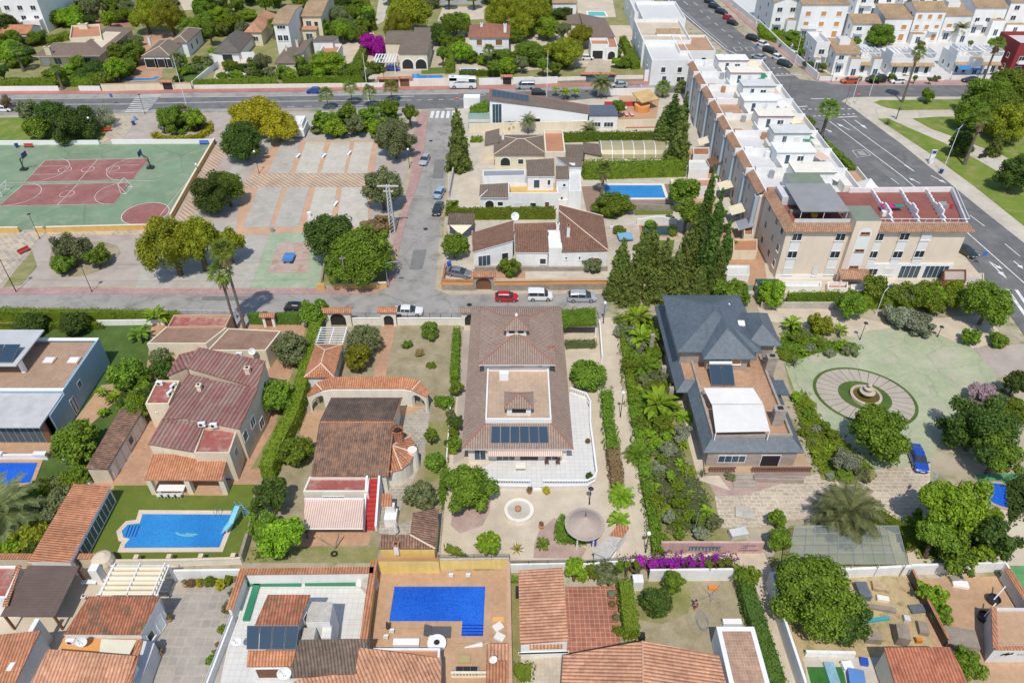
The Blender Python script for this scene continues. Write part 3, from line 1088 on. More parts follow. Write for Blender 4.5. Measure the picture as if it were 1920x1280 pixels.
def pool(label,poly,wm,cm,cw=0.4,name='swimming_pool',steps=None,zt=0.14):
 cx,cy=sum(p[0]for p in poly)/len(poly),sum(p[1]for p in poly)/len(poly)
 t=thing(name,label,'swimming pool',(cx,cy,0))
 mb=MB();mb.face([(p[0],p[1],zt-.07)for p in ccw(poly)],wm);mb.build('water',t)
 mb=MB();ring(mb,inset(poly,-cw),poly,0,zt,cm);mb.build('coping',t)
 return t
def posts_roof(t,rc,z,mat,r=.12,n=4,z0=0.0):
 for x,y in((rc[0],rc[1]),(rc[2],rc[1]),(rc[2],rc[3]),(rc[0],rc[3]))[:n]:
  mb=MB();mb.box(x-r,y-r,z0,x+r,y+r,z,mat);mb.build('post',t)
def pergola(label,rc,z,mat,nslat=9,axis='x',sl=0.12,name='pergola',canvas_m=None,cat='pergola',z0=0.0):
 t=thing(name,label,cat,((rc[0]+rc[2])/2,(rc[1]+rc[3])/2,0))
 posts_roof(t,rc,z,mat,.08,4,z0)
 x0,y0,x1,y1=rc
 mb=MB()
 for i in range(3):
  if axis=='x':
   x=x0+(x1-x0)*i/2;mb.box(x-.06,y0-.2,z,x+.06,y1+.2,z+.16,mat)
  else:
   y=y0+(y1-y0)*i/2;mb.box(x0-.2,y-.06,z,x1+.2,y+.06,z+.16,mat)
 mb.build('beams',t)['kind']='stuff'
 for i in range(nslat):
  mb=MB()
  f=i/(nslat-1)
  if axis=='x':y=y0+(y1-y0)*f;mb.box(x0-.2,y-sl/2,z+.16,x1+.2,y+sl/2,z+.24,canvas_m or mat)
  else:x=x0+(x1-x0)*f;mb.box(x-sl/2,y0-.2,z+.16,x+sl/2,y1+.2,z+.24,canvas_m or mat)
  mb.build('slat',t)
 return t
def aircon(u,v,z,label,yaw=0.0):
 x,y=P(u,v,z)
 t=thing('air_conditioner',label,'air conditioner',(x,y,z))
 mb=MB();mb.obox((x,y,z+.38),(.85,.34,.62),yaw,whitem);mb.obox((x,y,z+.04),(.7,.3,.08),yaw,greym);mb.build('casing',t)
 mb=MB()
 c,s=math.cos(yaw),math.sin(yaw)
 fx,fy=x-.12*c+.175*s,y-.12*s-.175*c
 pts=[(fx+.22*math.cos(a)*c,fy+.22*math.cos(a)*s,z+.38+.22*math.sin(a))for a in[i*math.pi/6 for i in range(12)]]
 mb.face(pts,blackm);mb.build('fan_grille',t)
 return t
def dish(u,v,z,label,r=.5,face=(0.3,-1,.5),mat=None):
 x,y=P(u,v,z)
 t=thing('satellite_dish',label,'satellite dish',(x,y,z))
 mb=MB();mb.tube((x,y,z-.6),(x,y,z+.1),.04,greym);mb.build('mast',t)
 f=Vector(face).normalized();a=f.orthogonal().normalized();b=f.cross(a)
 c=Vector((x,y,z+.1+r*.4))+f*.1
 mb=MB();n=16
 rings=[[c+(a*math.cos(2*math.pi*i/n)+b*math.sin(2*math.pi*i/n))*q*r+f*(q*q*r*.25)for i in range(n)]for q in(.02,.5,1)]
 for A,B in zip(rings,rings[1:]):
  for i in range(n):mb.face([A[i],A[(i+1)%n],B[(i+1)%n],B[i]],mat or whitem)
 mb.build('reflector',t,True)
 mb=MB();mb.tube(c-b*r*.9,c+f*r*.8,.02,greym);mb.tube(c+f*r*.75,c+f*r*.95,.05,greym);mb.build('feed_arm',t)
 return t
frame_m=plain('collector_frame',(.13,.14,.15),.4,.1)
def collector(parent,pts3,n,name='solar_panel'):
 A,B,C,D=[Vector(p)for p in pts3]
 nn=(B-A).cross(D-A).normalized()
 for i in range(n):
  f0,f1=(i+.03)/n,(i+.97)/n
  q=[A.lerp(B,f0),A.lerp(B,f1),D.lerp(C,f1),D.lerp(C,f0)]
  mb=MB();m=[p+nn*.10 for p in q]
  for k in range(4):mb.face([q[k],q[(k+1)%4],m[(k+1)%4],m[k]],frame_m)
  c=sum(m,Vector())/4
  inn=[p.lerp(c,.045)for p in m]
  for k in range(4):mb.face([m[k],m[(k+1)%4],inn[(k+1)%4],inn[k]],frame_m)
  o=mb.build(name,parent)
  g=MB();g.face([p-nn*.01 for p in inn],solar);g.build('glazing',o)
def lamp(u,v,h,label,kind='globe',mat=None,vtop=None,arm=(1,0),group=None,z0=0.0):
 if vtop is not None:h=up_at(u,v,vtop)
 x,y=P(u,v)
 mat=mat or blackm
 t=thing('street_lamp',label,'street lamp',(x,y,z0),group)
 mb=MB();mb.tube((x,y,z0),(x,y,z0+.5),.10,mat,.08);mb.tube((x,y,z0+.5),(x,y,z0+h),.055 if h<6 else .08,mat,.04 if h<6 else .05);mb.build('pole',t)
 mb=MB()
 if kind=='globe':
  mb.lathe((x,y,z0+h),[(.08,0),(.22,.12),(.24,.25),(.18,.4),(.06,.46)],whitepl,12);mb.build('globe',t,True)
 elif kind=='hat':
  mb.lathe((x,y,z0+h),[(.10,0),(.16,.22)],whitepl,10);mb.lathe((x,y,z0+h+.22),[(.34,0),(.26,.10),(.05,.18)],mat,12);mb.build('lantern',t)
 elif kind in('arm','arm2'):
  for sg in((1,)if kind=='arm' else(1,-1)):
   L=1.5
   e=(x+arm[0]*L*sg,y+arm[1]*L*sg,z0+h+.15)
   mb.tube((x,y,z0+h-.1),e,.045,mat,n=6)
  mb.build('arm',t)
  for sg in((1,)if kind=='arm' else(1,-1)):
   hd=MB();yaw=math.atan2(arm[1]*sg,arm[0]*sg)
   hd.obox((x+arm[0]*1.7*sg,y+arm[1]*1.7*sg,z0+h+.15),(.75,.28,.12),yaw,bluem if mat is whitem else mat);hd.build('lamp_head',t)
 elif kind=='pole':
  pass
 return t
 # ----------- vehicles
CARS={}
tail_red=gloss('red_lens',(0.35,0.01,0.01),0.2)
head_lens=gloss('clear_lens',(0.62,0.63,0.65),0.1)
rim_m=plain('alloy_rim',(0.5,0.5,0.52),0.3,0.05,metal=.7)
plate_m=plain('number_plate',(0.8,0.8,0.8),0.5,0.02)
def paint(name,c):return gloss('car_paint_'+name,c,0.28,0.0,0.8)
CP_=dict(red=paint('red',(0.50,0.005,0.012)),white=paint('white',(0.78,0.78,0.78)),silver=paint('silver',(0.38,0.41,0.44)),grey=paint('grey',(0.17,0.18,0.20)),black=paint('black',(0.012,0.013,0.017)),blue=paint('blue',(0.012,0.07,0.42)),orange=paint('orange',(0.55,0.09,0.01)),dkgreen=paint('dark_green',(0.015,0.035,0.032)),ltblue=paint('light_blue',(0.30,0.42,0.55)))
SHAPES=dict(hatch=(3.75,[(1.87,.62,.34,.56,.60,.50),(1.72,.78,.22,.66,.74,.66),(1.05,.83,.2,.78,.92,.70),(.38,.84,.2,.84,1.42,.58),(-.5,.84,.2,.88,1.48,.58),(-1.3,.83,.2,.92,1.42,.56),(-1.72,.80,.22,.92,.98,.68),(-1.87,.70,.34,.80,.84,.62)],3,6),sedan=(4.5,[(2.25,.66,.34,.56,.60,.54),(2.05,.83,.22,.66,.74,.70),(1.1,.87,.2,.80,.92,.74),(.3,.88,.2,.86,1.38,.58),(-.55,.88,.2,.88,1.44,.58),(-1.15,.87,.2,.90,1.36,.56),(-1.7,.85,.22,.92,1.02,.70),(-2.15,.80,.26,.88,.98,.68),(-2.25,.74,.34,.78,.82,.64)],3,6),suv=(4.4,[(2.2,.70,.40,.70,.76,.58),(2.02,.87,.28,.80,.92,.74),(1.2,.91,.26,.94,1.06,.78),(.55,.92,.26,.98,1.58,.64),(-.6,.92,.26,1.0,1.66,.65),(-1.75,.90,.26,1.02,1.58,.63),(-2.05,.88,.3,1.02,1.1,.74),(-2.2,.80,.40,.90,.94,.70)],3,6),mpv=(4.75,[(2.37,.70,.36,.66,.72,.58),(2.15,.88,.24,.78,.88,.74),(1.45,.92,.22,.90,1.02,.78),(.55,.93,.22,.96,1.58,.66),(-.6,.93,.22,.98,1.66,.66),(-1.85,.91,.22,1.0,1.58,.64),(-2.2,.89,.26,1.0,1.08,.74),(-2.37,.80,.36,.88,.92,.70)],3,6),van=(4.05,[(2.02,.66,.38,.68,.74,.56),(1.85,.82,.26,.80,.94,.72),(1.25,.86,.24,.98,1.10,.76),(.62,.86,.24,1.02,1.72,.70),(-.4,.86,.24,1.04,1.82,.72),(-1.85,.86,.24,1.06,1.80,.72),(-2.02,.84,.34,1.04,1.66,.70)],3,6),minibus=(4.9,[(2.45,.78,.40,.78,.86,.66),(2.25,.93,.28,.96,1.1,.82),(1.75,.96,.26,1.08,1.22,.86),(.95,.97,.26,1.14,1.88,.80),(-.5,.97,.26,1.16,1.96,.82),(-2.25,.96,.26,1.16,1.92,.80),(-2.45,.94,.36,1.12,1.76,.78)],3,6),)
def car(kind,col,u,v,deg,label,zc=0.75,group=None,cat='car',name='parked_car',detail=True,world=None):
 x,y=world or P(u,v,zc)
 key=(kind,col,detail)
 if key in CARS:
  return dup(CARS[key],(x,y,0.03),R_(deg),label,group)
 L,st,ws,we=SHAPES[kind]
 t=thing(name,label,cat,(0,0,0),group)
 pm=CP_[col]
 mb,g=MB(),MB()
 secs=[]
 for X,w,z0,zs,zt,wt in st:
  cab=zt-zs>.3
  secs.append([(X,w*.96,z0),(X,w,(z0+zs)/2),(X,w*.97,zs),(X,wt+(w*.97-wt)*(.22 if cab else .4),zs+(zt-zs)*(.8 if cab else .7)),(X,wt*.86,zt),(X,wt*.3,zt+.025),(X,-wt*.3,zt+.025),(X,-wt*.86,zt),(X,-wt-(-wt+w*.97)*(.22 if cab else .4),zs+(zt-zs)*(.8 if cab else .7)),(X,-w*.97,zs),(X,-w,(z0+zs)/2),(X,-w*.96,z0)])
 ns=len(secs)
 for i in range(ns-1):
  A,B=secs[i],secs[i+1]
  sideglass=ws-1<=i<we and(st[i][4]-st[i][3]>.3 or st[i+1][4]-st[i+1][3]>.3)
  wind=(st[i][4]-st[i][3]<=.3)!=(st[i+1][4]-st[i+1][3]<=.3)
  for k in range(11):
   f=[A[k],A[k+1],B[k+1],B[k]]
   if(sideglass and k in(2,8))or(wind and k in(3,4,5,6,7)):
    g.face(f,glass)
   else:mb.face(f,pm)
 if st[-1][4]-st[-1][3]>.3:g.face([(st[-1][0]-.01,y_,z_)for y_,z_ in((.62,st[-1][3]+.06),(-.62,st[-1][3]+.06),(-.58,st[-1][4]-.12),(.58,st[-1][4]-.12))][::-1],glass)
 mb.face(secs[0][::-1],pm);mb.face(secs[-1],pm)
 f0,w0=st[0][0],st[0][1]
 mb.box(f0-.02,-w0*.7,.36,f0+.012,w0*.7,.50,blackm)
 for sg in(1,-1):mb.obox((st[3][0]+.55,sg*(st[3][1]+.08),st[3][3]+.03),(.14,.2,.13),0,pm)
 mb.build('body',t,True)
 for i in range(ws,we):
  X,w,z0,zs,zt,wt=st[i]
  if zt-zs>.3:
   for sg in(1,-1):
    a=(X,sg*(w*.975),zs);b=(X,sg*(wt+(w*.97-wt)*.22+.012),zs+(zt-zs)*.8)
    g.tube(a,b,.035,pm,n=4)
 g.build('windows',t)
 xa,xb=L*.31,-L*.30
 rr=.30 if kind in('hatch','sedan')else .34
 hw=st[3][1]
 for X in(xa,xb):
  for sg in(1,-1):
   mb=MB();mb.tube((X,sg*(hw-.19),rr),(X,sg*(hw+.02),rr),rr,rubber,n=14);wh=mb.build('wheel',t)
   if detail:mb=MB();mb.tube((X,sg*(hw-.1),rr),(X,sg*(hw+.035),rr),rr*.62,rim_m,n=10);mb.build('rim',wh)
 for sg in(1,-1):
  X,w,z0,zs,zt,wt=st[1]
  mb=MB();mb.obox((X+.06,sg*w*.80,zs-.02),(.22,.26,.12),sg*-.5,head_lens);mb.build('headlight',t)
  X,w,z0,zs,zt,wt=st[-1]
  mb=MB();mb.obox((X+.01,sg*w*.9,zs-.02),(.08,.16,.26),0,tail_red);mb.build('tail_light',t)
 if detail:
  for X,z in((f0+.02,.44),(st[-1][0]-.015,.62)):
   mb=MB();mb.box(X-.008,-.26,z,X+.008,.26,z+.11,plate_m);mb.build('number_plate',t)
 t.location,t.rotation_euler=(x,y,0.03),(0,0,R_(deg))
 CARS[key]=t
 return t
 # ----------- the ground, roads, pavements, plots
earth=blotch('dry_earth',[(0.30,0.25,0.17),(0.42,0.36,0.26),(0.50,0.45,0.34)],0.12,third=(0.17,0.19,0.06))
asphalt=blotch('asphalt_dark',[(0.105,0.107,0.11),(0.145,0.146,0.148),(0.19,0.188,0.184)],0.14,0.9,3.0,bmp=0.1,third=(0.20,0.195,0.185),crack=.07)
asphalt_l=blotch('asphalt_worn',[(0.26,0.25,0.235),(0.325,0.31,0.29),(0.38,0.36,0.33)],0.12,0.9,3.0,bmp=0.1,third=(0.21,0.205,0.195),crack=.1)
pink_pave=brick('pink_pavers',(0.50,0.29,0.26),(0.44,0.26,0.23),(0.40,0.30,0.27),0.4,0.4,0.02,var=0.2)
red_pave=brick('red_pavers',(0.50,0.19,0.16),(0.44,0.17,0.14),(0.40,0.22,0.2),0.4,0.4,0.02,var=0.2)
mauve_pave=blotch('mauve_paving',[(0.33,0.275,0.24),(0.42,0.36,0.315),(0.48,0.42,0.37)],0.15,bmp=0.1)
beige_pave=brick('beige_pavers',(0.56,0.47,0.36),(0.50,0.42,0.32),(0.44,0.37,0.28),0.4,0.4,0.02,var=0.2)
conc_pave=blotch('pale_concrete',[(0.42,0.38,0.31),(0.53,0.48,0.40),(0.60,0.55,0.46)],0.14,bmp=0.12,crack=.15)
sand_pave=blotch('sand_concrete',[(0.46,0.385,0.29),(0.56,0.48,0.37),(0.62,0.54,0.43)],0.16,bmp=0.12)
terr_pave=brick('terracotta_pavers',(0.56,0.32,0.185),(0.50,0.28,0.16),(0.42,0.27,0.17),0.3,0.3,0.02,var=0.2)
tan_tiles=brick('tan_tiles',(0.55,0.335,0.185),(0.50,0.30,0.165),(0.46,0.31,0.20),0.33,0.33,0.015,var=0.14)
red_tiles=brick('red_clay_tiles',(0.45,0.155,0.085),(0.37,0.12,0.065),(0.52,0.33,0.25),0.5,0.5,0.03,var=0.25)
white_tiles=brick('white_tiles',(0.70,0.69,0.66),(0.66,0.65,0.62),(0.52,0.51,0.49),0.6,0.6,0.02,var=0.05,rough=0.4)
stripe_pave=stripes('striped_paving',(0.56,0.42,0.29),(0.36,0.26,0.20),1.1,2,var=0.2,ratio=0.55)
chevron_pave=brick('lozenge_paving',(0.60,0.46,0.28),(0.36,0.31,0.27),(0.55,0.5,0.42),0.8,0.8,0.06,0.5,rot=R_(45),var=0.15)
court_green=blotch('court_green',[(0.14,0.22,0.13),(0.19,0.28,0.17),(0.25,0.33,0.22)],0.10,0.8,1.8,bmp=0.05,third=(0.27,0.31,0.22),crack=.06)
court_red=blotch('court_red',[(0.23,0.085,0.075),(0.30,0.12,0.105),(0.36,0.20,0.18)],0.3,0.8,2.5,bmp=0.05)
court_pale=blotch('court_worn_green',[(0.24,0.33,0.21),(0.32,0.40,0.27),(0.44,0.44,0.35)],0.3,0.85,2,bmp=0.05)
gravel=blotch('grey_gravel',[(0.34,0.32,0.28),(0.43,0.405,0.36),(0.49,0.46,0.40)],0.3,bmp=0.4)
gravel_b=blotch('beige_gravel',[(0.42,0.385,0.33),(0.52,0.485,0.42),(0.58,0.54,0.46)],0.3,bmp=0.4)
grass=blotch('lawn',[(0.04,0.08,0.012),(0.07,0.125,0.018),(0.12,0.165,0.03)],0.35,bmp=0.6)
lawn_b=blotch('bright_lawn',[(0.085,0.13,0.012),(0.12,0.165,0.018),(0.16,0.195,0.03)],0.25,0.95,9,bmp=0.4)
park_grass=blotch('park_grass',[(0.09,0.16,0.014),(0.15,0.225,0.02),(0.24,0.25,0.04)],0.16,bmp=0.6,third=(0.30,0.25,0.11))
dry_grass=blotch('dry_grass',[(0.20,0.175,0.085),(0.33,0.28,0.175),(0.44,0.375,0.265)],0.35,bmp=0.6)
weeds=blotch('weedy_grass',[(0.13,0.18,0.03),(0.25,0.24,0.09),(0.38,0.32,0.20)],0.3,bmp=0.6)
flag=brick('flagstones',(0.55,0.45,0.33),(0.44,0.36,0.27),(0.60,0.52,0.40),0.85,0.55,0.07,0.5,0.85,0.22,wave=0.35)
flagg=brick('grey_flagstones',(0.44,0.39,0.32),(0.34,0.31,0.26),(0.48,0.43,0.36),0.75,0.5,0.07,0.5,0.85,0.22,wave=0.35)
green_conc=blotch('green_concrete',[(0.29,0.34,0.20),(0.37,0.41,0.26),(0.47,0.45,0.33)],0.10,0.8,1.2,bmp=0.05,third=(0.46,0.42,0.32),crack=.16)
pink_gravel=blotch('pink_gravel',[(0.33,0.22,0.19),(0.42,0.30,0.26),(0.48,0.36,0.31)],0.4,bmp=0.4)
checker=brick('patterned_tiles',(0.43,0.385,0.335),(0.36,0.325,0.285),(0.45,0.395,0.32),1.0,1.0,0.10,0.0,0.8,0.16)
mb=MB()
mb.face([(-700,-60,0),(700,-60,0),(700,1500,0),(-700,1500,0)],earth)
mb.build('ground')['kind']='structure'
main=sheet('road',[(-60,216),(480,209),(860,204),(1040,192),(1150,181),(1300,172),(1500,160),(1500,150),(1240,157),(960,166),(480,172),(-60,177)],asphalt,2)
sheet('parking_strip',[(-60,187),(480,181),(860,176),(960,173),(1240,164),(1290,161),(1290,156),(1240,157),(960,166),(480,172),(-60,177)],asphalt_l,3)
sheet('verge',[(-60,216),(480,209),(760,206),(760,201),(480,203.5),(-60,210)],asphalt_l,4)
slab('pavement',[(-60,178),(480,172.5),(960,166),(1290,156),(1290,150),(960,160),(480,166),(-60,171)],red_pave,0.12)
side=sheet('road',[(806,204),(789,328),(764,400),(750,460),(738,530),(700,556),(700,565),(860,565),(835,554),(816,542),(826,420),(839,310),(846,255),(852,204)],asphalt_l,3)
mid=sheet('road',[(-60,552),(1150,552),(1128,606),(-60,610)],asphalt_l,2)
slab('pavement',[(804,205),(789,328),(764,400),(750,460),(738,532),(700,551),(-60,551),(-60,540),(690,540),(722,528),(736,460),(752,400),(770,328),(782,215)],pink_pave,0.12)
slab('pavement',[(826,545),(838,551),(1140,551),(1140,543),(845,543),(838,420),(850,310),(845,310),(833,420)],beige_pave,0.12)
AVL=[(1225,-25),(1246,4),(1330,70),(1400,130),(1480,185),(1530,262),(1620,330),(1720,405),(1800,470),(1850,530),(1935,650)]
AVR=[(2010,540),(1925,458),(1850,400),(1770,335),(1690,270),(1610,205),(1585,185),(1500,150),(1440,105),(1380,55),(1320,0),(1290,-25)]
ave=sheet('road',AVL+AVR,asphalt,5)
sheet('road',[(1490,186),(1585,186),(1990,182),(1990,160),(1560,157),(1490,148)],asphalt,4)
slab('pavement',[(1578,190),(1602,205),(1690,270),(1770,335),(1850,400),(1945,475),(2010,540),(2010,500),(1925,425),(1830,350),(1740,285),(1650,225),(1640,205),(1690,195),(1990,192),(1990,181),(1620,182),(1590,183)],conc_pave,0.12)
sheet('park_ground',[(1640,200),(1990,188),(1990,520),(1925,425),(1830,350),(1740,285),(1650,225)],conc_pave,1)
slab('lawn',[(1638,192),(1650,188),(1800,186),(1990,186),(1990,205),(1760,205),(1690,206),(1655,200)],park_grass,0.135)
slab('lawn',[(1645,223),(1665,222),(1705,240),(1770,268),(1830,298),(1990,390),(1990,482),(1925,428),(1830,352),(1742,287)],park_grass,0.135)
slab('lawn',[(1712,222),(1760,219),(1830,219),(1990,222),(1990,350),(1880,290),(1800,260),(1745,240)],park_grass,0.135)
slab('pavement',[(1560,158),(1530,150),(1460,95),(1400,45),(1340,-10),(1348,-10),(1412,45),(1474,93),(1540,143),(1575,150),(1990,150),(1990,160),(1620,160)],pink_pave,0.12)
def line(road,pts,w,layer,mat=None,z=0.0):
 p=Q(pts)
 mb=MB()
 q=ccw(band(p,w))
 h=LZ(layer)
 if len(p)==2:mb.face([(a[0],a[1],h)for a in q],mat or cream_line)
 else:
  n=len(p)
  b=band(p,w)
  L,Rr=b[:n],b[n:][::-1]
  for i in range(n-1):mb.face([(c[0],c[1],h)for c in ccw([L[i],L[i+1],Rr[i+1],Rr[i]])],mat or cream_line)
 return mb.build('road_marking',road)
def dashes(road,a,b,n,w,layer,fill=.45):
 for i in range(n):
  f0,f1=(i+.1)/n,(i+.1+fill)/n
  l=lambda f:(a[0]+(b[0]-a[0])*f,a[1]+(b[1]-a[1])*f)
  line(road,[l(f0),l(f1)],w,layer)
line(main,[(-60,197),(250,195.5)],.22,3)
line(main,[(290,194),(430,191.5),(760,188.5)],.22,3)
line(main,[(-60,187),(260,184.5)],.18,5)
line(main,[(300,183.5),(480,181.5),(860,176.5)],.18,5)
dashes(main,(470,201.5),(760,198),9,.18,5)
dashes(main,(760,188.5),(880,186),6,.2,3)
line(main,[(740,182),(776,181)],.25,3)
line(main,[(1200,158),(1204,164)],.2,5)
for i in range(9):
 f=(i+.2)/9
 l0,l1=(258-26*f,179+34*f),(302-26*f,178.5+33.5*f)
 line(main,[l0,l1],.42,6)
for i in range(5):line(side,[(808.5+i*10.2,222),(812+i*9.7,209)],.75,5)
line(side,[(836,204.3),(850,204.2)],.4,6)
line(ave,[(1252,0),(1300,42),(1360,93),(1382,103)],.3,7)
line(ave,[(1258,0),(1306,42),(1364,90)],.12,7)
line(ave,[(1555,228),(1690,330),(1800,425),(1930,540)],.22,7)
line(ave,[(1580,224),(1645,272),(1714,322)],.2,7)
for a,b in(((1281,3),(1290,10)),((1312,20),(1318,25)),((1325,31),(1331,36)),((1340,44),(1346,49)),((1352,55),(1360,60)),((1366,66),(1374,72)),((1384,80),(1388,83)),((1818,404),(1846,425)),((1884,458),(1912,481)),((1330,20),(1338,25)),((1300,5),(1308,11)),((1336,87),(1346,94)),((1670,335),(1685,346)),((1695,310),(1712,321))):line(ave,[a,b],.18,7)
line(ave,[(1520,186),(1556,186)],.3,7);line(ave,[(1444,143),(1502,141)],.35,7);line(ave,[(1484,202),(1514,200)],.35,7);line(ave,[(1570,221),(1607,219)],.35,7)
for a,b in(((1405,130),(1500,127)),((1420,142),(1498,138)),((1490,206),(1600,205)),((1524,219),(1606,214))):dashes(ave,a,b,9,.35,7,.5)
def arrow(u,v,u2,v2,w=.5,turn=0):
 a,b=Vector(P(u,v)),Vector(P(u2,v2))
 d=(b-a).normalized();n=Vector((-d.y,d.x))
 L=(b-a).length
 m=MB()
 z=.106+LZ(0)*.1
 def t(x,y):q=a+d*x+n*y;return(q.x,q.y,z)
 m.face([t(0,-.12),t(L*.6,-.12),t(L*.6,.12),t(0,.12)],cream_line)
 m.face([t(L*.6,-w),t(L,0),t(L*.6,w)],cream_line)
 if turn:m.face([t(L*.18,.12*turn),t(L*.40,.12*turn),t(L*.1,1.0*turn),t(L*-.15,.9*turn)][::turn],cream_line)
 m.build('road_marking',ave)
for a in((1593,245,1568,232),(1602,226,1626,243),(1545,242,1560,249),(1725,345,1703,334),(1745,330,1775,345),(1855,492,1888,524),(1900,490,1918,505),(1265,10,1258,4),(1855,492,1880,506)):arrow(*a,turn=0)
for k in range(5):
 line(ave,[(1888+k*17,543+k*1),(1935+k*17,610+k*2)],.55,8)
bx=[(1598,283),(1622,282),(1632,292),(1608,296)]
line(ave,bx+[bx[0]],.14,7)
for k in range(4):line(ave,[(1607+k*2,285.5+k*2),(1619+k*2,285+k*2)],.16,7)
for k in(1375,1397):line(ave,[(k,90),(k+12,89),(k+18,95),(k+6,97),(k,90)],.16,7)
mk=[(884,177),(894,175.5),(908,176),(910,179),(898,181),(886,180),(884,177)]
line(main,mk,.14,5)
# ---- the park on the left
sheet('park_ground',[(-60,541),(722,529),(782,215),(480,211),(-60,218)],mauve_pave,1)
slab('lawn',[(-60,222),(40,220),(200,218),(218,222),(190,262),(-60,266)],park_grass,0.135)
sheet('path',[(212,214),(262,213),(228,268),(184,268)],chevron_pave,3)
court=sheet('sports_court',[(-70,272),(400,270),(360,335),(326,402),(318,424),(-70,434)],court_green,3)
def rcpts(q):return q
sheet('court_paint',[(85,301.5),(281,298),(249,337.5),(46,342.5)],court_red,5,parent=court)
sheet('court_paint',[(44,347),(246,343),(214,383),(-3,387.5)],court_red,5,parent=court)
cl=plain('court_line_paint',(0.62,0.60,0.55),0.7,0.2)
def cline(pts,w=.12,layer=7):
 o=line(court,pts,w,layer,cl);o.name='court_line';return o
for q in([(85,301.5),(281,298),(249,337.5),(46,342.5),(85,301.5)],[(44,347),(246,343),(214,383),(-3,387.5),(44,347)],[(183,300),(148,340)],[(147,345),(108,385)],[(398,285),(300,405)],[(-60,345),(290,340)]):cline(q)
def carc(u,v,r,a0,a1,w=.12,n=24,mat=None):
 x,y=P(u,v)
 pts=[(x+r*math.cos(R_(a0+(a1-a0)*i/n)),y+r*math.sin(R_(a0+(a1-a0)*i/n)))for i in range(n+1)]
 b=band(pts,w);k=len(pts);L,Rr=b[:k],b[k:][::-1]
 m=MB()
 for i in range(k-1):m.face([(c[0],c[1],.098)for c in ccw([L[i],L[i+1],Rr[i+1],Rr[i]])],mat or cl)
 m.build('court_line',court)
carc(165,318.5,1.25,0,360);carc(126,364.5,1.35,0,360)
carc(76,319,5.6,-78,78);carc(254,317,5.6,102,258);carc(30,365,4.6,-90,90);carc(225,363,4.6,90,270)
carc(122,319,1.3,0,360);carc(212,317.5,1.3,0,360)
for q in([(73,313),(126,312),(117,327),(60,328)],[(262,310),(214,311),(204,326),(252,324)]):cline(q)
x,y=P(273,401)
m=MB();m.lathe((x,y,.085),[(4.3,0),(4.3,.001)],court_red,32);m.build('court_paint',court)
carc(273,401,4.3,0,360,.16)
sheet('path',[(406,272),(424,282),(352,425),(330,415)],stripe_pave,3)
sheet('path',[(-60,437),(330,428),(330,440),(70,442),(-60,444)],chevron_pave,3)
sheet('path',[(-60,442),(78,441),(-10,548),(-60,548)],chevron_pave,4)
sheet('worn_grass',[(60,470),(70,500),(40,535),(5,540),(30,505)],weeds,3)
x,y=P(157,488)
sheet('planting_bed',[(97,470),(130,458),(190,452),(222,462),(226,475),(205,500),(160,517),(115,520),(96,505),(92,488)],dry_grass,4)
sheet('gravel_yard',[(265,500),(300,470),(420,420),(505,438),(470,541),(255,541)],gravel,3)
sheet('gravel_yard',[(470,215),(580,212),(700,212),(770,215),(715,300),(690,268),(520,268),(480,300),(420,345),(440,300)],gravel,2)
terrace=sheet('court_surround',[(516,264),(708,264),(700,330),(690,440),(440,441),(455,352)],terrp,3)
sheet('path',[(440,353),(705,352),(712,326),(478,327)],stripe_pave,5)
for a,b,c,d,e,f,g,h,mt in((528,267,563,267,544,326,502,326,0),(574,267,610,267,594.5,326,553,326,1),(620.6,267,656.5,267,645,326,601,326,1),(665,267,700,267,688,326,650.5,326,1),(485,352,529.5,352,505,427,456,427,0),(538.6,352,580,352,559,427,514,427,0),(592,352,632,352,618,427,572,427,1),(641.5,352,690,352,690,427,630,427,1)):
 sheet('petanque_lane',[(a,b),(c,d),(e,f),(g,h)],gravel_b if mt else gravel,6)
sheet('court_pad',[(508,437),(615,437),(597,541),(468,541)],court_pale,4)
sheet('court_pad',[(523,454.5),(582,454.5),(579,512),(503.5,512)],blotch('court_worn_red',[(0.34,0.16,0.13),(0.46,0.35,0.29),(0.50,0.42,0.36)],.35,.85,2,bmp=.05),6)
sheet('planting_bed',[(615,437),(722,440),(738,470),(722,528),(600,534)],weeds,3)
# ---- plots north of the main road
sheet('patio',[(-60,171),(480,166),(960,160),(1290,150),(1250,10),(1225,-25),(-60,-25)],weeds,1)
for q,m,l in(([(195,152),(300,148),(330,60),(275,60)],terr_pave,2),([(355,160),(395,120),(420,90),(330,130)],grass,2),([(720,160),(865,155),(860,60),(720,70)],beige_pave,2),([(790,140),(850,138),(846,126),(790,128)],lawn_b,3),([(1085,150),(1200,145),(1185,75),(1090,80)],weeds,2),([(1090,150),(1145,148),(1145,112),(1105,113)],beige_pave,3),([(720,40),(730,0),(710,0),(702,50)],conc_pave,3),([(800,10),(910,8),(910,-5),(800,-5)],asphalt_l,3),([(820,40),(940,35),(930,12),(830,14)],sand_pave,2),([(1085,35),(1155,33),(1148,-5),(1080,-5)],sand_pave,3),([(840,50),(1190,48),(1190,120),(860,140)],sand_pave,2),([(400,150),(470,145),(470,100),(410,105)],sand_pave,2),([(90,50),(240,48),(260,30),(100,30)],red_pave,2),([(620,150),(720,150),(700,60),(620,80)],sand_pave,2),([(345,20),(370,18),(370,-10),(330,-10)],sand_pave,2)):
 sheet('patio',q,m,l)
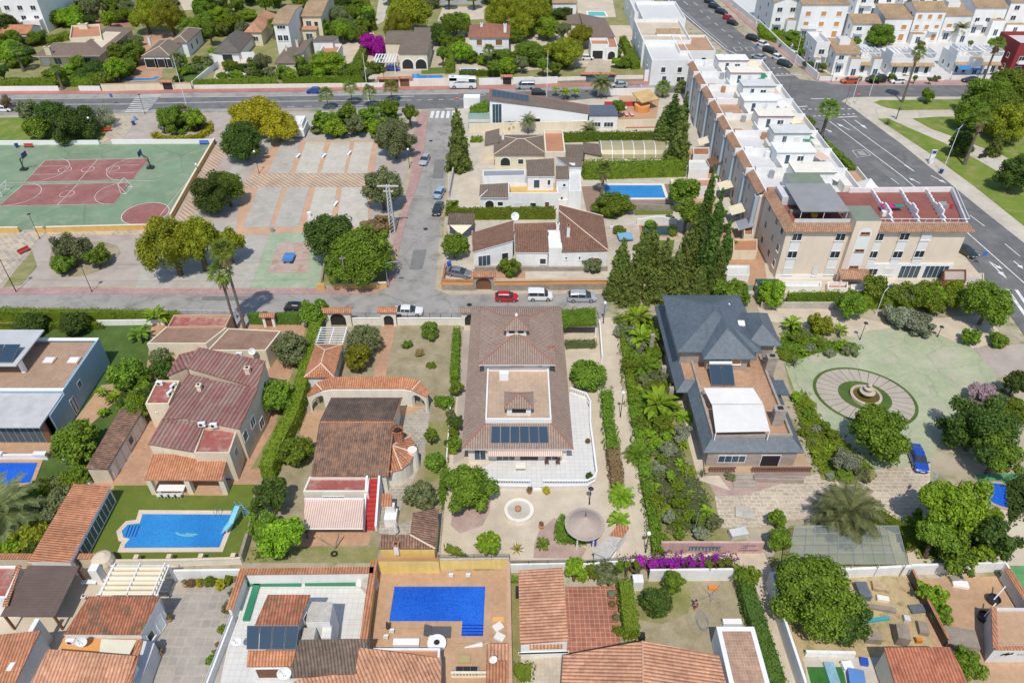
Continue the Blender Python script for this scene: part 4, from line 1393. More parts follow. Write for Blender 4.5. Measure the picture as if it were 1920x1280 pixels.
 # ---- central block
sheet('patio',[(850,205),(1290,172),(1300,400),(1150,548),(836,548),(840,330)],conc_pave,1)
for q,m,l in(([(905,240),(960,240),(960,310),(900,310)],sand_pave,2),([(860,330),(900,330),(900,385),(858,385)],sand_pave,2),([(1090,350),(1265,345),(1262,395),(1100,398)],brick('brown_deck',(0.36,0.23,0.17),(0.31,0.2,0.15),(0.28,0.19,0.14),1.2,.15,.012,.5),2),([(1190,384),(1262,382),(1262,402),(1190,404)],lawn_b,3),([(1160,180),(1238,176),(1228,240),(1158,240)],tan_tiles,2),([(1135,425),(1290,415),(1270,470),(1140,470)],beige_pave,2),([(1220,452),(1265,450),(1262,470),(1218,472)],lawn_b,3),([(885,505),(985,505),(985,522),(890,522)],terr_pave,2),([(1290,280),(1335,280),(1345,530),(1290,530)],tan_tiles,2),([(1320,430),(1425,430),(1440,545),(1320,545)],terr_pave,3),([(1280,172),(1340,172),(1480,540),(1280,540)],conc_pave,1),([(1340,550),(1900,550),(1800,430),(1640,320),(1530,262),(1480,200),(1440,340)],sand_pave,1),([(1520,285),(1545,280),(1605,325),(1560,330)],lawn_b,3)):
 sheet('patio',q,m,l)
 # ---- upper right
sheet('patio',[(1340,-25),(1990,-25),(1990,150),(1575,150),(1474,93)],white_tiles,1)
# ---- south of the middle road
sheet('lawn',[(-60,600),(285,600),(270,760),(165,905),(60,1056),(-60,1056)],grass,1)
for q,m,l in(([(-60,838),(105,838),(105,853),(-60,853)],tan_tiles,3),([(225,718),(235,735),(150,815),(120,815),(190,722)],tan_tiles,3),([(0,600),(30,600),(5,640),(-60,640)],terr_pave,3),([(285,600),(580,600),(505,880),(478,912),(215,912),(160,905),(268,760)],terr_pave,2),([(215,910),(478,908),(460,1052),(165,1052)],lawn_b,3),([(515,800),(575,610),(590,610),(505,875),(470,880)],weeds,3),([(590,602),(872,602),(845,880),(832,1052),(465,1052),(490,880),(560,730)],dry_grass,2),([(716,605),(743,605),(722,712),(700,712)],terr_pave,4),([(570,770),(800,760),(800,790),(740,830),(560,830)],tan_tiles,3),([(735,790),(808,760),(795,860),(760,930),(735,1000),(710,1000)],flagg,4),([(570,990),(700,990),(690,1022),(560,1025)],terr_pave,4),([(800,790),(842,790),(835,900),(795,905)],weeds,3),([(462,1025),(710,1025),(708,1055),(460,1055)],weeds,5),([(872,600),(1128,600),(1150,780),(1200,1050),(825,1050),(840,880)],sand_pave,2),([(735,985),(830,960),(825,1040),(710,1050)],flagg,4),([(868,620),(885,620),(870,860),(850,870)],mauve_pave,3),([(1126,596),(1162,596),(1182,760),(1207,870),(1228,1000),(1240,1062),(1196,1062),(1186,1000),(1157,860),(1142,740)],sand_pave,5),([(1200,1034),(1432,1036),(1442,1060),(1442,1110),(1406,1060),(1200,1056)],sand_pave,6),([(1402,1050),(1440,1050),(1455,1100),(1500,1290),(1472,1290)],sand_pave,7),([(1162,596),(1330,596),(1400,1000),(1400,1034),(1236,1034),(1205,860)],weeds,2),([(1240,650),(1290,650),(1330,870),(1370,920),(1310,900)],sand_pave,4),([(1340,930),(1400,930),(1430,990),(1350,990)],flag,5),([(1320,890),(1520,890),(1530,935),(1345,935)],pink_gravel,3),([(1325,560),(1920,575),(1990,640),(1990,1060),(1440,1060),(1400,950)],earth,1),([(1470,680),(1540,660),(1630,620),(1705,612),(1820,650),(1870,700),(1860,740),(1800,760),(1740,870),(1640,880),(1560,820),(1490,760)],green_conc,4),([(1420,575),(1560,580),(1630,600),(1705,612),(1640,640),(1560,625),(1430,600)],sand_pave,3),([(1700,600),(1860,590),(1880,640),(1820,655)],sand_pave,3),([(1825,652),(1990,640),(1990,700),(1870,705)],mauve_pave,4),([(1520,890),(1650,880),(1745,870),(1740,960),(1690,985),(1480,975),(1400,990),(1390,930)],flag,3),([(1470,680),(1500,760),(1560,830),(1640,880),(1640,900),(1540,900),(1480,720)],weeds,5),([(1700,960),(1990,950),(1990,1060),(1700,1060)],sand_pave,2),([(1830,890),(1990,885),(1990,945),(1850,950)],blotch('green_pad',[(0.05,.22,.1),(.08,.27,.13),(.1,.3,.16)],.4),6)):
 sheet('patio' if m not in(weeds,dry_grass,lawn_b,earth)else 'garden_ground',q,m,l)
sheet('planting_bed',[(845,985),(862,1000),(905,985),(918,960),(920,935),(880,930),(850,950)],pink_gravel,4)
sheet('planting_bed',[(1002,1020),(1010,995),(1040,970),(1060,1000),(1100,1030),(1090,1046),(1000,1046)],pink_gravel,4)
# ---- bottom row
for q,m,l in(([(-60,1056),(330,1060),(280,1300),(-60,1300)],sand_pave,2),([(325,1085),(455,1083),(408,1300),(262,1300),(300,1150)],checker,4),([(452,1085),(700,1085),(690,1300),(408,1300)],white_tiles,3),([(702,1070),(955,1070),(958,1300),(690,1300)],tan_tiles,3),([(955,1065),(1000,1065),(1005,1300),(955,1300)],weeds,3),([(975,1190),(1062,1190),(1062,1300),(978,1300)],beige_pave,4),([(1060,1100),(1158,1098),(1168,1300),(1062,1300)],red_tiles,4),([(1190,1088),(1390,1086),(1440,1300),(1170,1300)],dry_grass,3),([(1195,1090),(1300,1088),(1290,1150),(1240,1170),(1190,1160)],weeds,4),([(1448,1088),(1705,1078),(1760,1215),(1700,1300),(1500,1300)],blotch('yard_dirt',[(.36,.26,.13),(.47,.36,.2),(.52,.42,.26)],.3,third=(.22,.2,.07)),3),([(1505,1232),(1660,1232),(1660,1300),(1520,1300)],conc_pave,4),([(1512,1250),(1580,1250),(1590,1300),(1525,1300)],blotch('artificial_turf',[(.02,.1,.012),(.03,.14,.02),(.05,.17,.03)],.5),5),([(1715,1085),(1870,1080),(1990,1300),(1775,1300)],tan_tiles,4),([(1868,1062),(1990,1058),(1990,1130),(1900,1130)],blotch('painted_green',[(.08,.25,.08),(.12,.31,.12),(.15,.34,.15)],.5),5),([(1900,1130),(1990,1130),(1990,1300),(1950,1250)],red_tiles,6),([(1480,985),(1690,975),(1705,1062),(1440,1062)],weeds,4)):
 sheet('patio' if m not in(weeds,dry_grass)else 'garden_ground',q,m,l)
for r,u,v in((side,798,430),(side,808,265),(mid,610,575),(mid,880,572),(mid,300,580),(ave,1700,380),(ave,1560,190),(ave,1440,160),(main,600,190),(main,1100,172)):
 x,y=P(u,v);m=MB();m.lathe((x,y,.1),[(.42,0),(.42,.004)],blackm,14);m.build('manhole_cover',r)
patch=blotch('asphalt_patch',[(.15,.15,.15),(.19,.19,.185),(.22,.22,.21)],.4,.9,4,bmp=.1)
for r,q in((side,[(775,470),(800,468),(792,505),(768,506)]),(mid,[(380,556),(470,556),(466,563),(378,563)]),(mid,[(900,585),(1000,584),(1002,592),(898,593)]),(side,[(815,300),(834,300),(831,335),(811,335)]),(ave,[(1640,300),(1700,345),(1690,352),(1630,305)])):sheet('road_patch',q,patch,6,parent=r)
# ----------- houses south of the middle road
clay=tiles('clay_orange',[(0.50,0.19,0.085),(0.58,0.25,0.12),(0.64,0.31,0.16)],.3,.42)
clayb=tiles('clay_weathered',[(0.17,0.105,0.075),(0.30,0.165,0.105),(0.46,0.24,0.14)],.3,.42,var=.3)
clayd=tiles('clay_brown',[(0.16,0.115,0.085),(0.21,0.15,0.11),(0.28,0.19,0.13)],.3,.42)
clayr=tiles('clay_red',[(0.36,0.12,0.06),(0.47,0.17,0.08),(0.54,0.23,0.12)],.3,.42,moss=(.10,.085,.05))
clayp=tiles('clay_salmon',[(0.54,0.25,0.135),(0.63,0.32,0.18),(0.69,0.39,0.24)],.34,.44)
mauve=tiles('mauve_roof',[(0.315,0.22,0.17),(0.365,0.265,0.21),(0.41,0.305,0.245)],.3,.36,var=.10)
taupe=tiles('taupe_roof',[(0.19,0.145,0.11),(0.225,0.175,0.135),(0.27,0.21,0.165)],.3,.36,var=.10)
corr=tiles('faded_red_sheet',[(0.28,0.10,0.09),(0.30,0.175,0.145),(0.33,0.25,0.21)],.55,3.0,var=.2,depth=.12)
slate=brick('slate',(0.12,0.152,0.185),(0.09,0.118,0.145),(0.07,0.094,0.118),.35,.25,.01,.5,.5,.15)
redflat=blotch('red_flat_roof',[(0.29,0.075,0.065),(0.35,0.10,0.085),(0.40,0.22,0.17)],.25,.8,2,bmp=.1,third=(.42,.31,.24))
brownflat=blotch('brown_flat_roof',[(0.21,0.12,0.085),(0.28,0.17,0.12),(0.34,0.23,0.17)],.3,.85,2,bmp=.1)
redcap=plain('red_ridge',(0.37,0.135,0.105),.8,.1)
creamcap=plain('cream_ridge',(0.70,0.55,0.42),.8,.1)
awn=stripes('striped_awning',(0.66,0.57,0.51),(0.55,0.33,0.25),.26,0,.9,.5)
def H(label,u,v,name='house',cat='house'):
 x,y=P(u,v)
 return thing(name,label,cat,(x,y,0))
def blk(t,pts,wm,rm,over=.25,z0=0.0,edge=None,cap=None,lines=(),rname='roof',spec=(),wname='wall',th=.14):
 w=[P3(*p)for p in pts]
 r=roof3(t,[list(w)],rm,cap,[[P3(*p)for p in l]for l in lines],th,edge,rname,True)
 n=inset([(p[0],p[1])for p in w],over)
 if ccw(w)[0]!=w[0]:n=n[::-1]
 q=[(n[i][0],n[i][1],w[i][2]-th-.01)for i in range(len(w))]
 if wm:wallpoly(t,q,wm,z0,wname)
 for i,s,zc,ww,hh,k in spec:
  a,b=q[i],q[(i+1)%len(q)]
  opening(t,a,b,s,zc,ww,hh,k)
 return q
def flatb(t,pts,z,wm,rm,par=.5,pw=.2,z0=0.0,spec=(),px=True):
 w=ccw(Q(pts,z))if px else ccw(pts)
 mb=MB();mb.prism(w,z0,z-par,wm);mb.build('wall',t)
 mb=MB();mb.prism(inset(w,.02),z-par,z-par+.03,rm);mb.build('roof',t)
 if par>.05:
  mb=MB();ring(mb,w,inset(w,pw),z-par+.001,z,wm);mb.build('parapet',t)
 for i,s,zc,ww,hh,k in spec:opening(t,w[i],w[(i+1)%len(w)],s,zc,ww,hh,k)
 return w
def boxat(name,u,v,z,size,mat,label,cat,yaw=0.0,legs=0.0):
 x,y=P(u,v,z+size[2]/2)
 t=thing(name,label,cat,(x,y,z))
 mb=MB();mb.obox((x,y,z+legs+(size[2]-legs)/2),(size[0],size[1],size[2]-legs),yaw,mat);mb.build('top' if legs else 'body',t)
 if legs:
  c,s=math.cos(yaw),math.sin(yaw)
  for sx in(-.42,.42):
   for sy in(-.42,.42):
    X,Y=x+size[0]*sx*c-size[1]*sy*s,y+size[0]*sx*s+size[1]*sy*c
    mb=MB();mb.tube((X,Y,z),(X,Y,z+legs),.03,mat,n=5);mb.build('leg',t)
 return t
 # --- blue-grey modern house, far left
z=4.7
t=H('blue grey modern flat roofed house beside the dark lawn',60,720)
x1=P(186,634,z)[0]
xw=-86.0
yb,ym,yf=P(186,634,z)[1],P(118,733,z)[1],P(97,800,4.3)[1]
w=[(xw,ym),(x1,ym),(x1,yb),(xw,yb)]
flatb(t,w,z,blueg,brick('roof_tan_tiles',(.42,.26,.16),(.37,.22,.135),(.5,.38,.26),.4,.4,.03),.55,.35,px=False,spec=((1,.30,2.9,1.0,1.1,'g'),(1,.03,1.5,.5,2.6,'g'),(1,.09,1.5,.5,2.6,'g')))
mb=MB();mb.box(xw,yb-.6,z+.002,x1,yb,z+.1,whitep);mb.box(xw,ym,z+.002,x1,ym+.5,z+.1,whitep);mb.build('coping',t)
mb=MB();mb.box(xw,yf,4.1,x1-.2,ym-.003,4.32,lgrey,blotch('grey_roof_gravel',[(.42,.42,.42),(.5,.5,.5),(.56,.55,.54)],.3));mb.build('porch_roof',t)
mb=MB();mb.box(x1-.32,yf+2.2,0,x1-.02,ym-.003,4.1,blueg);mb.box(xw,yf+1.0,0,x1-.32,yf+1.3,4.1,wood);mb.build('porch_wall',t)
for k in range(7):opening(t,(xw,yf+1.0),(x1-.32,yf+1.0),.35+k*.095,1.9,2.6,2.9,'g',greym)
mb=MB();mb.box(xw,yf-1.6,0,x1,yf-1.3,.85,whitep);mb.build('terrace_wall',t);mb=MB();mb.box(xw,yf-1.29,0,x1,yf+.99,.4,tan_tiles);mb.build('terrace_floor',t)
for k in range(4):mb=MB();X=x1-1.6-k*5.5;mb.box(X,yf-1.75,.85,X+1.6,yf-1.15,1.15,whitem);mb.build('planter',t)
xs=P(70,634,6.4)[0]
mb=MB();mb.box(xw,P(40,686,6.3)[1],6.2,xs,yb-.2,6.4,lgrey,plain('pale_concrete_roof',(.5,.52,.53),.8,.1));mb.build('upper_roof',t)
mb=MB();mb.box(xs-.6,P(40,686,6.3)[1]+1,4.2,xs-.1,P(40,686,6.3)[1]+1.5,6.2,whitep);mb.box(xw,yb-4,4.2,xs-2.5,yb-3.7,6.2,dark);mb.build('pillar',t)
X,Y=P(2,665,6.5);collector(t,[(X-4,Y-1.6,6.5),(X+2.4,Y-1.6,6.5),(X+2.4,Y+1.2,7.3),(X-4,Y+1.2,7.3)],3)
for u,v in((92,675),(138,675)):
 X,Y=P(u,v,4.4);mb=MB();mb.box(X-.8,Y-.7,4.15,X+.8,Y+.7,4.4,terrp);mb.box(X-.65,Y-.55,4.4,X+.65,Y+.55,4.48,whitem);mb.build('skylight',t)
x0,y0=P(0,880)
pool('blue pool at the left edge below the modern house',[P(-50,915),P(58,905),P(72,868),P(-50,868)],water('water_cobalt',(.01,.07,.46),(.02,.13,.62)),tan_tiles,.5)
boxat('sun_lounger',131,862,0,(1.9,.7,.4),whitepl,'white sun lounger on the lawn beside the left pool','sun lounger',-.4,.3)
# --- long tile-roofed shed with pale doors, and the glazed pool house
t=H('long low shed with weathered tile roof and pale doors',215,830,'shed','shed')
blk(t,[(160,878,2.9),(201,879,2.5),(268,768,2.5),(225,766,2.9)],beige,clayb,.12,spec=((1,.10,1.1,.9,2,'dw'),(1,.27,1.1,1.1,2,'sw'),(1,.42,1.1,1.1,2,'sw'),(1,.58,1.3,1.1,1.2,'w'),(1,.74,1.2,1.2,1.8,'sw'),(1,.9,1.2,.9,1.7,'sw')))
t=H('tiled pool house with a row of glazed doors beside bright lawn',150,970,'pool_house','pool house')
blk(t,[(52,1053,3.4),(131,1054,2.7),(208,910,2.7),(138,906,3.4)],white,clay,.15,spec=tuple((1,.12+k*.155,1.2,1.7,2.0,'g')for k in range(6)),edge=whitep)
boxat('white_cabinet',160,902,0,(1.3,.6,.9),whitepl,'white cabinet behind the tiled pool house','cabinet')
# --- terracotta house under faded red corrugated roofs
t=H('terracotta house under stepped faded red corrugated roofs',390,760)
blk(t,[(352,784,5.7),(449,804,5.7),(484,727,6.5),(391,711,6.5)],beige,corr,.1,spec=((1,.12,3.6,1.2,1.5,'g'),(1,.5,3.6,1.3,1.5,'g'),(1,.8,1.5,1.3,1.5,'g')))
blk(t,[(350,689,6.6),(482,727,6.6),(498,676,7.3),(371,650,7.3)],beige,corr,.1,spec=((1,.55,4.6,1.2,1.5,'g'),))
blk(t,[(305,785,5.5),(352,783,5.6),(392,709,6.3),(352,700,6.3)],beige,corr,.08)
blk(t,[(277,832,4.9),(363,847,4.9),(382,792,5.4),(304,784,5.4)],cream,corr,.1)
blk(t,[(312,705,5.0),(350,688,5.0),(372,655,5.2),(336,664,5.2)],beige,corr,.1)
flatb(t,[(363,849,4.9)[:2],(430,849),(446,802),(381,800)],4.9,beige,redflat,.35,spec=((1,.4,3.3,1.1,1.2,'g'),))
flatb(t,[(272,757),(316,757),(337,713),(294,712)],4.2,cream,redflat,.3,spec=((0,.35,2.6,.3,.3,'dd'),))
chimney(t,463,690,6.6,1.1,beige);chimney(t,372,722,6.2,.7,cream,.5,.5)
pr=MB();a,b,c,d=[P3(*p)for p in((271,899,2.9),(416,900,2.9),(428,851,3.7),(286,851,3.7))]
roof3(t,[[a,b,c,d]],clay,name='porch_roof',world=True)
for f in(.03,.52,.97):
 X,Y=a[0]+(b[0]-a[0])*f,a[1]+.4
 mb=MB();mb.box(X-.3,Y-.3,0,X+.3,Y+.3,2.78,cream);mb.build('pillar',t)
mb=MB();mb.prism([(a[0],a[1]),(b[0],b[1]),(c[0],c[1]),(d[0],d[1])],.06,.16,tan_tiles);mb.build('porch_floor',t)
t2=H('low flat brown roofed outbuilding with cracked patches behind the terracotta house',390,640,'outbuilding','outbuilding')
flatb(t2,[(275,644),(386,644),(426,613),(312,612)],3.1,cream,brownflat,.06)
flatb(t2,[(388,657),(498,657),(527,620),(428,615)],3.3,cream,brownflat,.06)
flatb(t2,[(313,613),(423,612),(434,590),(326,590)],3.35,terrp,redflat,.4)
for u,v,zz,l,yw in((450,668,3.5,'air conditioner on the wall below the brown flat roof',0),(301,722,4.0,'air conditioner at the back of the small red terrace',0),(326,728,4.0,'upper of two air conditioners on the small red terrace',1.2),(320,741,4.0,'lower of two air conditioners on the small red terrace',1.2),(380,799,5.3,'left of two air conditioners on the red flat roof',.1),(402,801,5.3,'right of two air conditioners on the red flat roof',.1)):aircon(u,v,zz,l,yw)
dish(473,661,3.6,'white satellite dish beside the faded red roof')
X,Y=P(322,916,.7)
t=thing('dining_table','white table with red dishes under the tiled porch','table',(X,Y,.16))
mb=MB();mb.box(X-1.6,Y-.5,.85,X+1.6,Y+.5,.9,whitepl);mb.build('top',t)
for sx in(-1.3,1.3):mb=MB();mb.box(X+sx-.05,Y-.4,.16,X+sx+.05,Y+.4,.85,whitepl);mb.build('leg',t)
def chair(X,Y,yaw,label,mat,z0=0.0,group=None,name='chair'):
 t=thing(name,label,'chair',(X,Y,z0),group)
 c,s=math.cos(yaw),math.sin(yaw)
 mb=MB();mb.obox((X,Y,z0+.43),(.48,.48,.05),yaw,mat);mb.build('seat',t)
 mb=MB();mb.obox((X-s*-.0+s*.22,Y-c*.0-c*-.22*-1*-1,z0+.70),(.48,.05,.5),yaw,mat);mb.build('backrest',t)
 for a in(-.2,.2):
  for b in(-.2,.2):mb=MB();mb.tube((X+a*c-b*s,Y+a*s+b*c,z0),(X+a*c-b*s,Y+a*s+b*c,z0+.43),.025,mat,n=5);mb.build('leg',t)
 return t
for k in range(4):chair(X-1.2+k*.8,Y-.85,math.pi,'white chair along the table under the tiled porch',whitepl,.16,'porch dining chairs')
boxat('plastic_tub',428,893,0,(.9,.9,.4),blueplastic,'blue tub at the corner of the tiled porch','tub')
pl=[(233,1028),(412,1027),(436,965),(268,964),(263,981),(240,984),(229,996),(232,1008),(244,1011),(236,1020)]
t=pool('large pool with round step bay and a dolphin on its floor',Q(pl),water('water_azure',(.02,.16,.46),(.04,.26,.60)),plain('pale_stone_coping',(.66,.54,.43),.8,.12),.55)
dm=plain('dolphin_tile',(.16,.45,.48),.3,.1)
mb=MB();mb.face([(*P(u,v),.075)for u,v in[(328,999),(333,1003),(346,1006),(360,1006),(368,1003),(373,1002),(366,1000),(360,1001),(350,999),(347,1002),(338,1001),(332,998)]][::-1],dm);mb.build('dolphin_motif',t)
for k in range(4):mb=MB();a,b=P(236+k*6,1006),P(244+k*6,985);mb.prism(band([a,b],.15),.071,.073,plain('step_edge',(.01,.06,.3),.4));mb.build('pool_step',t)
X,Y=P(410,966)
mb=MB()
for s in(-.3,.3):mb.path([(X+s,Y+.4,.1),(X+s,Y+.35,.9),(X+s,Y-.2,.95),(X+s,Y-.3,.1)],.03,greym)
mb.build('ladder',t)
t=H('light blue curved slide leaning over the pool edge',447,968,'water_slide','slide')
sl=plain('slide_blue',(.22,.55,.68),.35,.05)
pts=[P3(446,948,2.1),P3(440,962,1.9),P3(433,980,1.3),P3(422,994,.6),P3(416,996,.35)]
mb=MB()
for a,b in zip(pts,pts[1:]):
 a,b=Vector(a),Vector(b);n=Vector((-(b-a).y,(b-a).x,0)).normalized()*.35;u_=Vector((0,0,.22))
 for p,q in(((a-n,b-n),(a+n,b+n)),((a-n,b-n),(a-n+u_,b-n+u_)),((a+n,b+n),(a+n+u_,b+n+u_))):mb.face([p[0],p[1],q[1],q[0]],sl)
mb.build('chute',t)
a=pts[0]
mb=MB()
for s in(-.3,.3):mb.tube((a[0]+.9+s,a[1]+.2,0),(a[0]+s,a[1],2.9),.03,sl);mb.tube((a[0]+s,a[1],0),(a[0]+s,a[1],2.1),.04,sl)
for k in range(6):mb.tube((a[0]+.9-k*.15-.3,a[1]+.2,.3+k*.33),(a[0]+.9-k*.15+.3,a[1]+.2,.3+k*.33),.03,sl)
mb.build('ladder',t)
# --- arched villa
t=H('small hut with orange hip roof behind the arcade',600,690,'hut','hut')
E,F=(609,656,3.7),(602,681,3.7);A,B,C,D=(570,707,2.8),(626,707,2.8),(643,645,2.8),(591,645,2.8)
roof3(t,[[A,B,F],[B,C,E,F],[C,D,E],[D,A,F,E]],clay,creamcap,[(E,F),(A,F),(B,F),(C,E),(D,E)])
w=inset(Q([A[:2],B[:2],C[:2],D[:2]],2.8),.35)
mb=MB();mb.prism(w,0,2.65,white);mb.build('wall',t)
w=ccw(w);opening(t,w[1],w[2],.5,1.5,1.0,1.0,'g')
t=H('cream arcade wall with curved ends and an orange tile roof',690,740,'arcade','arcade')
op=[(575,739,3.3),(592,718,3.4),(620,706,3.5),(757,706,3.5),(788,714,3.4),(806,735,3.3)]
ip=[(579,747,3.0),(607,731,3.0),(616,728,3.0),(756,728,3.0),(772,731,3.0),(799,744,3.0)]
ip=[(577,743,3.0),(604,731,3.0),(622,728,3.0),(756,728,3.0),(772,731,3.0),(799,744,3.0)]
roof3(t,[[ip[i],ip[i+1],op[i+1],op[i]]for i in range(5)],clay,creamcap,[(ip[4],op[4]),(ip[1],op[1])])
iw=[P(u,v,3.0)for u,v,_ in ip]
def archwall(t,p0,p1,z1,c,r,th,mat):
 L=math.hypot(p1[0]-p0[0],p1[1]-p0[1]);ux,uy=(p1[0]-p0[0])/L,(p1[1]-p0[1])/L
 nx,ny=-uy*th,ux*th
 arc=[(c*L+r*math.cos(a),z1*.45+r*math.sin(a))for a in[math.pi*i/10 for i in range(11)]]
 prof=[(L,0),(L,z1),(0,z1),(0,0),(c*L-r,0)]+arc[::-1]+[(c*L+r,0)]
 pt=lambda s,z,o:(p0[0]+ux*s+nx*o,p0[1]+uy*s+ny*o,z)
 mb=MB();n=len(prof)
 top=[(s,z1)for s,z in arc]
 for o in(0,1):
  mb.face([pt(0,0,o),pt(c*L-r,0,o),pt(c*L-r,z1,o),pt(0,z1,o)],mat)
  mb.face([pt(c*L+r,0,o),pt(L,0,o),pt(L,z1,o),pt(c*L+r,z1,o)],mat)
  for i in range(10):mb.face([pt(*arc[i+1],o),pt(*arc[i],o),pt(*top[i],o),pt(*top[i+1],o)],mat)
 for i in range(n):mb.face([pt(*prof[i],0),pt(*prof[(i+1)%n],0),pt(*prof[(i+1)%n],1),pt(*prof[i],1)],mat)
 return mb.build('arch_wall',t)
archwall(t,iw[0],iw[1],2.85,.60,1.0,.35,creamw)
archwall(t,iw[4],iw[5],2.85,.42,1.15,.35,creamw)
mb=MB();mb.prism(band(iw[1:5],.35),0,2.85,creamw);mb.build('wall',t)
for p in(op[1],op[2],op[3],op[4]):X,Y=P(p[0],p[1],3.2);mb=MB();mb.box(X-.15,Y-.8,0,X+.15,Y-.5,3.1,creamw);mb.build('pillar',t)
t=H('villa with weathered brown tile gable roof and red terrace',660,830)
A,B,C,D,E,F=(583,892,3.3),(727,892,3.3),(754,745,3.3),(621,745,3.3),(598.5,791,5.0),(738,791,5.0)
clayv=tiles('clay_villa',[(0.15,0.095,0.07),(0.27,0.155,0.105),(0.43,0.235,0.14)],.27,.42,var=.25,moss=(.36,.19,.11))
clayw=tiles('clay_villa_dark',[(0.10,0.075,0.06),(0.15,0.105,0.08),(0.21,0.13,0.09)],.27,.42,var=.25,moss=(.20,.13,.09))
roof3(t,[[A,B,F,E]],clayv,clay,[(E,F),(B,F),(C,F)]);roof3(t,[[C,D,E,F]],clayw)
w=Q([A[:2],B[:2],C[:2],D[:2]],3.3);w=[(w[0][0]+.3,w[0][1]+.3),(w[1][0]-.3,w[1][1]+.3),(w[1][0]-.3,w[2][1]-.3),(w[0][0]+.3,w[2][1]-.3)]
mb=MB();mb.prism(w,0,3.1,creamw);m_=P(660,791,5.0)[1]
for X in(w[0][0],w[1][0]):mb.face([(X,w[0][1],3.1),(X,w[2][1],3.1),(X,m_,4.8)],creamw)
mb.build('wall',t);opening(t,w[1],w[2],.3,1.6,1.0,1.2,'w');opening(t,w[1],w[2],.7,1.6,1.2,1.2,'w')
q=flatb(t,[(568,921),(690,921),(693,893),(580,893)],3.0,creamw,redflat,.4)
q=ccw(q);opening(t,q[0],q[1],.45,1.1,2.6,2.1,'g')
mb=MB();a,b,c,d=P3(569.5,991,2.15),P3(680,991,2.15),P3(682,936,2.75),P3(571,936,2.75)
roof3(t,[[a,b,c,d]],awn,th=.04,name='awning',world=True)
mb=MB();mb.tube(a,b,.07,whitem);mb.build('awning_rail',t);mb=MB();mb.box(d[0],d[1]-.05,2.7,c[0],c[1]+.12,2.9,whitem);mb.build('awning_box',t)
s0,s1=P3(701,900,2.75),P3(700,990,.1)
for k in range(11):
 f=k/10;Y=s0[1]+(s1[1]-s0[1])*f;zz=2.75-2.6*f
 mb=MB();mb.box(s0[0]-.55,Y-.24,0,s0[0]+.55,Y+.24,zz,redpaint);mb.build('step',t)
for s in(-.72,.72):
 mb=MB();X=s0[0]+s
 mb.face([(X-.12,s0[1],3.6),(X-.12,s1[1]-.3,.9),(X-.12,s1[1]-.3,0),(X-.12,s0[1],0)],white)
 mb.face([(X+.12,s0[1],0),(X+.12,s1[1]-.3,0),(X+.12,s1[1]-.3,.9),(X+.12,s0[1],3.6)],white)
 mb.face([(X-.12,s0[1],3.6),(X+.12,s0[1],3.6),(X+.12,s1[1]-.3,.9),(X-.12,s1[1]-.3,.9)][::-1],white)
 mb.face([(X-.12,s1[1]-.3,0),(X-.12,s1[1]-.3,.9),(X+.12,s1[1]-.3,.9),(X+.12,s1[1]-.3,0)][::-1],white);mb.build('stair_wall',t)
X,Y=P(737,845,2.7)
n=6;fan=[]
for i in range(n):
 a0,a1=R_(-86+160*i/n),R_(-86+160*(i+1)/n);r=2.75
 fan.append([(X,Y,3.7),(X+r*math.cos(a0),Y+r*math.sin(a0)*1.25,2.7),(X+r*math.cos(a1),Y+r*math.sin(a1)*1.25,2.7)])
roof3(t,fan,clay,creamcap,[(f[0],f[1])for f in fan[1::2]],name='bay_roof',world=True)
mb=MB();mb.lathe((X,Y-.3,0),[(2.5,0),(2.5,2.6)],creamw,24,1,1.2);mb.build('bay_wall',t)
X2,Y2=P(776,842,3.2);mb=MB();mb.lathe((X2-.2,Y2,0),[(.75,0),(.65,2.2),(.6,3.2)],creamw,12);mb.build('bay_wall',t)
X2,Y2=P(745,803,5.4);mb=MB();mb.lathe((X2,Y2,2.5),[(.6,0),(.6,2.5),(.72,2.6),(.72,2.9)],clay,8,cap=False);mb.lathe((X2,Y2,5.25),[(.4,0),(.4,.02)],dark,8);mb.build('chimney',t)
roof3(t,[[(729,896,2.3),(739,884,2.3),(739,872,2.8),(729,872,2.8)],[(739,884,2.3),(768,866,2.3),(762,858,2.8),(739,872,2.8)]],clay,name='canopy')
pergola('white slatted pergola beside the orange hip roofed hut',RC(592,645,650,614,2.6),2.4,whitep,8)
t=H('white tiled barbecue chimney beside the red stair',735,970,'barbecue','barbecue')
X,Y=P(733,965,1.2);mb=MB();mb.box(X-.7,Y-.8,0,X+.7,Y+.8,1.4,white);mb.box(X-.5,Y+.1,1.4,X+.5,Y+.7,2.6,white);mb.build('body',t)
roof3(t,[[(714,948,2.7),(735,948,2.7),(735,925,3.2),(714,925,3.2)]],clay,name='hood')
t=H('furled white parasol standing on the flagstones',740,1000,'parasol','parasol')
X,Y=P(742,994,.8);mb=MB();mb.lathe((X,Y,.2),[(.12,0),(.35,.5),(.2,1.4),(.03,2.0)],canvasw,10);mb.build('canopy',t);mb=MB();mb.tube((X,Y,0),(X,Y,2.3),.03,greym);mb.build('pole',t)
t=H('leaning post with a tyre swing on the weedy grass',628,1040,'tyre_swing','swing')
X,Y=P(627,1040);mb=MB();mb.tube((X-.1,Y+.7,0),(X+.6,Y+1.2,2.2),.07,woodg);mb.tube((X-.1,Y+.7,.3),(X-2,Y+1.6,.9),.06,woodg);mb.build('post',t)
mb=MB();mb.path([(X+.3*math.cos(a),Y+.3*math.sin(a),.25)for a in[i*math.pi/5 for i in range(11)]],.11,rubber);mb.build('tyre',t)
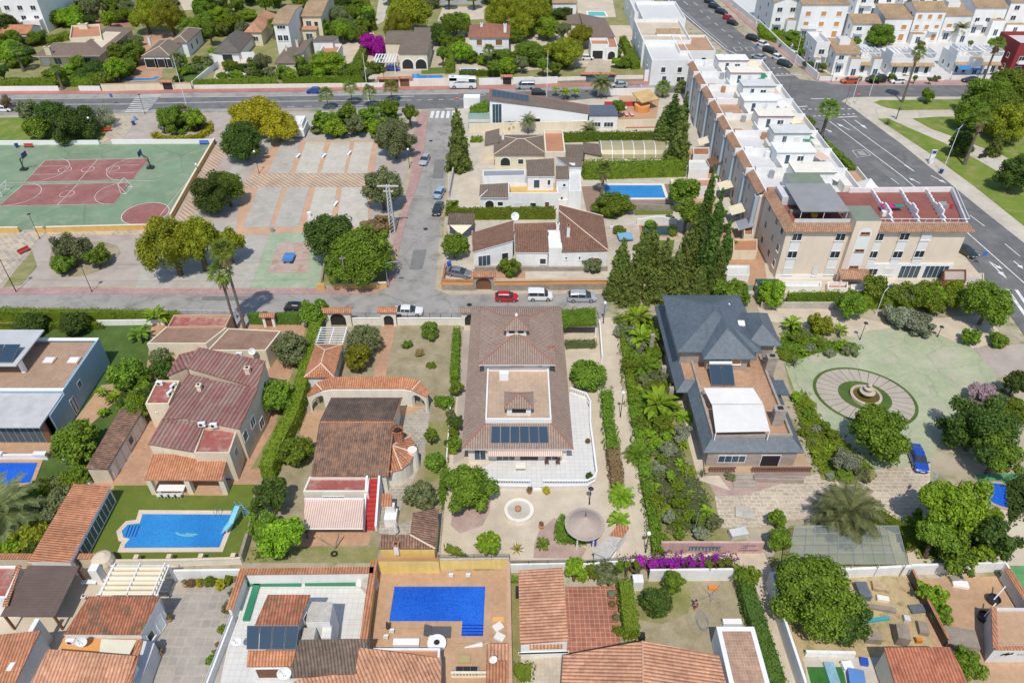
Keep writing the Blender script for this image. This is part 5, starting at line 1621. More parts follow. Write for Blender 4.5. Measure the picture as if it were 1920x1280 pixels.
# --- the villa under the big mauve roof
t=H('large villa with mauve tiered hip roof and white terrace',970,720)
z=3.4
x0,x1=-6.15,7.5
yf,yb=P(970,842,z)[1],P(970,574,z)[1]
tx0,tx1=P(910,792,5)[0],P(1034,792,5)[0]
ty0,ty1=P(970,794,4.7)[1],P(970,600,4.7)[1]
zi=4.75
A,B,C,D=(x0,yf,z),(x1,yf,z),(x1,yb,z),(x0,yb,z)
a,b,c,d=(tx0,ty0,zi),(tx1,ty0,zi),(tx1,ty1,zi),(tx0,ty1,zi)
roof3(t,[[A,B,b,a],[B,C,c,b],[C,D,d,c],[D,A,a,d]],mauve,redcap,[(A,a),(B,b)],world=True,edge=whitep)
mb=MB();mb.box(x0+.7,yf+.9,0,x1-.7,yb-.7,z-.1,creamw);mb.box(tx0,ty0+.02,z-.1,tx1,ty1,zi-.1,creamw);mb.build('wall',t)
rr=(x0+.7,yf+.9,x1-.7,yb-.7)
wins(t,rr,(('S',.12,1.5,1.5,2.0,'g'),('S',.38,1.2,2.4,2.3,'g'),('S',.62,1.2,2.4,2.3,'b'),('S',.85,1.5,1.6,2.0,'g'),('E',.2,1.6,1.3,1.3,'w'),('E',.5,1.6,1.3,1.3,'w')))
mb=MB();mb.box(tx0+.01,ty0+.01,zi-.1,tx1-.01,ty1-.02,zi+.05,brick('terrace_tiles',(.55,.40,.28),(.50,.36,.25),(.46,.33,.24),.5,.5,.03));mb.build('terrace_floor',t)
yu=P(970,694,4.8)[1]
mb=MB();ring(mb,[(tx0,ty0),(tx1,ty0),(tx1,yu),(tx0,yu)],[(tx0+.2,ty0+.2),(tx1-.2,ty0+.2),(tx1-.2,yu-.2),(tx0+.2,yu-.2)],zi+.051,zi+.75,whitep);mb.build('parapet',t)
ux0,ux1=P(897,684,6.6)[0],P(1042,684,6.6)[0]
uy0,uy1=P(970,684,6.6)[1],P(970,577,6.6)[1]
roof(t,(ux0,uy0,ux1,uy1),6.6,'hip',1.4,mauve,0,redcap,whitep,'upper_roof',.07)
mb=MB();mb.box(ux0+.7,uy0+1.0,zi-.1,ux1-.7,uy1-.7,6.5,creamw);mb.build('upper_wall',t)
wins(t,(ux0+.7,uy0+1.0,ux1-.7,uy1-.7),(('S',.5,5.7,2.0,1.5,'so'),('S',.85,5.8,.7,.7,'w')))
mb=MB();X,Y=P(968,606,8.9)[0],uy0+6.0;mb.box(X-1.35,Y-1.2,7.2,X+1.35,Y+1.3,8.95,white);mb.build('cupola',t)
for s in(-.6,.6):opening(t,(X-1.35,Y-1.2),(X+1.35,Y-1.2),.5+s/2.7,8.5,.8,.75,'arch')
roof(t,(X-1.35,Y-1.2,X+1.35,Y+1.3),8.98,'pyr',1.2,mauve,.4,redcap,None,'cupola_roof',.06)
mb=MB();mb.lathe((X,Y,10.15),[(.18,0),(.25,.2),(.05,.5)],white,8);mb.build('finial',t)
X,Y=P(973,752,6.3);mb=MB();mb.box(X-1.5,Y-1.0,zi+.05,X+1.5,Y+1.2,6.4,white);mb.build('terrace_hut',t)
opening(t,(X-1.5,Y-1.0),(X+1.5,Y-1.0),.5,5.75,1.9,1.1,'b')
roof(t,(X-1.5,Y-1.0,X+1.5,Y+1.2),6.4,'pyr',1.2,mauve,.35,redcap,None,'hut_roof',.06)
f=lambda u,v:(lambda s:(P(u,v,s)[0],P(u,v,s)[1],s))(3.55+(832-v)/34*1.05+.05)
collector(t,[f(920,831),f(1029,831),f(1027,799),f(921,799)],6)
chimney(t,1034,655,5.4,1.2,beige,.6,.6)
roof(t,(P(1034,655,6.6)[0]-.3,P(1034,655,6.6)[1]-.3,P(1034,655,6.6)[0]+.3,P(1034,655,6.6)[1]+.3),6.75,'pyr',.3,mauve,.2,redcap,name='chimney_cap')
aw=[P3(914,855,2.5),P3(1055,855,2.5),P3(1054,843,3.0),P3(914,843,3.0)]
roof3(t,[aw],awn,th=.04,name='awning',world=True)
mb=MB();X,Y=P(945,704,5.4);mb.box(X-.6,Y-.3,zi+.05,X+.6,Y+.3,6.0,whitepl);mb.build('boiler',t)
tz=.5
tp=[(897,880),(903,910),(985,912),(1103,910),(1117,896),(1112,860),(1106,770),(1097,742),(1068,735),(1060,800)]
mb=MB();mb.prism(Q(tp,tz),0,tz,lgrey,white_tiles);o=mb.build('terrace');o['kind']='structure'
balustrade([(912,908),(994,909)],.9,'white balustrade on the left front of the white terrace',tz)
balustrade([(1018,909),(1100,909),(1114,902),(1118,892),(1114,860),(1106,800),(1106,760),(1098,745),(1068,735)],.9,'long white balustrade curving round the white terrace',tz)
mb=MB();X,Y=P(1004,912,.2);mb.box(X-.7,Y-.5,0,X+.7,Y+.1,.25,whitep);tag(mb.build('terrace_step'),'pale step up to the white terrace between balustrades','step')
boxat('garden_table',976,876,tz,(1.2,1.0,.75),creamw,'pale square table on the white terrace','table',0,.68)
rat=plain('brown_rattan',(.10,.06,.045),.7,.2)
for u,l in((1025,'left brown wicker armchair on the white terrace'),(1046,'right brown wicker armchair on the white terrace')):
 X,Y=P(u,866,tz+.4);chair(X,Y,.2,l,rat,tz)
X,Y=P(973,960)
t=thing('round_planter','round white stone planter with cacti on the patio','planter',(X,Y,0))
mb=MB();mb.lathe((X,Y,0),[(1.75,0),(1.75,.5),(1.35,.5),(1.35,.35)],creamw,24,cap=False);mb.lathe((X,Y,.3),[(1.36,0),(1.36,.06)],gravel_b,24);mb.build('basin',t)
mb=MB();mb.lathe((X-.1,Y+.1,.3),[(.35,0),(.4,.4),(.2,.6)],terr,10);mb.build('pot',t)
X,Y=P(1097,980,2.6)
t=thing('gazebo','round gazebo with a pale conical roof','gazebo',(X,Y,0))
mb=MB();mb.lathe((X,Y,2.4),[(1.9,0),(2.2,.0),(2.2,.12),(1.9,.14),(0.02,1.3)],plain('pale_felt',(.42,.335,.285),.9,.14),28,cap=False);mb.lathe((X,Y,2.39),[(2.18,0),(2.18,.01)],concrete,28);mb.build('roof',t)
mb=MB();ring(mb,[(X+2.28*math.cos(a),Y+2.28*math.sin(a))for a in[i*math.pi/14 for i in range(28)]],[(X+1.9*math.cos(a),Y+1.9*math.sin(a))for a in[i*math.pi/14 for i in range(28)]],2.36,2.5,concrete);mb.build('rim',t)
for k in range(6):mb=MB();a=k*math.pi/3;mb.tube((X+1.8*math.cos(a),Y+1.8*math.sin(a),0),(X+1.8*math.cos(a),Y+1.8*math.sin(a),2.4),.1,whitep);mb.build('post',t)
mb=MB();mb.tube((X,Y,3.6),(X,Y,4.5),.04,blackm);mb.build('finial',t)
t=H('low garden kiosk with concrete and tile roof and graffiti wall',1145,1015,'kiosk','shed')
q=blk(t,[(1112,1035,2.2),(1138,1047,2.2),(1179,990,2.2),(1148,995,2.2)],white,concrete,.1,spec=((1,.3,1.2,1.6,1.0,'sw'),))
roof3(t,[[(1143,1003,2.35),(1168,1006,2.35),(1180,988,2.35),(1160,981,2.35)]],clay,name='tiled_hood')
boxat('water_drum',1113,1016,0,(.6,.6,.8),blueplastic,'blue plastic drum beside the garden kiosk','drum')
# ----------- the bottom row of houses
t=H('tile roofed annex in the lower left with red clay tiles and white trim',210,1180)
blk(t,[(119,1189,3.3),(263,1190,3.3),(302,1117,4.2),(166,1117,4.2)],white,clayr,.2,edge=whitep,spec=((1,.25,1.4,.9,1.2,'w'),(1,.7,1.2,1.0,2.1,'dw')))
chimney(t,157,1118,4.0,.6,beige,.3,.3)
mb=MB();mb.prism(Q([(118,1196),(265,1196),(250,1226),(110,1224)],2.6),0,2.6,white,orange_w);mb.build('terrace_floor',t)
g=MB();a=[P3(186,1221,3.0),P3(242,1227,3.0),P3(256,1199,3.6),P3(190,1197,3.6)];roof3(t,[a],plain('glass_roof',(.62,.60,.48),.3,.1),world=True,th=.05,name='glass_canopy')
t=H('house at the bottom left with a wide clay tile roof and glass canopy',150,1250)
blk(t,[(50,1292,3.6),(232,1292,3.6),(254,1229,4.5),(90,1216,4.5)],white,clayp,.2,edge=clayr,spec=((1,.5,1.6,.9,1.3,'w'),(1,.8,1.4,.8,1.9,'w')))
roof3(t,[[(232,1290,3.9),(243,1290,3.9),(268,1200,4.3),(256,1198,4.3)]],clay,name='verge_tiles')
mb=MB();mb.prism(Q([(268,1200),(290,1205),(258,1292),(243,1292)],2.4),0,2.4,lgrey);mb.build('side_wall',t)
t=H('orange tile roof cut by the lower left corner of the photo',20,1240)
blk(t,[(-70,1300,3.4),(22,1292,3.4),(76,1181,4.0),(-70,1196,4.0)],lgrey,clay,.15)
wall_line([(46,1292),(97,1196)],3.6,'grey sloped gable wall between two tile roofs at bottom left',lgrey,.35,white)
t=H('house corner with red roof terrace behind the brown sail',10,1090)
flatb(t,[(-60,1120),(12,1120),(36,1060),(-60,1060)],3.2,white,redflat,.3)
roof3(t,[[(4,1136,3.1),(14,1134,3.1),(40,1059,3.1),(30,1059,3.4)]],clay,name='verge_tiles')
aircon(136,1206,2.7,'air conditioner on the orange terrace beside a dish');dish(155,1203,3.2,'pale satellite dish on the small orange terrace',.55)
t=H('brown shade roof on dark posts in the lower left',75,1110,'shade_shelter','shelter')
roof3(t,[[(0,1155,2.7),(103,1155,2.7),(149,1060,2.9),(52,1059,2.9)]],brick('brown_mesh',(.145,.095,.075),(.13,.085,.068),(.16,.11,.09),.3,.3,.03),th=.06)
for u,v in((8,1153),(100,1153),(144,1064),(56,1063)):X,Y=P(u,v,2.6);mb=MB();mb.box(X-.1,Y-.1,0,X+.1,Y+.1,2.63,wood);mb.build('post',t)
t=pergola('white pergola with rolled cream awnings in the lower left',RC(184,1114,316,1060,2.8),2.6,whitem,3,'x',.1,z0=0)
x0,y0,x1,y1=RC(184,1114,316,1060,2.8)
for k in range(6):Y=y0+(y1-y0)*(k+.4)/6;mb=MB();mb.tube((x0+.1,Y,2.78),(x1-.1,Y,2.78),.24,canvas,n=8);mb.build('rolled_awning',t)
for f in(.06,.5,.94):X=x0+(x1-x0)*f;mb=MB();mb.box(X-.06,y0-.2,3.02,X+.06,y1+.2,3.1,whitem);mb.build('rail',t)
t=H('round beige barbecue oven with white chimney by the wall',192,1060,'barbecue_oven','oven')
X,Y=P(191,1048,1.6);mb=MB();mb.lathe((X,Y,0),[(1.2,0),(1.2,1.4),(1.0,1.9),(.5,2.2)],beige,16);mb.build('dome',t);mb=MB();mb.box(X-.4,Y-2,0,X+.5,Y-1.1,2.4,white);mb.build('chimney',t)
boxat('bench',168,1092,0,(1.6,.5,.5),whitep,'white bench beside the brown sail shade','bench',0,.4)
boxat('planter_trough',308,1106,0,(1,.6,.5),greym,'grey trough at the end of the rolled awning pergola','trough')
t=H('white terrace house with clay roof hut and solar panels',530,1180)
blk(t,[(477,1172,5.2),(559,1172,5.2),(582,1114,6.0),(502,1114,6.0)],greyw,clayr,.1,spec=((1,.5,4.2,.8,1,'d'),))
a,b,c,d=[P3(*p)for p in((462,1217,4.7),(556,1217,4.7),(562,1172,5.6),(463,1172,5.6))]
collector(t,[a,b,c,d],4)
blk(t,[(462,1249,3.7),(546,1248,3.7),(556,1218,4.4),(465,1218,4.4)],white,clay,.12,spec=((0,.5,2.2,3.0,1.8,'d'),))
blk(t,[(543,1270,4.2),(668,1262,4.2),(689,1198,4.6),(562,1198,5.3)],white,clayd,.1)
w=flatb(t,[(573,1166),(618,1166),(624,1128),(581,1127)],4.6,white,concrete,.0)
w=flatb(t,[(565,1197),(588,1197),(592,1176),(568,1176)],4.0,white,concrete,.0);w=flatb(t,[(602,1195),(620,1195),(623,1168),(606,1168)],3.6,white,white_tiles,.0)
dish(534,1262,4.2,'white satellite dish below the solar panels',.65);dish(444,1202,2.6,'white dish on the wall left of the solar panels',.5)
for(a,b),l,m in(((488,1094),'long green awning strip at the back of the white terrace',greenplastic),((600,1093),'teal awning strip at the back of the white terrace',greenplastic)):boxat('planter_box',a+25,b,0,(6.0,.5,.35),m,l,'planter')
boxat('planter_box',474,1122,0,(.7,5,.35),greenplastic,'green planter along the left side of the white terrace','planter')
t=H('low brown rock pool feature with white urn on the white terrace',690,1095,'rock_fountain','fountain')
X,Y=P(693,1090,.8);mb=MB();mb.lathe((X,Y,0),[(1.0,0),(.9,.8),(.4,1.3)],concrete,9);mb.build('rock',t,True);mb=MB();mb.lathe((X-1.1,Y,0),[(.3,0),(.45,.5),(.15,1.0)],whitep,10);mb.build('urn',t)
t=H('large salmon clay roof at the bottom beside the cobalt pool deck',740,1260)
blk(t,[(655,1320,3.6),(828,1320,3.6),(826,1233,3.6),(674,1213,4.7)],creamw,clayp,.2)
blk(t,[(470,1330,4.0),(660,1330,4.0),(668,1259,4.0),(560,1272,4.6)],white,clayp,.2)
flatb(t,[(700,1240),(824,1240),(825,1214),(700,1214)],3.2,white,terr,.25)
t=pool('L shaped cobalt blue pool in a tan tiled deck',Q([(730,1165),(740,1100),(910,1100),(906,1193),(865,1193),(867,1165)]),water('water_deep',(.008,.06,.42),(.022,.13,.60),2.2),tan_tiles,.75)
for k in range(4):mb=MB();a,b=P(866,1172+k*6),P(907,1172+k*6);mb.prism(band([a,b],.1),.071,.08,plain('step_line',(.005,.02,.25),.4));mb.build('pool_step',t)
for u,v,l,kw in((846,1078,'left white folding chair by the yellow wall',0),(878,1078,'right white folding chair by the yellow wall',0),(735,1182,'white stool at the pool corner beside the small parasol',0),(724,1193,'lower white stool beside the small parasol',0),(808,1195,'white stool left of the round table',0)):
 X,Y=P(u,v,.4);chair(X,Y,3.14,l,whitepl)
t=H('dark grey double sun lounger beside the pool steps',826,1184,'sun_lounger','sun lounger');X,Y=P(827,1184,.3)
rt=plain('grey_rattan',(.10,.10,.11),.8,.15)
mb=MB();mb.box(X-.9,Y-.6,.22,X+1.0,Y+.6,.34,rt);mb.build('bed',t);mb=MB();mb.obox((X-1.3,Y,.5),(.9,1.2,.1),0,rt,0,None,.5);mb.build('backrest',t)
for a in(-.8,.9):
 for b in(-.5,.5):mb=MB();mb.tube((X+a,Y+b,0),(X+a,Y+b,.22),.03,rt,n=5);mb.build('leg',t)
t=H('round white table with a dark bowl by the pool deck',820,1205,'round_table','table');X,Y=P(819,1205,.7)
mb=MB();mb.lathe((X,Y,.7),[(.95,0),(.95,.05)],whitepl,22);mb.build('top',t);mb=MB();mb.tube((X,Y,0),(X,Y,.7),.08,whitepl);mb.build('leg',t);mb=MB();mb.lathe((X,Y,.75),[(.2,0),(.3,.15)],blackm,10);tag(mb.build('bowl'),'dark bowl on the round white table','bowl')
boxat('bench_sofa',762,1205,0,(2.6,.7,.6),whitepl,'white bench sofa along the deck edge','sofa')
boxat('low_table',871,1236,0,(1.2,.8,.4),plain('khaki_cloth',(.40,.32,.15),.8,.1),'khaki low table on the tan deck','table',0,.34)
for u,v,l,a in((934,1175,'upper crumpled white lounge cushion by the right wall',.6),(937,1194,'lower crumpled white lounge cushion by the right wall',-.5)):boxat('cushion',u,v,0,(1.0,.8,.3),canvasw,l,'cushion',a)
boxat('pool_mat',934,1161,0,(1.15,.55,.12),plain('mat_orange',(.75,.42,.12),.6,.1),'orange pool mat on the tan deck','mat')
t=H('closed white parasol lying on its side on the deck',895,1210,'parasol','parasol');X,Y=P(888,1210,.2);mb=MB();mb.tube((X-.9,Y-.15,.15),(X+.9,Y+.15,.25),.06,canvasw,.28);mb.build('canopy',t);mb=MB();mb.tube((X+.9,Y+.15,.25),(X+1.7,Y+.25,.3),.03,greym);mb.build('pole',t)
t=H('small folded brown parasol at the pool corner',727,1176,'parasol','parasol');X,Y=P(727,1174,.9);mb=MB();mb.lathe((X,Y,.7),[(.22,0),(.15,.8),(.02,1.2)],rat,8);mb.build('canopy',t);mb=MB();mb.tube((X,Y,0),(X,Y,.8),.03,greym);mb.build('pole',t)
balustrade([(846,1268),(912,1268)],.9,'cream balustrade at the bottom of the tan deck',0,cream)
t=H('dark bench with cushions behind the cream balustrade',875,1257,'garden_sofa','sofa');X,Y=P(875,1257,.4);mb=MB();mb.box(X-1.2,Y-.4,0,X+1.2,Y+.4,.4,greym);mb.build('frame',t)
for k in(-.7,0,.7):mb=MB();mb.box(X+k-.33,Y-.36,.4,X+k+.33,Y+.36,.55,blackm);mb.build('cushion',t)
t=H('narrow tiled lean-to with lamp on the right of the pool deck',930,1250,'lean_to','shed')
blk(t,[(911,1300,2.6),(953,1300,2.6),(953,1238,2.6),(912,1238,2.6)],creamw,clay,.1);blk(t,[(912,1237,2.4),(953,1237,2.4),(953,1206,2.8),(912,1206,2.8)],creamw,clayp,.1)
dish(924,1236,3.1,'small dark satellite dish on the narrow lean-to',.4)
t=H('yellow hut under an L shaped clay roof above the cobalt pool',765,1020,'hut','hut')
roof3(t,[[(710,1028,2.9),(816,1028,2.9),(769,1002,3.7),(716,1002,3.7)],[(816,1028,2.9),(823,953,2.9),(774,960,3.7),(769,1002,3.7)]],clayb,creamcap,[((769,1002,3.7),(816,1028,2.9))])
mb=MB();p=Q([(713,1027),(814,1027),(820,955),(777,961),(772,1001),(718,1003)],2.9);mb.prism(p,0,2.75,yellow);mb.build('wall',t);chimney(t,742,1020,3.0,.8,white,.5,.5,clay)
wall_line([(712,1072),(825,1072)],2.3,'yellow wall with flaking paint behind the cobalt pool',yellow,.25,terr)
wall_line([(824,1065),(955,1063)],1.7,'lower yellow wall with pillars and black railing',yellow,.25,concrete,rail=blackm,railh=.7)
wall_line([(706,1075),(687,1222)],2.3,'ochre wall with clay tile coping left of the pool deck',ochre,.3,clay,capw=.45)
wall_line([(953,1070),(957,1300)],1.9,'cream wall with scalloped tile coping right of the pool deck',cream,.22,terrp,capw=.2)
wall_line([(470,1095),(705,1092)],2.3,'long white wall with orange tile coping behind the white terrace',white,.28,clay,capw=.5)
wall_line([(466,1088),(440,1165)],2.2,'white side wall with orange tile coping beside the potted plants',white,.28,clay,capw=.5)
wall_line([(440,1168),(390,1300)],1.3,'low white wall with rail beside the grey tiled patio',white,.25,whitep,rail=whitem,railh=.35)
wall_line([(325,1085),(465,1083)],1.6,'plain white wall behind the grey tiled patio',white,.25)
wall_line([(205,1061),(320,1060),(455,1056)],1.0,'low pale lattice wall with posts along the bright lawn',creamw,.2,beige)
wall_line([(-60,1062),(205,1062)],1.9,'tan wall with tile coping behind the brown sail',beige,.3,clay,capw=.4)
wall_line([(455,1055),(484,960)],1.3,'weathered grey wall between bright lawn and the leafy garden',concrete,.25,woodg)
for u,v in((205,1057),(262,1056),(323,1055),(382,1054),(442,1053)):X,Y=P(u,v);mb=MB();mb.box(X-.25,Y-.25,0,X+.25,Y+.25,1.35,beige);tag(mb.build('wall_pillar'),'beige pillar of the low lattice wall behind the bright lawn','pillar','lattice wall pillars')
k=0
for u,v,r,l,f,m in((345,1090,6,'potted grey shrub first along the plain white wall','loose','grey'),(358,1092,9,'potted brown spiny plant along the plain white wall','ball','brown'),(373,1091,8,'potted yellow plant along the plain white wall','loose','yellow'),(393,1090,12,'round green potted bush along the plain white wall','round','green'),(413,1094,12,'potted lime shrub along the plain white wall','loose','yellow'),(430,1084,12,'tall potted plant near the wall corner','loose','green'),(447,1086,10,'dark potted plant in the wall corner','loose','brown'),(438,1112,13,'potted succulent below the wall corner','loose','olive'),(434,1128,13,'grey green potted shrub halfway along the tiled coping','loose','grey'),(427,1140,12,'potted aloe at the end of the tiled coping','loose','olive'),(416,1180,10,'bright potted shrub beside the low white wall','round','bright'),(410,1206,8,'reddish potted plant beside the low white wall','loose','brown'),(406,1222,10,'potted rose beside the low white wall','loose','olive'),(397,1238,12,'large potted bush in a blue pot by the low wall','round','green'),(315,1155,7,'potted plant against the white annex wall','loose','olive'),(297,1220,8,'potted plant lower on the annex side wall','loose','brown'),(269,1272,7,'ochre potted plant at the bottom of the side wall','loose','brown'),(1147,1113,9,'potted aloe at the top of the red tiled terrace','ball','grey'),(1148,1132,7,'low potted cactus on the red tiled terrace','ball','brown'),(1155,1157,7,'second low pot further down the red tiled terrace','ball','olive'),(1158,1180,11,'tall red and green potted plant on the red terrace','loose','green'),(1025,918,8,'yellowish potted plant in front of the white balustrade','loose','yellow'),(993,916,6,'brown potted plant left of the balustrade gap','loose','brown'),(1105,892,8,'round potted bush on the white terrace corner','round','dark'),(1102,826,5,'small terracotta pot by the curving balustrade','ball','brown'),(1015,981,5,'small basket pot on the sandy patio','ball','brown'),(1370,892,11,'tall cactus in a big terracotta pot before the slate villa','loose','olive')):
 t=shrub(f,m,u,v,r,1.1,l,'potted plant','potted_plant')
 q=t.location;mb=MB();pm_=blueplastic if 'blue pot' in l else terr;mb.lathe((q.x,q.y,q.z),[(.22,0),(.34,.45),(.30,.45)],pm_,10);mb.build('pot',t)
t=H('garage with pale orange tile roof and white front',1015,1140,'garage','garage')
blk(t,[(975,1207,2.9),(1066,1200,3.3),(1055,1063,3.3),(972,1069,2.9)],white,clayp,.1,spec=((0,.5,1.0,5.0,.5,'dd'),))
roof3(t,[[(993,1216,2.3),(1055,1214,2.3),(1055,1207,2.6),(993,1208,2.6)]],clayp,name='ledge_tiles')
t=H('wide house under a salmon gable roof at the bottom edge',1205,1250)
roof3(t,[[(1050,1320,3.4),(1206,1320,4.8),(1205,1201,4.8),(1056,1228,3.4)],[(1206,1320,4.8),(1372,1320,3.4),(1348,1227,3.4),(1205,1201,4.8)]],clayp,terrp,[((1206,1320,4.8),(1205,1201,4.8))])
p=Q([(1060,1320),(1362,1320),(1342,1228),(1062,1229)],3.4);mb=MB();mb.prism(p,0,3.2,white);mb.build('wall',t)
t=H('flat roofed white annex with terracotta roof and grey parapet',1395,1230,'annex','annex')
flatb(t,[(1372,1300),(1449,1300),(1414,1174),(1343,1174)],3.1,white,brick('worn_terracotta',(.42,.24,.15),(.36,.21,.13),(.45,.33,.24),.3,.3,.02,var=.3),.12,.45)
boxat('bench_cabinet',1372,1168,0,(1.9,.6,.8),whitepl,'white bench and cabinet behind the flat annex','bench')
boxat('water_tank',972,1110,0,(.6,.8,1.2),blackm,'black water tank beside the pale orange garage','tank');boxat('rubbish_bin',1203,1194,0,(.6,.6,1.0),blackm,'black bin at the foot of the tall hedge','bin')
wall_line([(955,1072),(1062,1070),(1100,1071),(1200,1062)],1.5,'white wall with pillars and dark railing behind the orange garage',white,.25,rail=blackm,railh=.6)
wall_line([(1215,1088),(1390,1086)],2.0,'white wall under magenta bougainvillea by the dry garden',white,.25)
wall_line([(1184,1100),(1203,1100)],1.6,'short white wall stub at the hedge top',white,1.0)
wall_line([(1437,1095),(1458,1170),(1500,1300)],2.3,'long white wall along the sandy footpath',white,.25)
pinkw=plain('faded_pink_render',(.62,.40,.38),.85,.12,streak=.2)
t=wall_line([(1236,1036),(1378,1036),(1426,1036)],2.0,'faded pink wall covered in grey and violet graffiti',pinkw,.25)
gr=[plain('spray_grey',(.12,.14,.16),.6,.3),plain('spray_violet',(.12,.04,.16),.6,.2),plain('spray_silver',(.42,.44,.46),.5,.2)]
x0,y0=P(1236,1036);x1=P(1426,1036)[0]
mb=MB();W_=x1-x0
def stroke(mb,pts,w,m,y):mb.prism
def rib(pts,w,m,o):
 for(a,b),(c,d)in zip(pts,pts[1:]):
  l=math.hypot(c-a,d-b)+1e-9;nx,nz_=-(d-b)/l*w/2,(c-a)/l*w/2
  mb.face([(x0+W_*(a+nx/10),y0-.125-o,b+nz_),(x0+W_*(a-nx/10),y0-.125-o,b-nz_),(x0+W_*(c-nx/10),y0-.125-o,d-nz_),(x0+W_*(c+nx/10),y0-.125-o,d+nz_)][::-1],m)
rib([(.27,.95),(.58,1.0)],.75,gr[2],.004)
for k in range(9):c=.28+k*.034;rib([(c,.65),(c+.006,1.3),(c+.026,1.25),(c+.024,.9),(c+.004,.85)][:5-k%2],.12,gr[0],.008)
rib([(.25,.6),(.6,.62)],.08,gr[0],.008);rib([(.25,1.35),(.6,1.38)],.08,gr[0],.008)
for(z,a,b)in((1.45,.80,.93),(1.05,.79,.85),(.6,.77,.95)):
 c=a
 while c<b:rib([(c,z-.14),(c+.004,z+.14),(c+.014,z),(c+.016,z+.12)],.07,gr[1],.006);c+=.022
mb.build('graffiti',t)
t=H('red tiled house at the lower right beside the dirt yard',1730,1250)
blk(t,[(1683,1300,3.0),(1826,1300,3.0),(1782,1212,3.6),(1658,1213,3.6)],cream,tiles('clay_brick_red',[(.45,.14,.07),(.52,.18,.09),(.58,.23,.12)],.32,.5),.12)
t=H('white roof hut with tan top and tiled parapet on the terrace',1890,1180,'roof_hut','hut')
w=flatb(t,[(1866,1215),(1990,1215),(1990,1140),(1863,1138)],2.6,lgrey,tan_tiles,.25,.3);a,b,c,d=[P3(u,v,2.63)for u,v in((1866,1215),(1990,1215),(1990,1140),(1863,1138))]
mb=MB();mb.prism(band([a[:2],d[:2]],.5),2.61,2.75,clay);mb.prism(band([a[:2],b[:2]],.4),2.62,2.76,clay);mb.build('verge_tiles',t)
mb=MB();x0,y0=P(1885,1225,0);x0,y0=a[0],a[1]
for k in range(4):q=x0+1.0+k*.22;mb.face([(q,y0-.012,1.2+k%2*.3),(q+.5,y0-.012,1.5),(q+.45,y0-.012,1.75+k%2*.2),(q+.08,y0-.012,1.6)],blackm)
for k in range(3):mb.face([(x0+2.6+k*.3,y0-.012,1.4),(x0+2.75+k*.3,y0-.012,1.4),(x0+2.7+k*.3,y0-.012,1.7)],blackm)
mb.build('wall_motif',t)
wall_line([(1700,1075),(1875,1070),(1990,1270)],1.6,'patchy white wall round the tan terrace',white,.3);wall_line([(1875,1085),(1932,1180)],1.9,'white wall with clay tile coping beside the painted green yard',lgrey,.3,clay,capw=.4)
wall_line([(1445,1088),(1705,1075)],1.5,'patchy white wall under the wire aviary',white,.3)
wall_line([(1702,1082),(1768,1212)],1.5,'rust edged dark fence between dirt yard and tan terrace',blackm,.15,clay)
wall_line([(1508,1228),(1600,1230)],.8,'low white wall at the bottom of the dirt yard',white,.3)
for u,l,y_ in((1852,'upper black tub with a white pipe on the tan terrace',1128),(1834,'lower black tub with a white pipe on the tan terrace',1160)):
 X,Y=P(u+8,y_);t=thing('flower_tub',l,'tub',(X,Y,0));mb=MB();mb.lathe((X,Y,0),[(.5,0),(.65,.7),(.55,.7),(.5,.5)],blackm,14);mb.build('tub',t);mb=MB();mb.tube((X,Y,.5),(X+.9,Y+.6,2.0),.07,whitem);mb.build('pipe',t)
boxat('blue_ladder',1633,1163,0,(4.0,.35,.3),plain('turquoise_paint',(.05,.36,.42),.5,.1),'turquoise plank lying across the dirt yard','plank',.15)
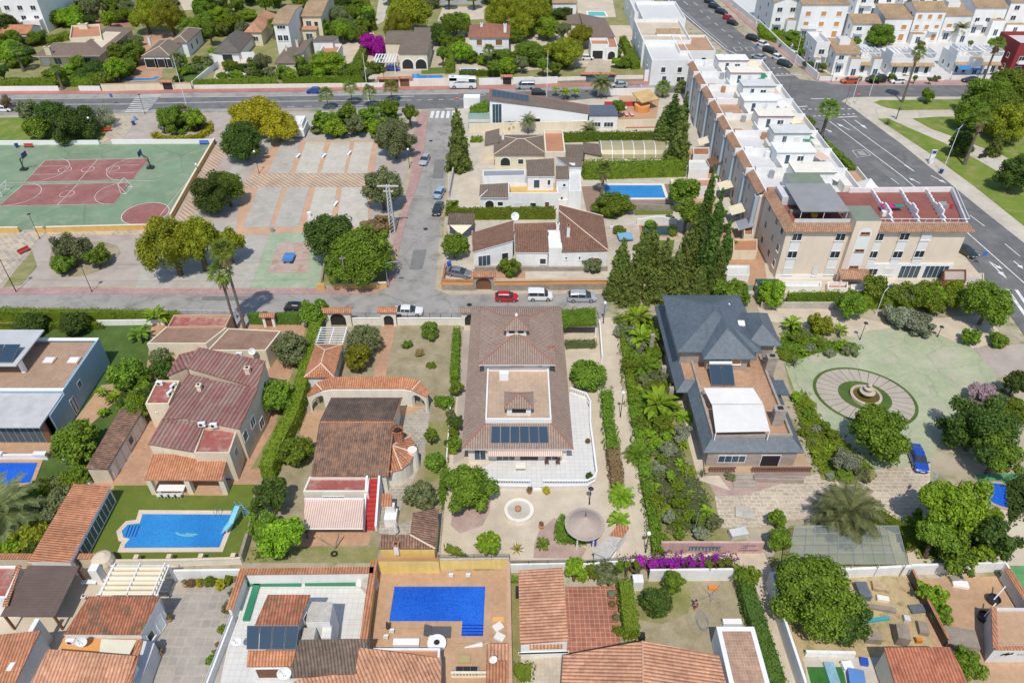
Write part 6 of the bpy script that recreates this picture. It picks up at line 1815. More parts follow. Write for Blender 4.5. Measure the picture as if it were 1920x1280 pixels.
for u,v,s,m,l in((1636,1195,(1.6,.9,.9),woodg,'open wooden crate in the dirt yard'),(1690,1190,(1.2,1.6,1.4),woodg,'tall wooden hutch by the rust edged fence'),(1640,1138,(4.2,.5,.4),woodg,'long wooden work bench in the dirt yard'),(1700,1160,(.6,.6,.5),lgrey,'white box beside the hutch'),(1617,1108,(1.2,1.8,.9),plain('grey_tarp',(.13,.15,.18),.8,.25),'grey tarpaulin stack beside the big mango tree'),(1650,1100,(1.6,1.0,.5),plain('sawn_timber',(.48,.36,.22),.8,.3,2,9),'pile of sawn timber by the patchy wall'),(1655,1122,(1.2,.6,.4),creamw,'pale boxes on the work bench end'),(1722,1200,(.6,.4,.6),plain('orange_coat',(.6,.22,.03),.7,.1),'orange and yellow sacks by the fence foot'),(1728,1140,(2.6,.9,.3),plain('grey_tarp',(0,0,0)),'stack of metal frames leaning on the fence'),(1730,1178,(.9,1.3,.6),woodg,'grey metal cabinet on its side by the fence'),(1562,1270,(1.0,3.0,.35),plain('blue_pattern',(.25,.45,.55),.7,.3),'blue patterned air bed on the artificial turf'),(1605,1272,(1.5,1.7,.7),plain('blue_cloth',(.10,.24,.55),.7,.1),'blue covered table on the pale patio'),(1620,1240,(.7,.7,.5),blueplastic,'small blue chair on the pale patio'),(1588,1248,(1.0,.8,.6),whitepl,'white box with green hose on the pale patio'),(1800,1198,(3.0,2.0,1.0),woodg,'brown timber planter edge on the tan terrace'),(1800,1095,(1.6,.8,.4),whitepl,'white plastic crate by the patchy wall'),(1793,1085,(1.4,.6,.5),woodg,'stack of firewood by the patchy wall'),(1395,962,(2.0,1.5,.35),concrete,'grey stone slab table on the pink gravel'),(1384,1000,(2.0,1.0,.8),lgrey,'white barbecue counter behind the pink wall')):
 boxat(next((n for k_,n in(('crate','crate'),('hutch','hutch'),('bench','work_bench'),('tarpaulin','tarpaulin'),('timber','timber_pile'),('sacks','sack'),('frames','metal_frame'),('cabinet','cabinet'),('air bed','air_bed'),('table','garden_table'),('chair','chair'),('planter','planter'),('firewood','firewood_pile'),('barbecue','barbecue'))if k_ in l),'storage_box'),u,v,0,s,m,l,'yard item',.1*(u%5-2))
t=H('long netted aviary frame with grey mesh roof',1590,1020,'aviary','aviary')
net=newmat('grey_netting')[0];nt=net.node_tree;b_=nt.nodes['Principled BSDF'];b_.inputs['Base Color'].default_value=(.45,.50,.50,1);b_.inputs['Alpha'].default_value=.30;b_.inputs['Roughness'].default_value=.6
mb=MB();mb.face([P3(*p)for p in((1478,1056,2.4),(1702,1056,2.4),(1684,985,2.6),(1490,985,2.6))],net);mb.build('mesh_roof',t)
mb=MB()
for f in(0,.2,.42,.64,.82,1):mb.tube(P3(1478+224*f,1056,2.42),P3(1490+194*f,985,2.62),.05,greym,n=5)
for f in(0,.3,.55,.8,1):mb.tube(P3(1478+12*f,1056-71*f,2.42),P3(1702-18*f,1056-71*f,2.42),.04,greym,n=5)
mb.build('frame',t)
for u in(1480,1540,1600,1650,1700):X,Y=P(u,1056,2.4);mb=MB();mb.tube((X,Y,0),(X,Y,2.4),.05,greym);mb.build('post',t)
# ----------- slate villa on the right
t=H('large stone villa with blue slate hip roofs and roof terrace',1380,760)
zl,zh=3.3,4.5
o_=[(1319,848),(1508,848),(1440,655),(1410,600),(1232,600),(1221,640),(1270,735),(1290,760)]
A,B=P3(1319,848,zl),P3(1508,848,zl);a,b=P3(1336,819,zh),P3(1484,818,zh)
xl,xr=A[0],B[0]
yb=P(1320,573,zl)[1]
xw=P(1268,735,zl)[0]+1.2;xi=P(1284,711,zh)[0]
A2,a2=(xl,P(1275,735,zl)[1],zl),(a[0],P(1275,735,zl)[1]+1.2,zh)
C,c=(xr,yb,zl),(b[0],yb-1.5,zh);D,d=(xw-1.2,yb,zl),(xi,yb-1.5,zh);E,e=(xw-1.2,A2[1],zl),(xi,A2[1]+1.2,zh)
roof3(t,[[A,B,b,a],[B,C,c,b],[C,D,d,c],[D,E,e,d],[E,A2,a2,e],[A2,A,a,a2]],slate,world=True,edge=slate)
mb=MB();mb.box(a[0]-.5,a[1]-1.2,0,b[0]+.7,yb-1,zl-.1,ashlar);mb.box(e[0]+.4,e[1]+.3,0,a[0],yb-1,zl-.1,ashlar);mb.box(a[0]+.02,a[1]+.02,zl-.2,b[0]-.02,yb-1.6,zh-.1,ashlar,terr_pave);mb.box(e[0]+.02,e[1]+.02,zl-.2,a[0],yb-1.6,zh-.1,ashlar,terr_pave);mb.build('wall',t)
wins(t,(a[0]-.5,a[1]-1.2,b[0]+.7,yb-1),(('S',.28,1.9,3.4,1.3,'g'),('S',.72,1.4,2.4,2.4,'dd')))
mb=MB();ring(mb,[(a[0]-.1,a[1]-.1),(b[0]+.1,b[1]-.1),(b[0]+.1,yb-1.5),(a[0]-.1,yb-1.5)],[(a[0]+.2,a[1]+.2),(b[0]-.2,b[1]+.2),(b[0]-.2,yb-1.8),(a[0]+.2,yb-1.8)],zh-.05,zh+.35,ashlar);mb.build('parapet',t)
mb=MB();mb.prism(Q([(1322,886),(1522,886),(1508,850),(1318,850)],.6),0,.6,ashlar,plain('terrace_ochre',(.46,.32,.20),.8,.12));mb.build('terrace',t)
zu=7.0
def hipr(near_left,near_right,back_v,rise,name,over=.7,wall=True,base=None):
 x0,y0=P(*near_left,zu);x1=P(*near_right,zu)[0];y1=P(near_left[0],back_v,zu)[1]
 roof(t,(x0,y0,x1,y1),zu,'hip',rise,slate,0,plain('slate_ridge',(.10,.13,.155),.5,.1),None,name,.05)
 if wall:mb=MB();mb.box(x0+over,y0+over,zh-.15,x1-over,y1-over,zu-.1,ashlar);mb.build('upper_wall',t)
 return x0,y0,x1,y1
r1=hipr((1270,660),(1430,660),553,2.6,'upper_roof')
r2=hipr((1400,648),(1466,648),588,1.9,'wing_roof')
x0,y0=P(1319,673,zu);x1=P(1419,673,zu)[0];y1=P(1365,600,zu)[1]
roof3(t,[[(x0,y0,zu),(x1,y0,zu),((x0+x1)/2,y0+3.6,zu+2.3)],[(x1,y0,zu),(x1,y1,zu),((x0+x1)/2,y1,zu+2.3),((x0+x1)/2,y0+3.6,zu+2.3)],[(x0,y1,zu),(x0,y0,zu),((x0+x1)/2,y0+3.6,zu+2.3),((x0+x1)/2,y1,zu+2.3)]],slate,None,(),name='gable_roof',world=True)
mb=MB();mb.box(x0+.8,y0+.7,zh-.15,x1-.8,y1,zu-.08,ashlar);mb.build('bay_wall',t);wins(t,(x0+.8,y0+.7,x1-.8,y1),(('S',.3,6.2,1.3,.9,'g'),('S',.72,6.0,1.2,1.1,'so')))
for u,v in((1316,572),(1364,570),(1391,602)):X,Y=P(u,v,8.4);mb=MB();mb.obox((X,Y,8.0),(.9,.9,.25),0,whitem,.3);mb.build('skylight',t)
X,Y=P(1352,700,5.2);collector(t,[(X-1.6,Y-1.7,4.6),(X+1.6,Y-1.7,4.6),(X+1.6,Y+.9,5.9),(X-1.6,Y+.9,5.9)],2)
mb=MB();mb.tube((X-1.5,Y+1.2,6.1),(X+1.5,Y+1.2,6.1),.28,whitem,n=10);mb.build('water_tank',t)
for u,v in((1448,668),(1463,766)):chimney(t,u,v,4.4,2.5,ashlar,1.3,1.0)
roof3(t,[[(1448,738,4.6),(1482,741,4.4),(1468,712,4.4),(1446,712,4.8)]],slate,name='side_roof')
for v in(640,700,740):X,Y=P(1222+(v-640)*.35,v,2);mb=MB();mb.box(X-.3,Y-.3,0,X+.3,Y+.3,zl,ashlar);mb.build('pillar',t)
t2=H('white pull-out awnings over the terrace of the slate villa',1385,770,'awning','awning')
for q in(((1334,757,6.2),(1431,757,6.2),(1412,727,6.5),(1319,727,6.5)),((1342,810,6.0),(1444,808,6.0),(1431,758,6.25),(1335,758,6.25))):roof3(t2,[list(q)],canvasw,th=.05,name='canvas')
for u,v in((1320,728),(1412,728),(1343,808),(1443,808)):X,Y=P(u,v,6);mb=MB();mb.box(X-.06,Y-.06,zh-.1,X+.06,Y+.06,6.0,whitem);mb.build('post',t2)
ba=plain('iron_brown',(.20,.09,.07),.6,.1)
balustrade([(1328,884),(1378,884)],.8,'brown balustrade left of the slate villa steps',.6,ba);balustrade([(1408,884),(1520,884)],.8,'brown balustrade right of the slate villa steps',.6,ba)
mb=MB();X,Y=P(1393,893,.3)
for k in range(4):mb.box(X-1.4,Y+.5-k*.5,0,X+1.4,Y-k*.5,.56-k*.14,ashlar)
tag(mb.build('entrance_steps'),'stone steps up to the terrace of the slate villa','steps')
wall_line([(1412,902),(1505,905)],.7,'grey ramp wall with metal handrail before the slate villa',ashlar,.3,rail=greym,railh=.8)
X,Y=P(1622,745)
t=thing('fountain','round tiered stone fountain with green water in the driveway','fountain',(X,Y,0))
pal=plain('fountain_stone',(.52,.44,.34),.85,.2)
mb=MB();mb.lathe((X,Y,0),[(2.1,0),(2.1,.55),(1.75,.6),(1.7,.3)],pal,28,cap=False);mb.build('basin',t)
mb=MB();mb.lathe((X,Y,.36),[(1.74,0),(1.74,.02)],water('water_algae',(.07,.055,.01),(.13,.10,.02)),28);mb.build('water',t)
mb=MB();mb.lathe((X,Y,.1),[(.35,0),(.3,.8),(1.0,1.0),(1.05,1.1),(.3,1.12),(.2,1.5),(.6,1.6),(.62,1.7),(.15,1.72),(.12,2.1),(.3,2.2),(.05,2.6)],pal,18);mb.build('tiers',t,True)
gs=plain('pale_slabs',(.43,.375,.315),.85,.12)
def ell(r,n=40):return[(X+6.7*r*math.cos(a)*math.cos(-.45)-5.7*r*math.sin(a)*math.sin(-.45),Y+.2+6.7*r*math.cos(a)*math.sin(-.45)+5.7*r*math.sin(a)*math.cos(-.45))for a in[2*math.pi*i/n for i in range(n)]]
for p,m,l,nm in((ell(1.03),weeds,6,'grass_ring'),(ell(.97),grass,7,'grass_ring'),(ell(.52),grass,7.4,'grass_ring')):
 mb=MB();h=LZ(l);mb.face([(q[0],q[1],h)for q in p],m if l!=6 else grass);mb.build(nm)['kind']='structure'
o,i=ell(.96,84),ell(.53,84);mb=MB();h=LZ(7.2)
for k in range(28):mb.face([(*o[k*3],h),(*o[k*3+1],h),(*o[(k*3+2)],h),(*[.2*a+.8*b for a,b in zip(o[k*3+2],o[(k*3+3)%84])],h),(*[.2*a+.8*b for a,b in zip(i[k*3+2],i[(k*3+3)%84])],h),(*i[k*3],h)],gs)
mb.build('radial_paving')['kind']='structure'
car('sedan','blue',1722,857,262,'bright blue saloon car parked under trees by the driveway')
pool('round blue paddling pool with orange patches at the right edge',[(P(1880,930)[0]+2.2*math.cos(a),P(1880,930)[1]+1.9*math.sin(a))for a in[i*math.pi/10 for i in range(20)]],MATS['water_cobalt'],terrp,.3,zt=.2)
# ----------- walls and gates along the middle road
wall_line([(662,609),(716,609)],1.3,'cream wall with dark railing between the two arched gates',creamw,.22,whitep,rail=blackm,railh=.9)
wall_line([(746,609),(868,609)],1.3,'cream wall with dark railing right of the narrow arched gate',creamw,.22,whitep,rail=blackm,railh=.9)
wall_line([(340,596),(445,598)],1.6,'dark grey boundary wall behind the red roofed outbuilding',greyw,.2);wall_line([(185,610),(310,608)],1.0,'low white wall below the long flowering hedge',white,.2)
def gateway(label,u0,u1,v,z1,r,mat,th=.6,leaf=None,capm=None):
 a,b=P(u0,v),P(u1,v)
 t=thing('gateway',label,'gateway',((a[0]+b[0])/2,a[1],0))
 archwall(t,a,b,z1,.5,r,th,mat)
 c=rect(a[0]-.3,a[1]-.3,b[0]+.3,a[1]+th+.3);m=a[1]+th/2
 roof(t,(a[0],a[1],b[0],a[1]+th),z1,'gx',.4,capm or clay,.35)
 if leaf:
  X=(a[0]+b[0])/2;mb=MB();n=10
  p=[(X+r,.05)]+[(X+r*math.cos(q*math.pi/n),z1*.45+r*math.sin(q*math.pi/n))for q in range(n+1)]+[(X-r,.05)]
  mb.face([(x,m,z)for x,z in p],leaf);mb.face([(x,m+.05,z)for x,z in p[::-1]],leaf);mb.build('gate',t)
 return t
gateway('wide cream gateway with arched black gate and tile cap',612,660,612,2.9,1.2,creamw,.7,blackm)
gateway('narrow cream gateway with wrought iron arch and tile cap',716,744,612,3.0,.75,creamw,.7,blackm)
gateway('gateway with dark arched gate beside the mauve roofed villa',866,902,612,2.9,1.0,creamw,.6,blackm,mauve)
gateway('stone gateway with arched brown wooden doors opposite the red car',888,926,545,3.0,1.25,stone,.7,wood)
t=H('small tile capped gate pillar among square cut hedges',507,612,'gate_pillar','gate');X,Y=P(507,612)
mb=MB();mb.box(X-.9,Y-.2,0,X-.5,Y+.3,2.2,white);mb.box(X+.5,Y-.2,0,X+.9,Y+.3,2.2,white);mb.build('pillar',t);mb=MB();mb.box(X-.5,Y,0,X+.5,Y+.1,2,wood);mb.build('gate',t);roof(t,(X-1,Y-.3,X+1,Y+.4),2.2,'gx',.3,clay,.2)
wall_line([(830,544),(888,545)],2.0,'orange topped stone wall left of the arched wooden gate',orange_w,.3,clay,base=stone,baseh=1.25,capw=.25);wall_line([(926,545),(1136,543)],2.0,'long stone wall with orange band facing the parked cars',orange_w,.3,terrp,base=stone,baseh=1.25,capw=.25)
wall_line([(829,544),(836,505)],1.2,'orange capped side wall along the side street',orange_w,.25,clay)
wall_line([(842,372),(852,318)],1.6,'grey wall along the side street by the hedge',greyw,.3);wall_line([(852,318),(860,246)],1.6,'pale wall along the upper side street',cream,.25)
wall_line([(880,247),(1238,238)],1.9,'long cream wall behind the white shed roofed house',cream,.25);wall_line([(1128,392),(1262,396)],1.3,'grey stone wall between the two garden pools',stone,.25)
wall_line([(1120,180),(1236,178)],1.8,'white front wall of the orange pool terrace',white,.25)
# ----------- houses of the middle block
t=H('white modern house with long brown shed roof and red edging',1010,220)
za,zb=7.0,3.4;A,B,C,D=P3(916,187,za),P3(1104,214,zb),P3(1104,198,zb),P3(919,167,za)
roof3(t,[[A,B,C,D]],taupe,redcap,[(A,D),(D,C),(C,B)],world=True,capr=.14)
w=[(A[0]+.3,A[1]+.3,za-.16),(B[0]-.2,A[1]+.3,zb-.16),(B[0]-.2,D[1]-.3,zb-.16),(A[0]+.3,D[1]-.3,za-.16)];wallpoly(t,w,plain('bright_white_render',(.80,.81,.83),.8,.03),0)
for s,z,ww,h,k in((.07,3.6,2.2,4.6,'g'),(.30,1.2,.8,1.2,'w'),(.47,2.0,2.0,1.0,'dd'),(.8,1.2,1.0,1.0,'w')):opening(t,w[0],w[1],s,z,ww,h,k)
for s,z in((.3,5.2),(.7,5.2),(.3,2),(.7,2)):opening(t,w[3],w[0],s,z,1.8,1.6,'g')
f=lambda u,s:(A[0]+(B[0]-A[0])*u,A[1]+(D[1]-A[1])*s,za+(zb-za)*u+.05);collector(t,[f(.03,.35),f(.40,.35),f(.40,.92),f(.03,.92)],8)
blk(t,[(1104,217,3.4),(1160,217,3.4),(1152,197,3.4),(1103,197,3.4)],white,slate,.15,spec=((0,.25,1.2,2.2,1.2,'w'),(0,.7,1.2,2.2,1.2,'w')))
for k in range(2):t2=H(('upper','lower')[k]+' terrace of pale blue panels beside the white shed roofed house',895,240,'panel_screen','screen');a,b=P(878,224+k*17),P(918,224+k*17);mb=MB();mb.prism(band([a,b],.1),0,1.5,plain('pale_blue_panel',(.30,.44,.46),.4,.1));mb.build('panel',t2)
boxat('entrance_shelter',885,190,0,(4,2.5,2.6),white,'white flat entrance shelter beside the stop sign','shelter')
t=H('cream house with grey brown hip roof and orange roof terrace',980,275)
r_=RC(928,289,1022,254,3.2);house('',r_,3.2,'hip',1.3,cream,taupe,(('S',.2,1.5,2.0,1.8,'arch'),('S',.5,1.5,1.2,1.2,'w'),('S',.8,1.5,1.2,1.2,'w')),.3,creamcap,root=t)
r2=RC(910,272,935,248,3.2);house('',r2,3.2,'sw',.8,cream,taupe,(),.2,root=t);chimney(t,943,252,3.8,1.0,white,.5,.5)
r3=RC(1022,285,1055,243,4.8);w=flatb(t,rect(*r3),4.8,cream,terr,.8,.3,px=False)
blk(t,[(1054,300,3.0),(1094,300,3.0),(1094,271,3.0),(1056,271,3.0)],cream,taupe,.2);blk(t,[(1095,286,3.0),(1130,293,2.6),(1122,270,2.6),(1093,267,3.0)],cream,clayd,.2)
t=H('ribbed beige telescopic pool cover beside the tall trees',1180,285,'pool_cover','pool cover');x0,y0,x1,y1=RC(1128,296,1240,268,.5)
tp=plain('beige_polycarbonate',(.36,.32,.19),.3,.12)
n=6
for k in range(n):
 X0,X1=x0+(x1-x0)*k/n,x0+(x1-x0)*(k+1)/n;m=(y0+y1)/2;hw=(y1-y0)/2*(.88+.02*(k%2));pr=[(m-hw*math.cos(a),.1+2.2*math.sin(a))for a in[i*math.pi/8 for i in range(9)]]
 mb=MB();[mb.face([(X0,*pr[i]),(X1,*pr[i]),(X1,*pr[i+1]),(X0,*pr[i+1])],tp)for i in range(8)];mb.face([(X0,y,z)for y,z in pr],tp);mb.face([(X1,y,z)for y,z in pr[::-1]],tp);mb.build('panel',t)
 mb=MB();[mb.tube((X0,pr[i][0],pr[i][1]+.03),(X0,pr[i+1][0],pr[i+1][1]+.03),.09,whitem,n=4)for i in range(8)];mb.build('rib',t)
t=H('white two storey house with brown roofs and orange balcony',1000,350)
w=blk(t,[(988,331,6.2),(1040,331,6.2),(1039,297,6.9),(986,300,6.9)],white,taupe,.15,edge=whitep,spec=((0,.35,4.6,1.2,1.8,'g'),(0,.82,4.9,.6,1.2,'w')))
blk(t,[(1042,337,5.6),(1068,337,5.6),(1066,311,6.0),(1042,311,6.0)],white,taupe,.12,edge=whitep,spec=((0,.65,4.4,.6,.7,'w'),(0,.5,1.5,.5,1.0,'dd')))
blk(t,[(1068,314,5.4),(1091,314,5.0),(1090,296,5.0),(1042,294,6.4)],white,taupe,.12,edge=whitep)
w=blk(t,[(898,371,2.9),(960,371,2.9),(955,343,3.9),(900,346,3.9)],white,taupe,.25,edge=whitep,cap=whitep,lines=(((898,371,2.9),(928,344,3.8)),),spec=((0,.3,1.2,1.6,2.0,'arch'),(0,.66,1.5,1.1,1.0,'w')))
w=flatb(t,[(953,362),(1047,362),(1044,343),(953,343)],3.9,white,ochre,.7,.2,spec=((0,.2,1.4,1.6,1.0,'sw'),(0,.5,1.4,1.2,1.0,'w'),(0,.78,1.1,.9,2.0,'d')))
roof3(t,[[(950,372,2.7),(1046,371,2.7),(1046,363,3.1),(952,364,3.1)]],taupe,name='ledge_roof')
flatb(t,[(1066,358),(1090,358),(1088,316),(1068,316)],4.2,white,lgrey,.2)
wall_line([(1046,387),(1074,386),(1086,372),(1076,360)],1.4,'curved white wall beside the two storey white house',white,.3)
flatb(H('grey roofed garage beside the white two storey house',930,330,'garage','garage'),[(905,331),(985,329),(985,318),(905,319)],2.6,white,greym,.1)
t=H('white house with stepped brown tile roofs facing parked cars',1010,470)
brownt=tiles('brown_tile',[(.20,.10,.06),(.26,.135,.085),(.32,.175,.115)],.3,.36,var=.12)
w=blk(t,[(886,473,3.4),(963,451,4.6),(963,413,4.6),(886,436,3.4)],white,brownt,.15,edge=white,spec=((0,.27,1.3,2.2,2.2,'g'),(0,.8,1.6,1.2,1.5,'w')))
w=blk(t,[(966,473,3.5),(1029,474,3.5),(1029,435,4.6),(966,434,4.6)],white,brownt,.15,edge=white,spec=((0,.85,1.7,1.1,1.2,'w'),))
blk(t,[(964,434,4.3),(1050,434,4.3),(1048,417,4.9),(1002,418,4.9),(964,419,4.9)],white,brownt,.1)
apx=(1048,385,6.4);w=[P3(1053,471,3.9),P3(1141,470,3.9),P3(1131,406,3.9),P3(1048,385,6.4)];roof3(t,[[(1053,471,3.9),(1141,470,3.9),(1048,395,6.4)],[(1141,470,3.9),(1131,405,3.9),(1048,384,6.4),(1048,395,6.4)]],brownt,creamcap,[((1141,470,3.9),(1048,395,6.4)),((1048,384,6.4),(1131,405,3.9))])
c0,c1=w[0][0],w[1][0];yb_=P(1100,400,4)[1];wallpoly(t,[(c0+.1,w[0][1]+.25,3.75),(c1-.25,w[0][1]+.25,3.75),(c1-.25,yb_,3.75),(c0+.1,yb_,5.9)],white)
for s,z,ww,h,k in((.10,2.4,.5,.5,'w'),(.40,2.4,.4,.7,'w'),(.72,1.9,2.0,1.2,'s')):opening(t,(c0+.1,w[0][1]+.25),(c1-.25,w[0][1]+.25),s,z,ww,h,k)
mb=MB();q=P(1029,474,3.5);mb.box(q[0],q[1]+.1,0,c0+.1,q[1]+6,4.4,white);mb.build('link_wall',t);chimney(t,1066,423,4.8,1.9,white,.5,1.0,clay);chimney(t,1046,420,4.6,1.4,white,.5,.5)
mb=MB();x0,y0=P(890,506);x1=P(1138,504)[0];mb.box(x0,w[0][1]-.2,0,x1,w[0][1]+.3,.8,stone);mb.build('plinth',t)
dish(965,409,4.6,'large white satellite dish on the brown stepped roofs',.75);dish(1348,512,1.5,'large grey satellite dish on a pole before the apartments',1.1);mb=MB();X,Y=P(1350,520);mb.tube((X,Y,0),(X,Y,2),.08,greym);tag(mb.build('dish_mast'),'grey mast of the large dish before the apartments','mast')
t=H('tile roofed carport with stretched cream sail by the side street',865,420,'carport','carport');r_=RC(840,420,888,403,2.9);roof(t,r_,2.9,'ss',.3,clayd,.1);posts_roof(t,(r_[0],r_[1]-2.5,r_[2],r_[3]),2.9,terrp,.15)
mb=MB();mb.face([P3(842,421,2.8),P3(864,441,1.9),P3(886,421,2.8)],canvas);mb.build('sail',t)
pool('blue rectangular pool in a brown deck by the cypress row',rect(*RC(1136,372,1240,348)),MATS['water_azure'],creamw,.6)
t=pool('dark green pool with terracotta rim before a curved white wall',rect(*RC(1206,442,1262,425)),water('water_green',(.012,.06,.06),(.02,.085,.08)),terr,.35)
mb=MB();x0,y0,x1,y1=RC(1194,424,1264,410);X=(x0+x1)/2
mb.prism([(x0,y0+.3),(x1,y0+.3),(x1,y0+.6),(x0,y0+.6)],0,1.3,white)
for k in range(-5,6):mb.box(X+k*.45-.225,y0+.3,1.3,X+k*.45+.225,y0+.6,1.35+.5*math.cos(k*.28),white)
mb.build('back_wall',t)
pool('curvy blue pool with red edging on the orange terrace',Q([(1176,240),(1228,239),(1222,232),(1204,230),(1190,233),(1180,231)]),MATS['water_cobalt'],redpaint,.3)
t=H('orange thatched terrace bar beside the curvy pool',1205,200,'terrace_bar','bar');X,Y=P(1204,200,1);mb=MB();mb.lathe((X,Y,0),[(1.9,0),(1.9,1.5)],orange_w,14);mb.build('counter',t);mb=MB();mb.obox((X+.8,Y+1.5,3.0),(5.2,4.4,.25),.5,plain('straw',(.55,.38,.17),.9,.25),.25);mb.build('thatch',t)
for a in(-1.2,2.4):mb=MB();mb.tube((X+a,Y+1.5,0),(X+a,Y+1.5,3),.1,woodl);mb.build('post',t)
for u,l in((1174,'left red and white sunbed on the orange terrace'),(1184,'right red and white sunbed on the orange terrace')):boxat('sunbed',u,215,0,(.8,2.0,.45),stripes('red_white_bed',(.55,.05,.07),(.8,.75,.72),.9,1),l,'sunbed',.2,.25)
boxat('terrace_table',1166,204,0,(2.2,1.2,.8),whitepl,'white table set by the red terrace wall','table',0,.7);boxat('red_planter',1175,195,0,(11,.5,1.0),redpaint,'red planter wall along the orange terrace','planter')
boxat('blue_awning_frame',1172,445,0,(2.6,2.2,.8),plain('pool_blue',(.2,.42,.6),.5,.1),'pale blue covered table left of the green pool','table',.1,.5);boxat('bench',1153,427,0,(2,.7,.5),lgrey,'grey bench in the garden left of the green pool','bench');boxat('garden_cube',1262,345,0,(1.2,1.2,1.6),canvas,'cream cube beside the blue rectangular pool','cube')
# ----------- apartment row and corner block
t=H('long apartment row with orange tile parapet band and white roof rooms',1380,250,'apartment_row','apartment building')
x0,x1=43.2,61.0;y0,y1=117.0,184.0;zt=9.2;nU=8;dy=(y1-y0)/nU
wd=lgrey
mb=MB();mb.box(x0,y0,0,x1,y1,zt-.5,plain('grey_pink_render',(.66,.57,.51),.85,.06,streak=.1),white);mb.build('wall',t)
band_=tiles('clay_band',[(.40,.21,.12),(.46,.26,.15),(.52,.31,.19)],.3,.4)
roofcol=[redflat,redflat,plain('green_slab',(.20,.24,.18),.8,.15),plain('white_slab',(.75,.74,.72),.8,.06),redflat,plain('green_slab',(0,0,0)),plain('white_slab',(0,0,0)),plain('green_slab',(0,0,0))]
for k in range(nU):
 a,b=y1-(k+1)*dy,y1-k*dy
 roof3(t,[[(x0-.45,a+.22,zt-.1),(x0+.75,a+.22,zt+.7),(x0+.75,b-.22,zt+.7),(x0-.45,b-.22,zt-.1)]],band_,name='tile_band',world=True)
 mb=MB();mb.box(x0-.6,b-.2,zt-.6,x0+.95,b+.2,zt+.8,whitep);mb.box(x0+.77,a,zt-.5,x0+.95,b-.2,zt+.65,white);mb.box(x0+1.2,b-.12,zt-.5,x1,b+.12,zt+.8,white);mb.box(x1-.2,a+.12,zt-.5,x1,b-.12,zt+.5,white);mb.build('parapet',t)
 o=(k*37%3)*.9;mb=MB();mb.box(x0+6+o,b-4.2,zt-.5,x0+13+o,b-.12,zt+1.9,white);mb.build('roof_room',t);mb=MB();mb.box(x0+5.8+o,b-4.4,zt+1.9,x0+13.2+o,b-.1,zt+2.12,roofcol[k],(white,creamw,lgrey)[k%3]);mb.build('room_slab',t)
 opening(t,(x0+6+o,b-4.2),(x0+13+o,b-4.2),.3,zt+.55,.9,1.9,'g');opening(t,(x0+6+o,b-4.2),(x0+13+o,b-4.2),.65,zt+.7,1.3,1.1,'sw' if k%2 else 'w')
 mb=MB();mb.box(x0+1.6,a+1,zt-.48,x0+3.2,a+2,zt+.3,(lgrey,terr,white)[k%3]);mb.build('roof_bench',t);mb=MB();mb.box(x0+1.25,a+.13,zt-.5,x0+5.9+o,b-.13,zt-.45,(lgrey,white_tiles,sand_pave,lgrey,terr_pave)[k*3%5]);mb.build('terrace_floor',t);mb=MB();mb.box(x0+13.1+o,a+.13,zt-.5,x1-.21,b-.13,zt-.44,(sand_pave,lgrey,white_tiles,lgrey)[k%4]);mb.build('terrace_floor',t);mb=MB();mb.box(x0+6,a+.13,zt-.5,x0+6.2,b-4.3,zt+.9,(creamw,white,cream)[k%3]);mb.build('terrace_wall',t);mb=MB();mb.box(x0+14.6,a+.8,zt-.48,x0+16,a+3.4,zt+.4+k%2*.8,(white,creamw)[k%2]);mb.build('roof_box',t);X_=x0+2+(k*53%7)*.5;mb=MB();mb.tube((X_+1.8,b-1.2,zt-.5),(X_+1.8,b-1.2,zt+.8),.5,(whitem,greym,terr)[k%3],n=10);mb.build('water_tank',t);mb=MB();mb.obox((x0+14.4,a+5,zt+.9),(2.4,2.6,.07),.1*k,(canvas,greenplastic,awn,canvasw)[k%4],.2);mb.build('shade_awning',t)
 mb=MB();mb.tube((x0+8+o,b-1,zt+2),(x0+8+o,b-1,zt+4),.04,greym,n=5);mb.tube((x0+7.4+o,b-1,zt+3.8),(x0+8.6+o,b-1,zt+3.8),.03,greym,n=4);mb.build('aerial',t)
 for z in(1.6,4.5,7.4):
  for s,ww in((.25,1.3),(.68,1.0)):opening(t,(x0,b),(x0,a),s,z,ww,1.3 if z>2 else 1.9,'w')
 mb=MB();mb.box(x0-.7,a+.2,0,x0-.02,a+1.2,zt-.62,plain('blue_grey_panel',(.38,.46,.52),.8,.05));mb.build('pier',t)
t=H('peach corner apartment block with stair tower and red roof terraces',1640,480,'apartment_building','apartment building')
zt=9.5;fp=[(44.2,104.4),(73.4,104.6),(76.5,117.5),(44.2,116.9)]
mb=MB();mb.prism(fp,0,zt,peach,plain('terrace_red_tile',(.27,.095,.075),.8,.2));mb.build('wall',t)
L=29.2
mb=MB()
for s,w_,a,b in((.063,1.5,0,9.4),(.303,1.6,0,9.4),(.515,1.5,3,9.4),(.656,1.5,3,9.4),(.777,1.5,3,9.4)):X=44.2+L*s;mb.box(X-w_/2,104.33,a,X+w_/2,104.52,b-.15,whitep)
mb.box(44.25,104.31,0,54.3,104.5,.9,whitep);mb.box(58.6,104.31,0,73.3,104.5,3.1,white);mb.build('white_panels',t)
fa,fb=(44.2,104.31),(73.4,104.31)
for s,z,k in((.063,8.2,'w'),(.303,8.2,'w'),(.515,8.2,'w'),(.656,8.3,'w'),(.777,8.3,'sw'),(.063,4.9,'w'),(.303,4.9,'w'),(.515,4.9,'w'),(.656,4.9,'w'),(.777,5.0,'w'),(.063,1.6,'sw'),(.303,1.6,'sw'),(.55,1.5,'w'),(.64,1.5,'sw')):opening(t,fa,fb,s,z,1.6,1.35,k)
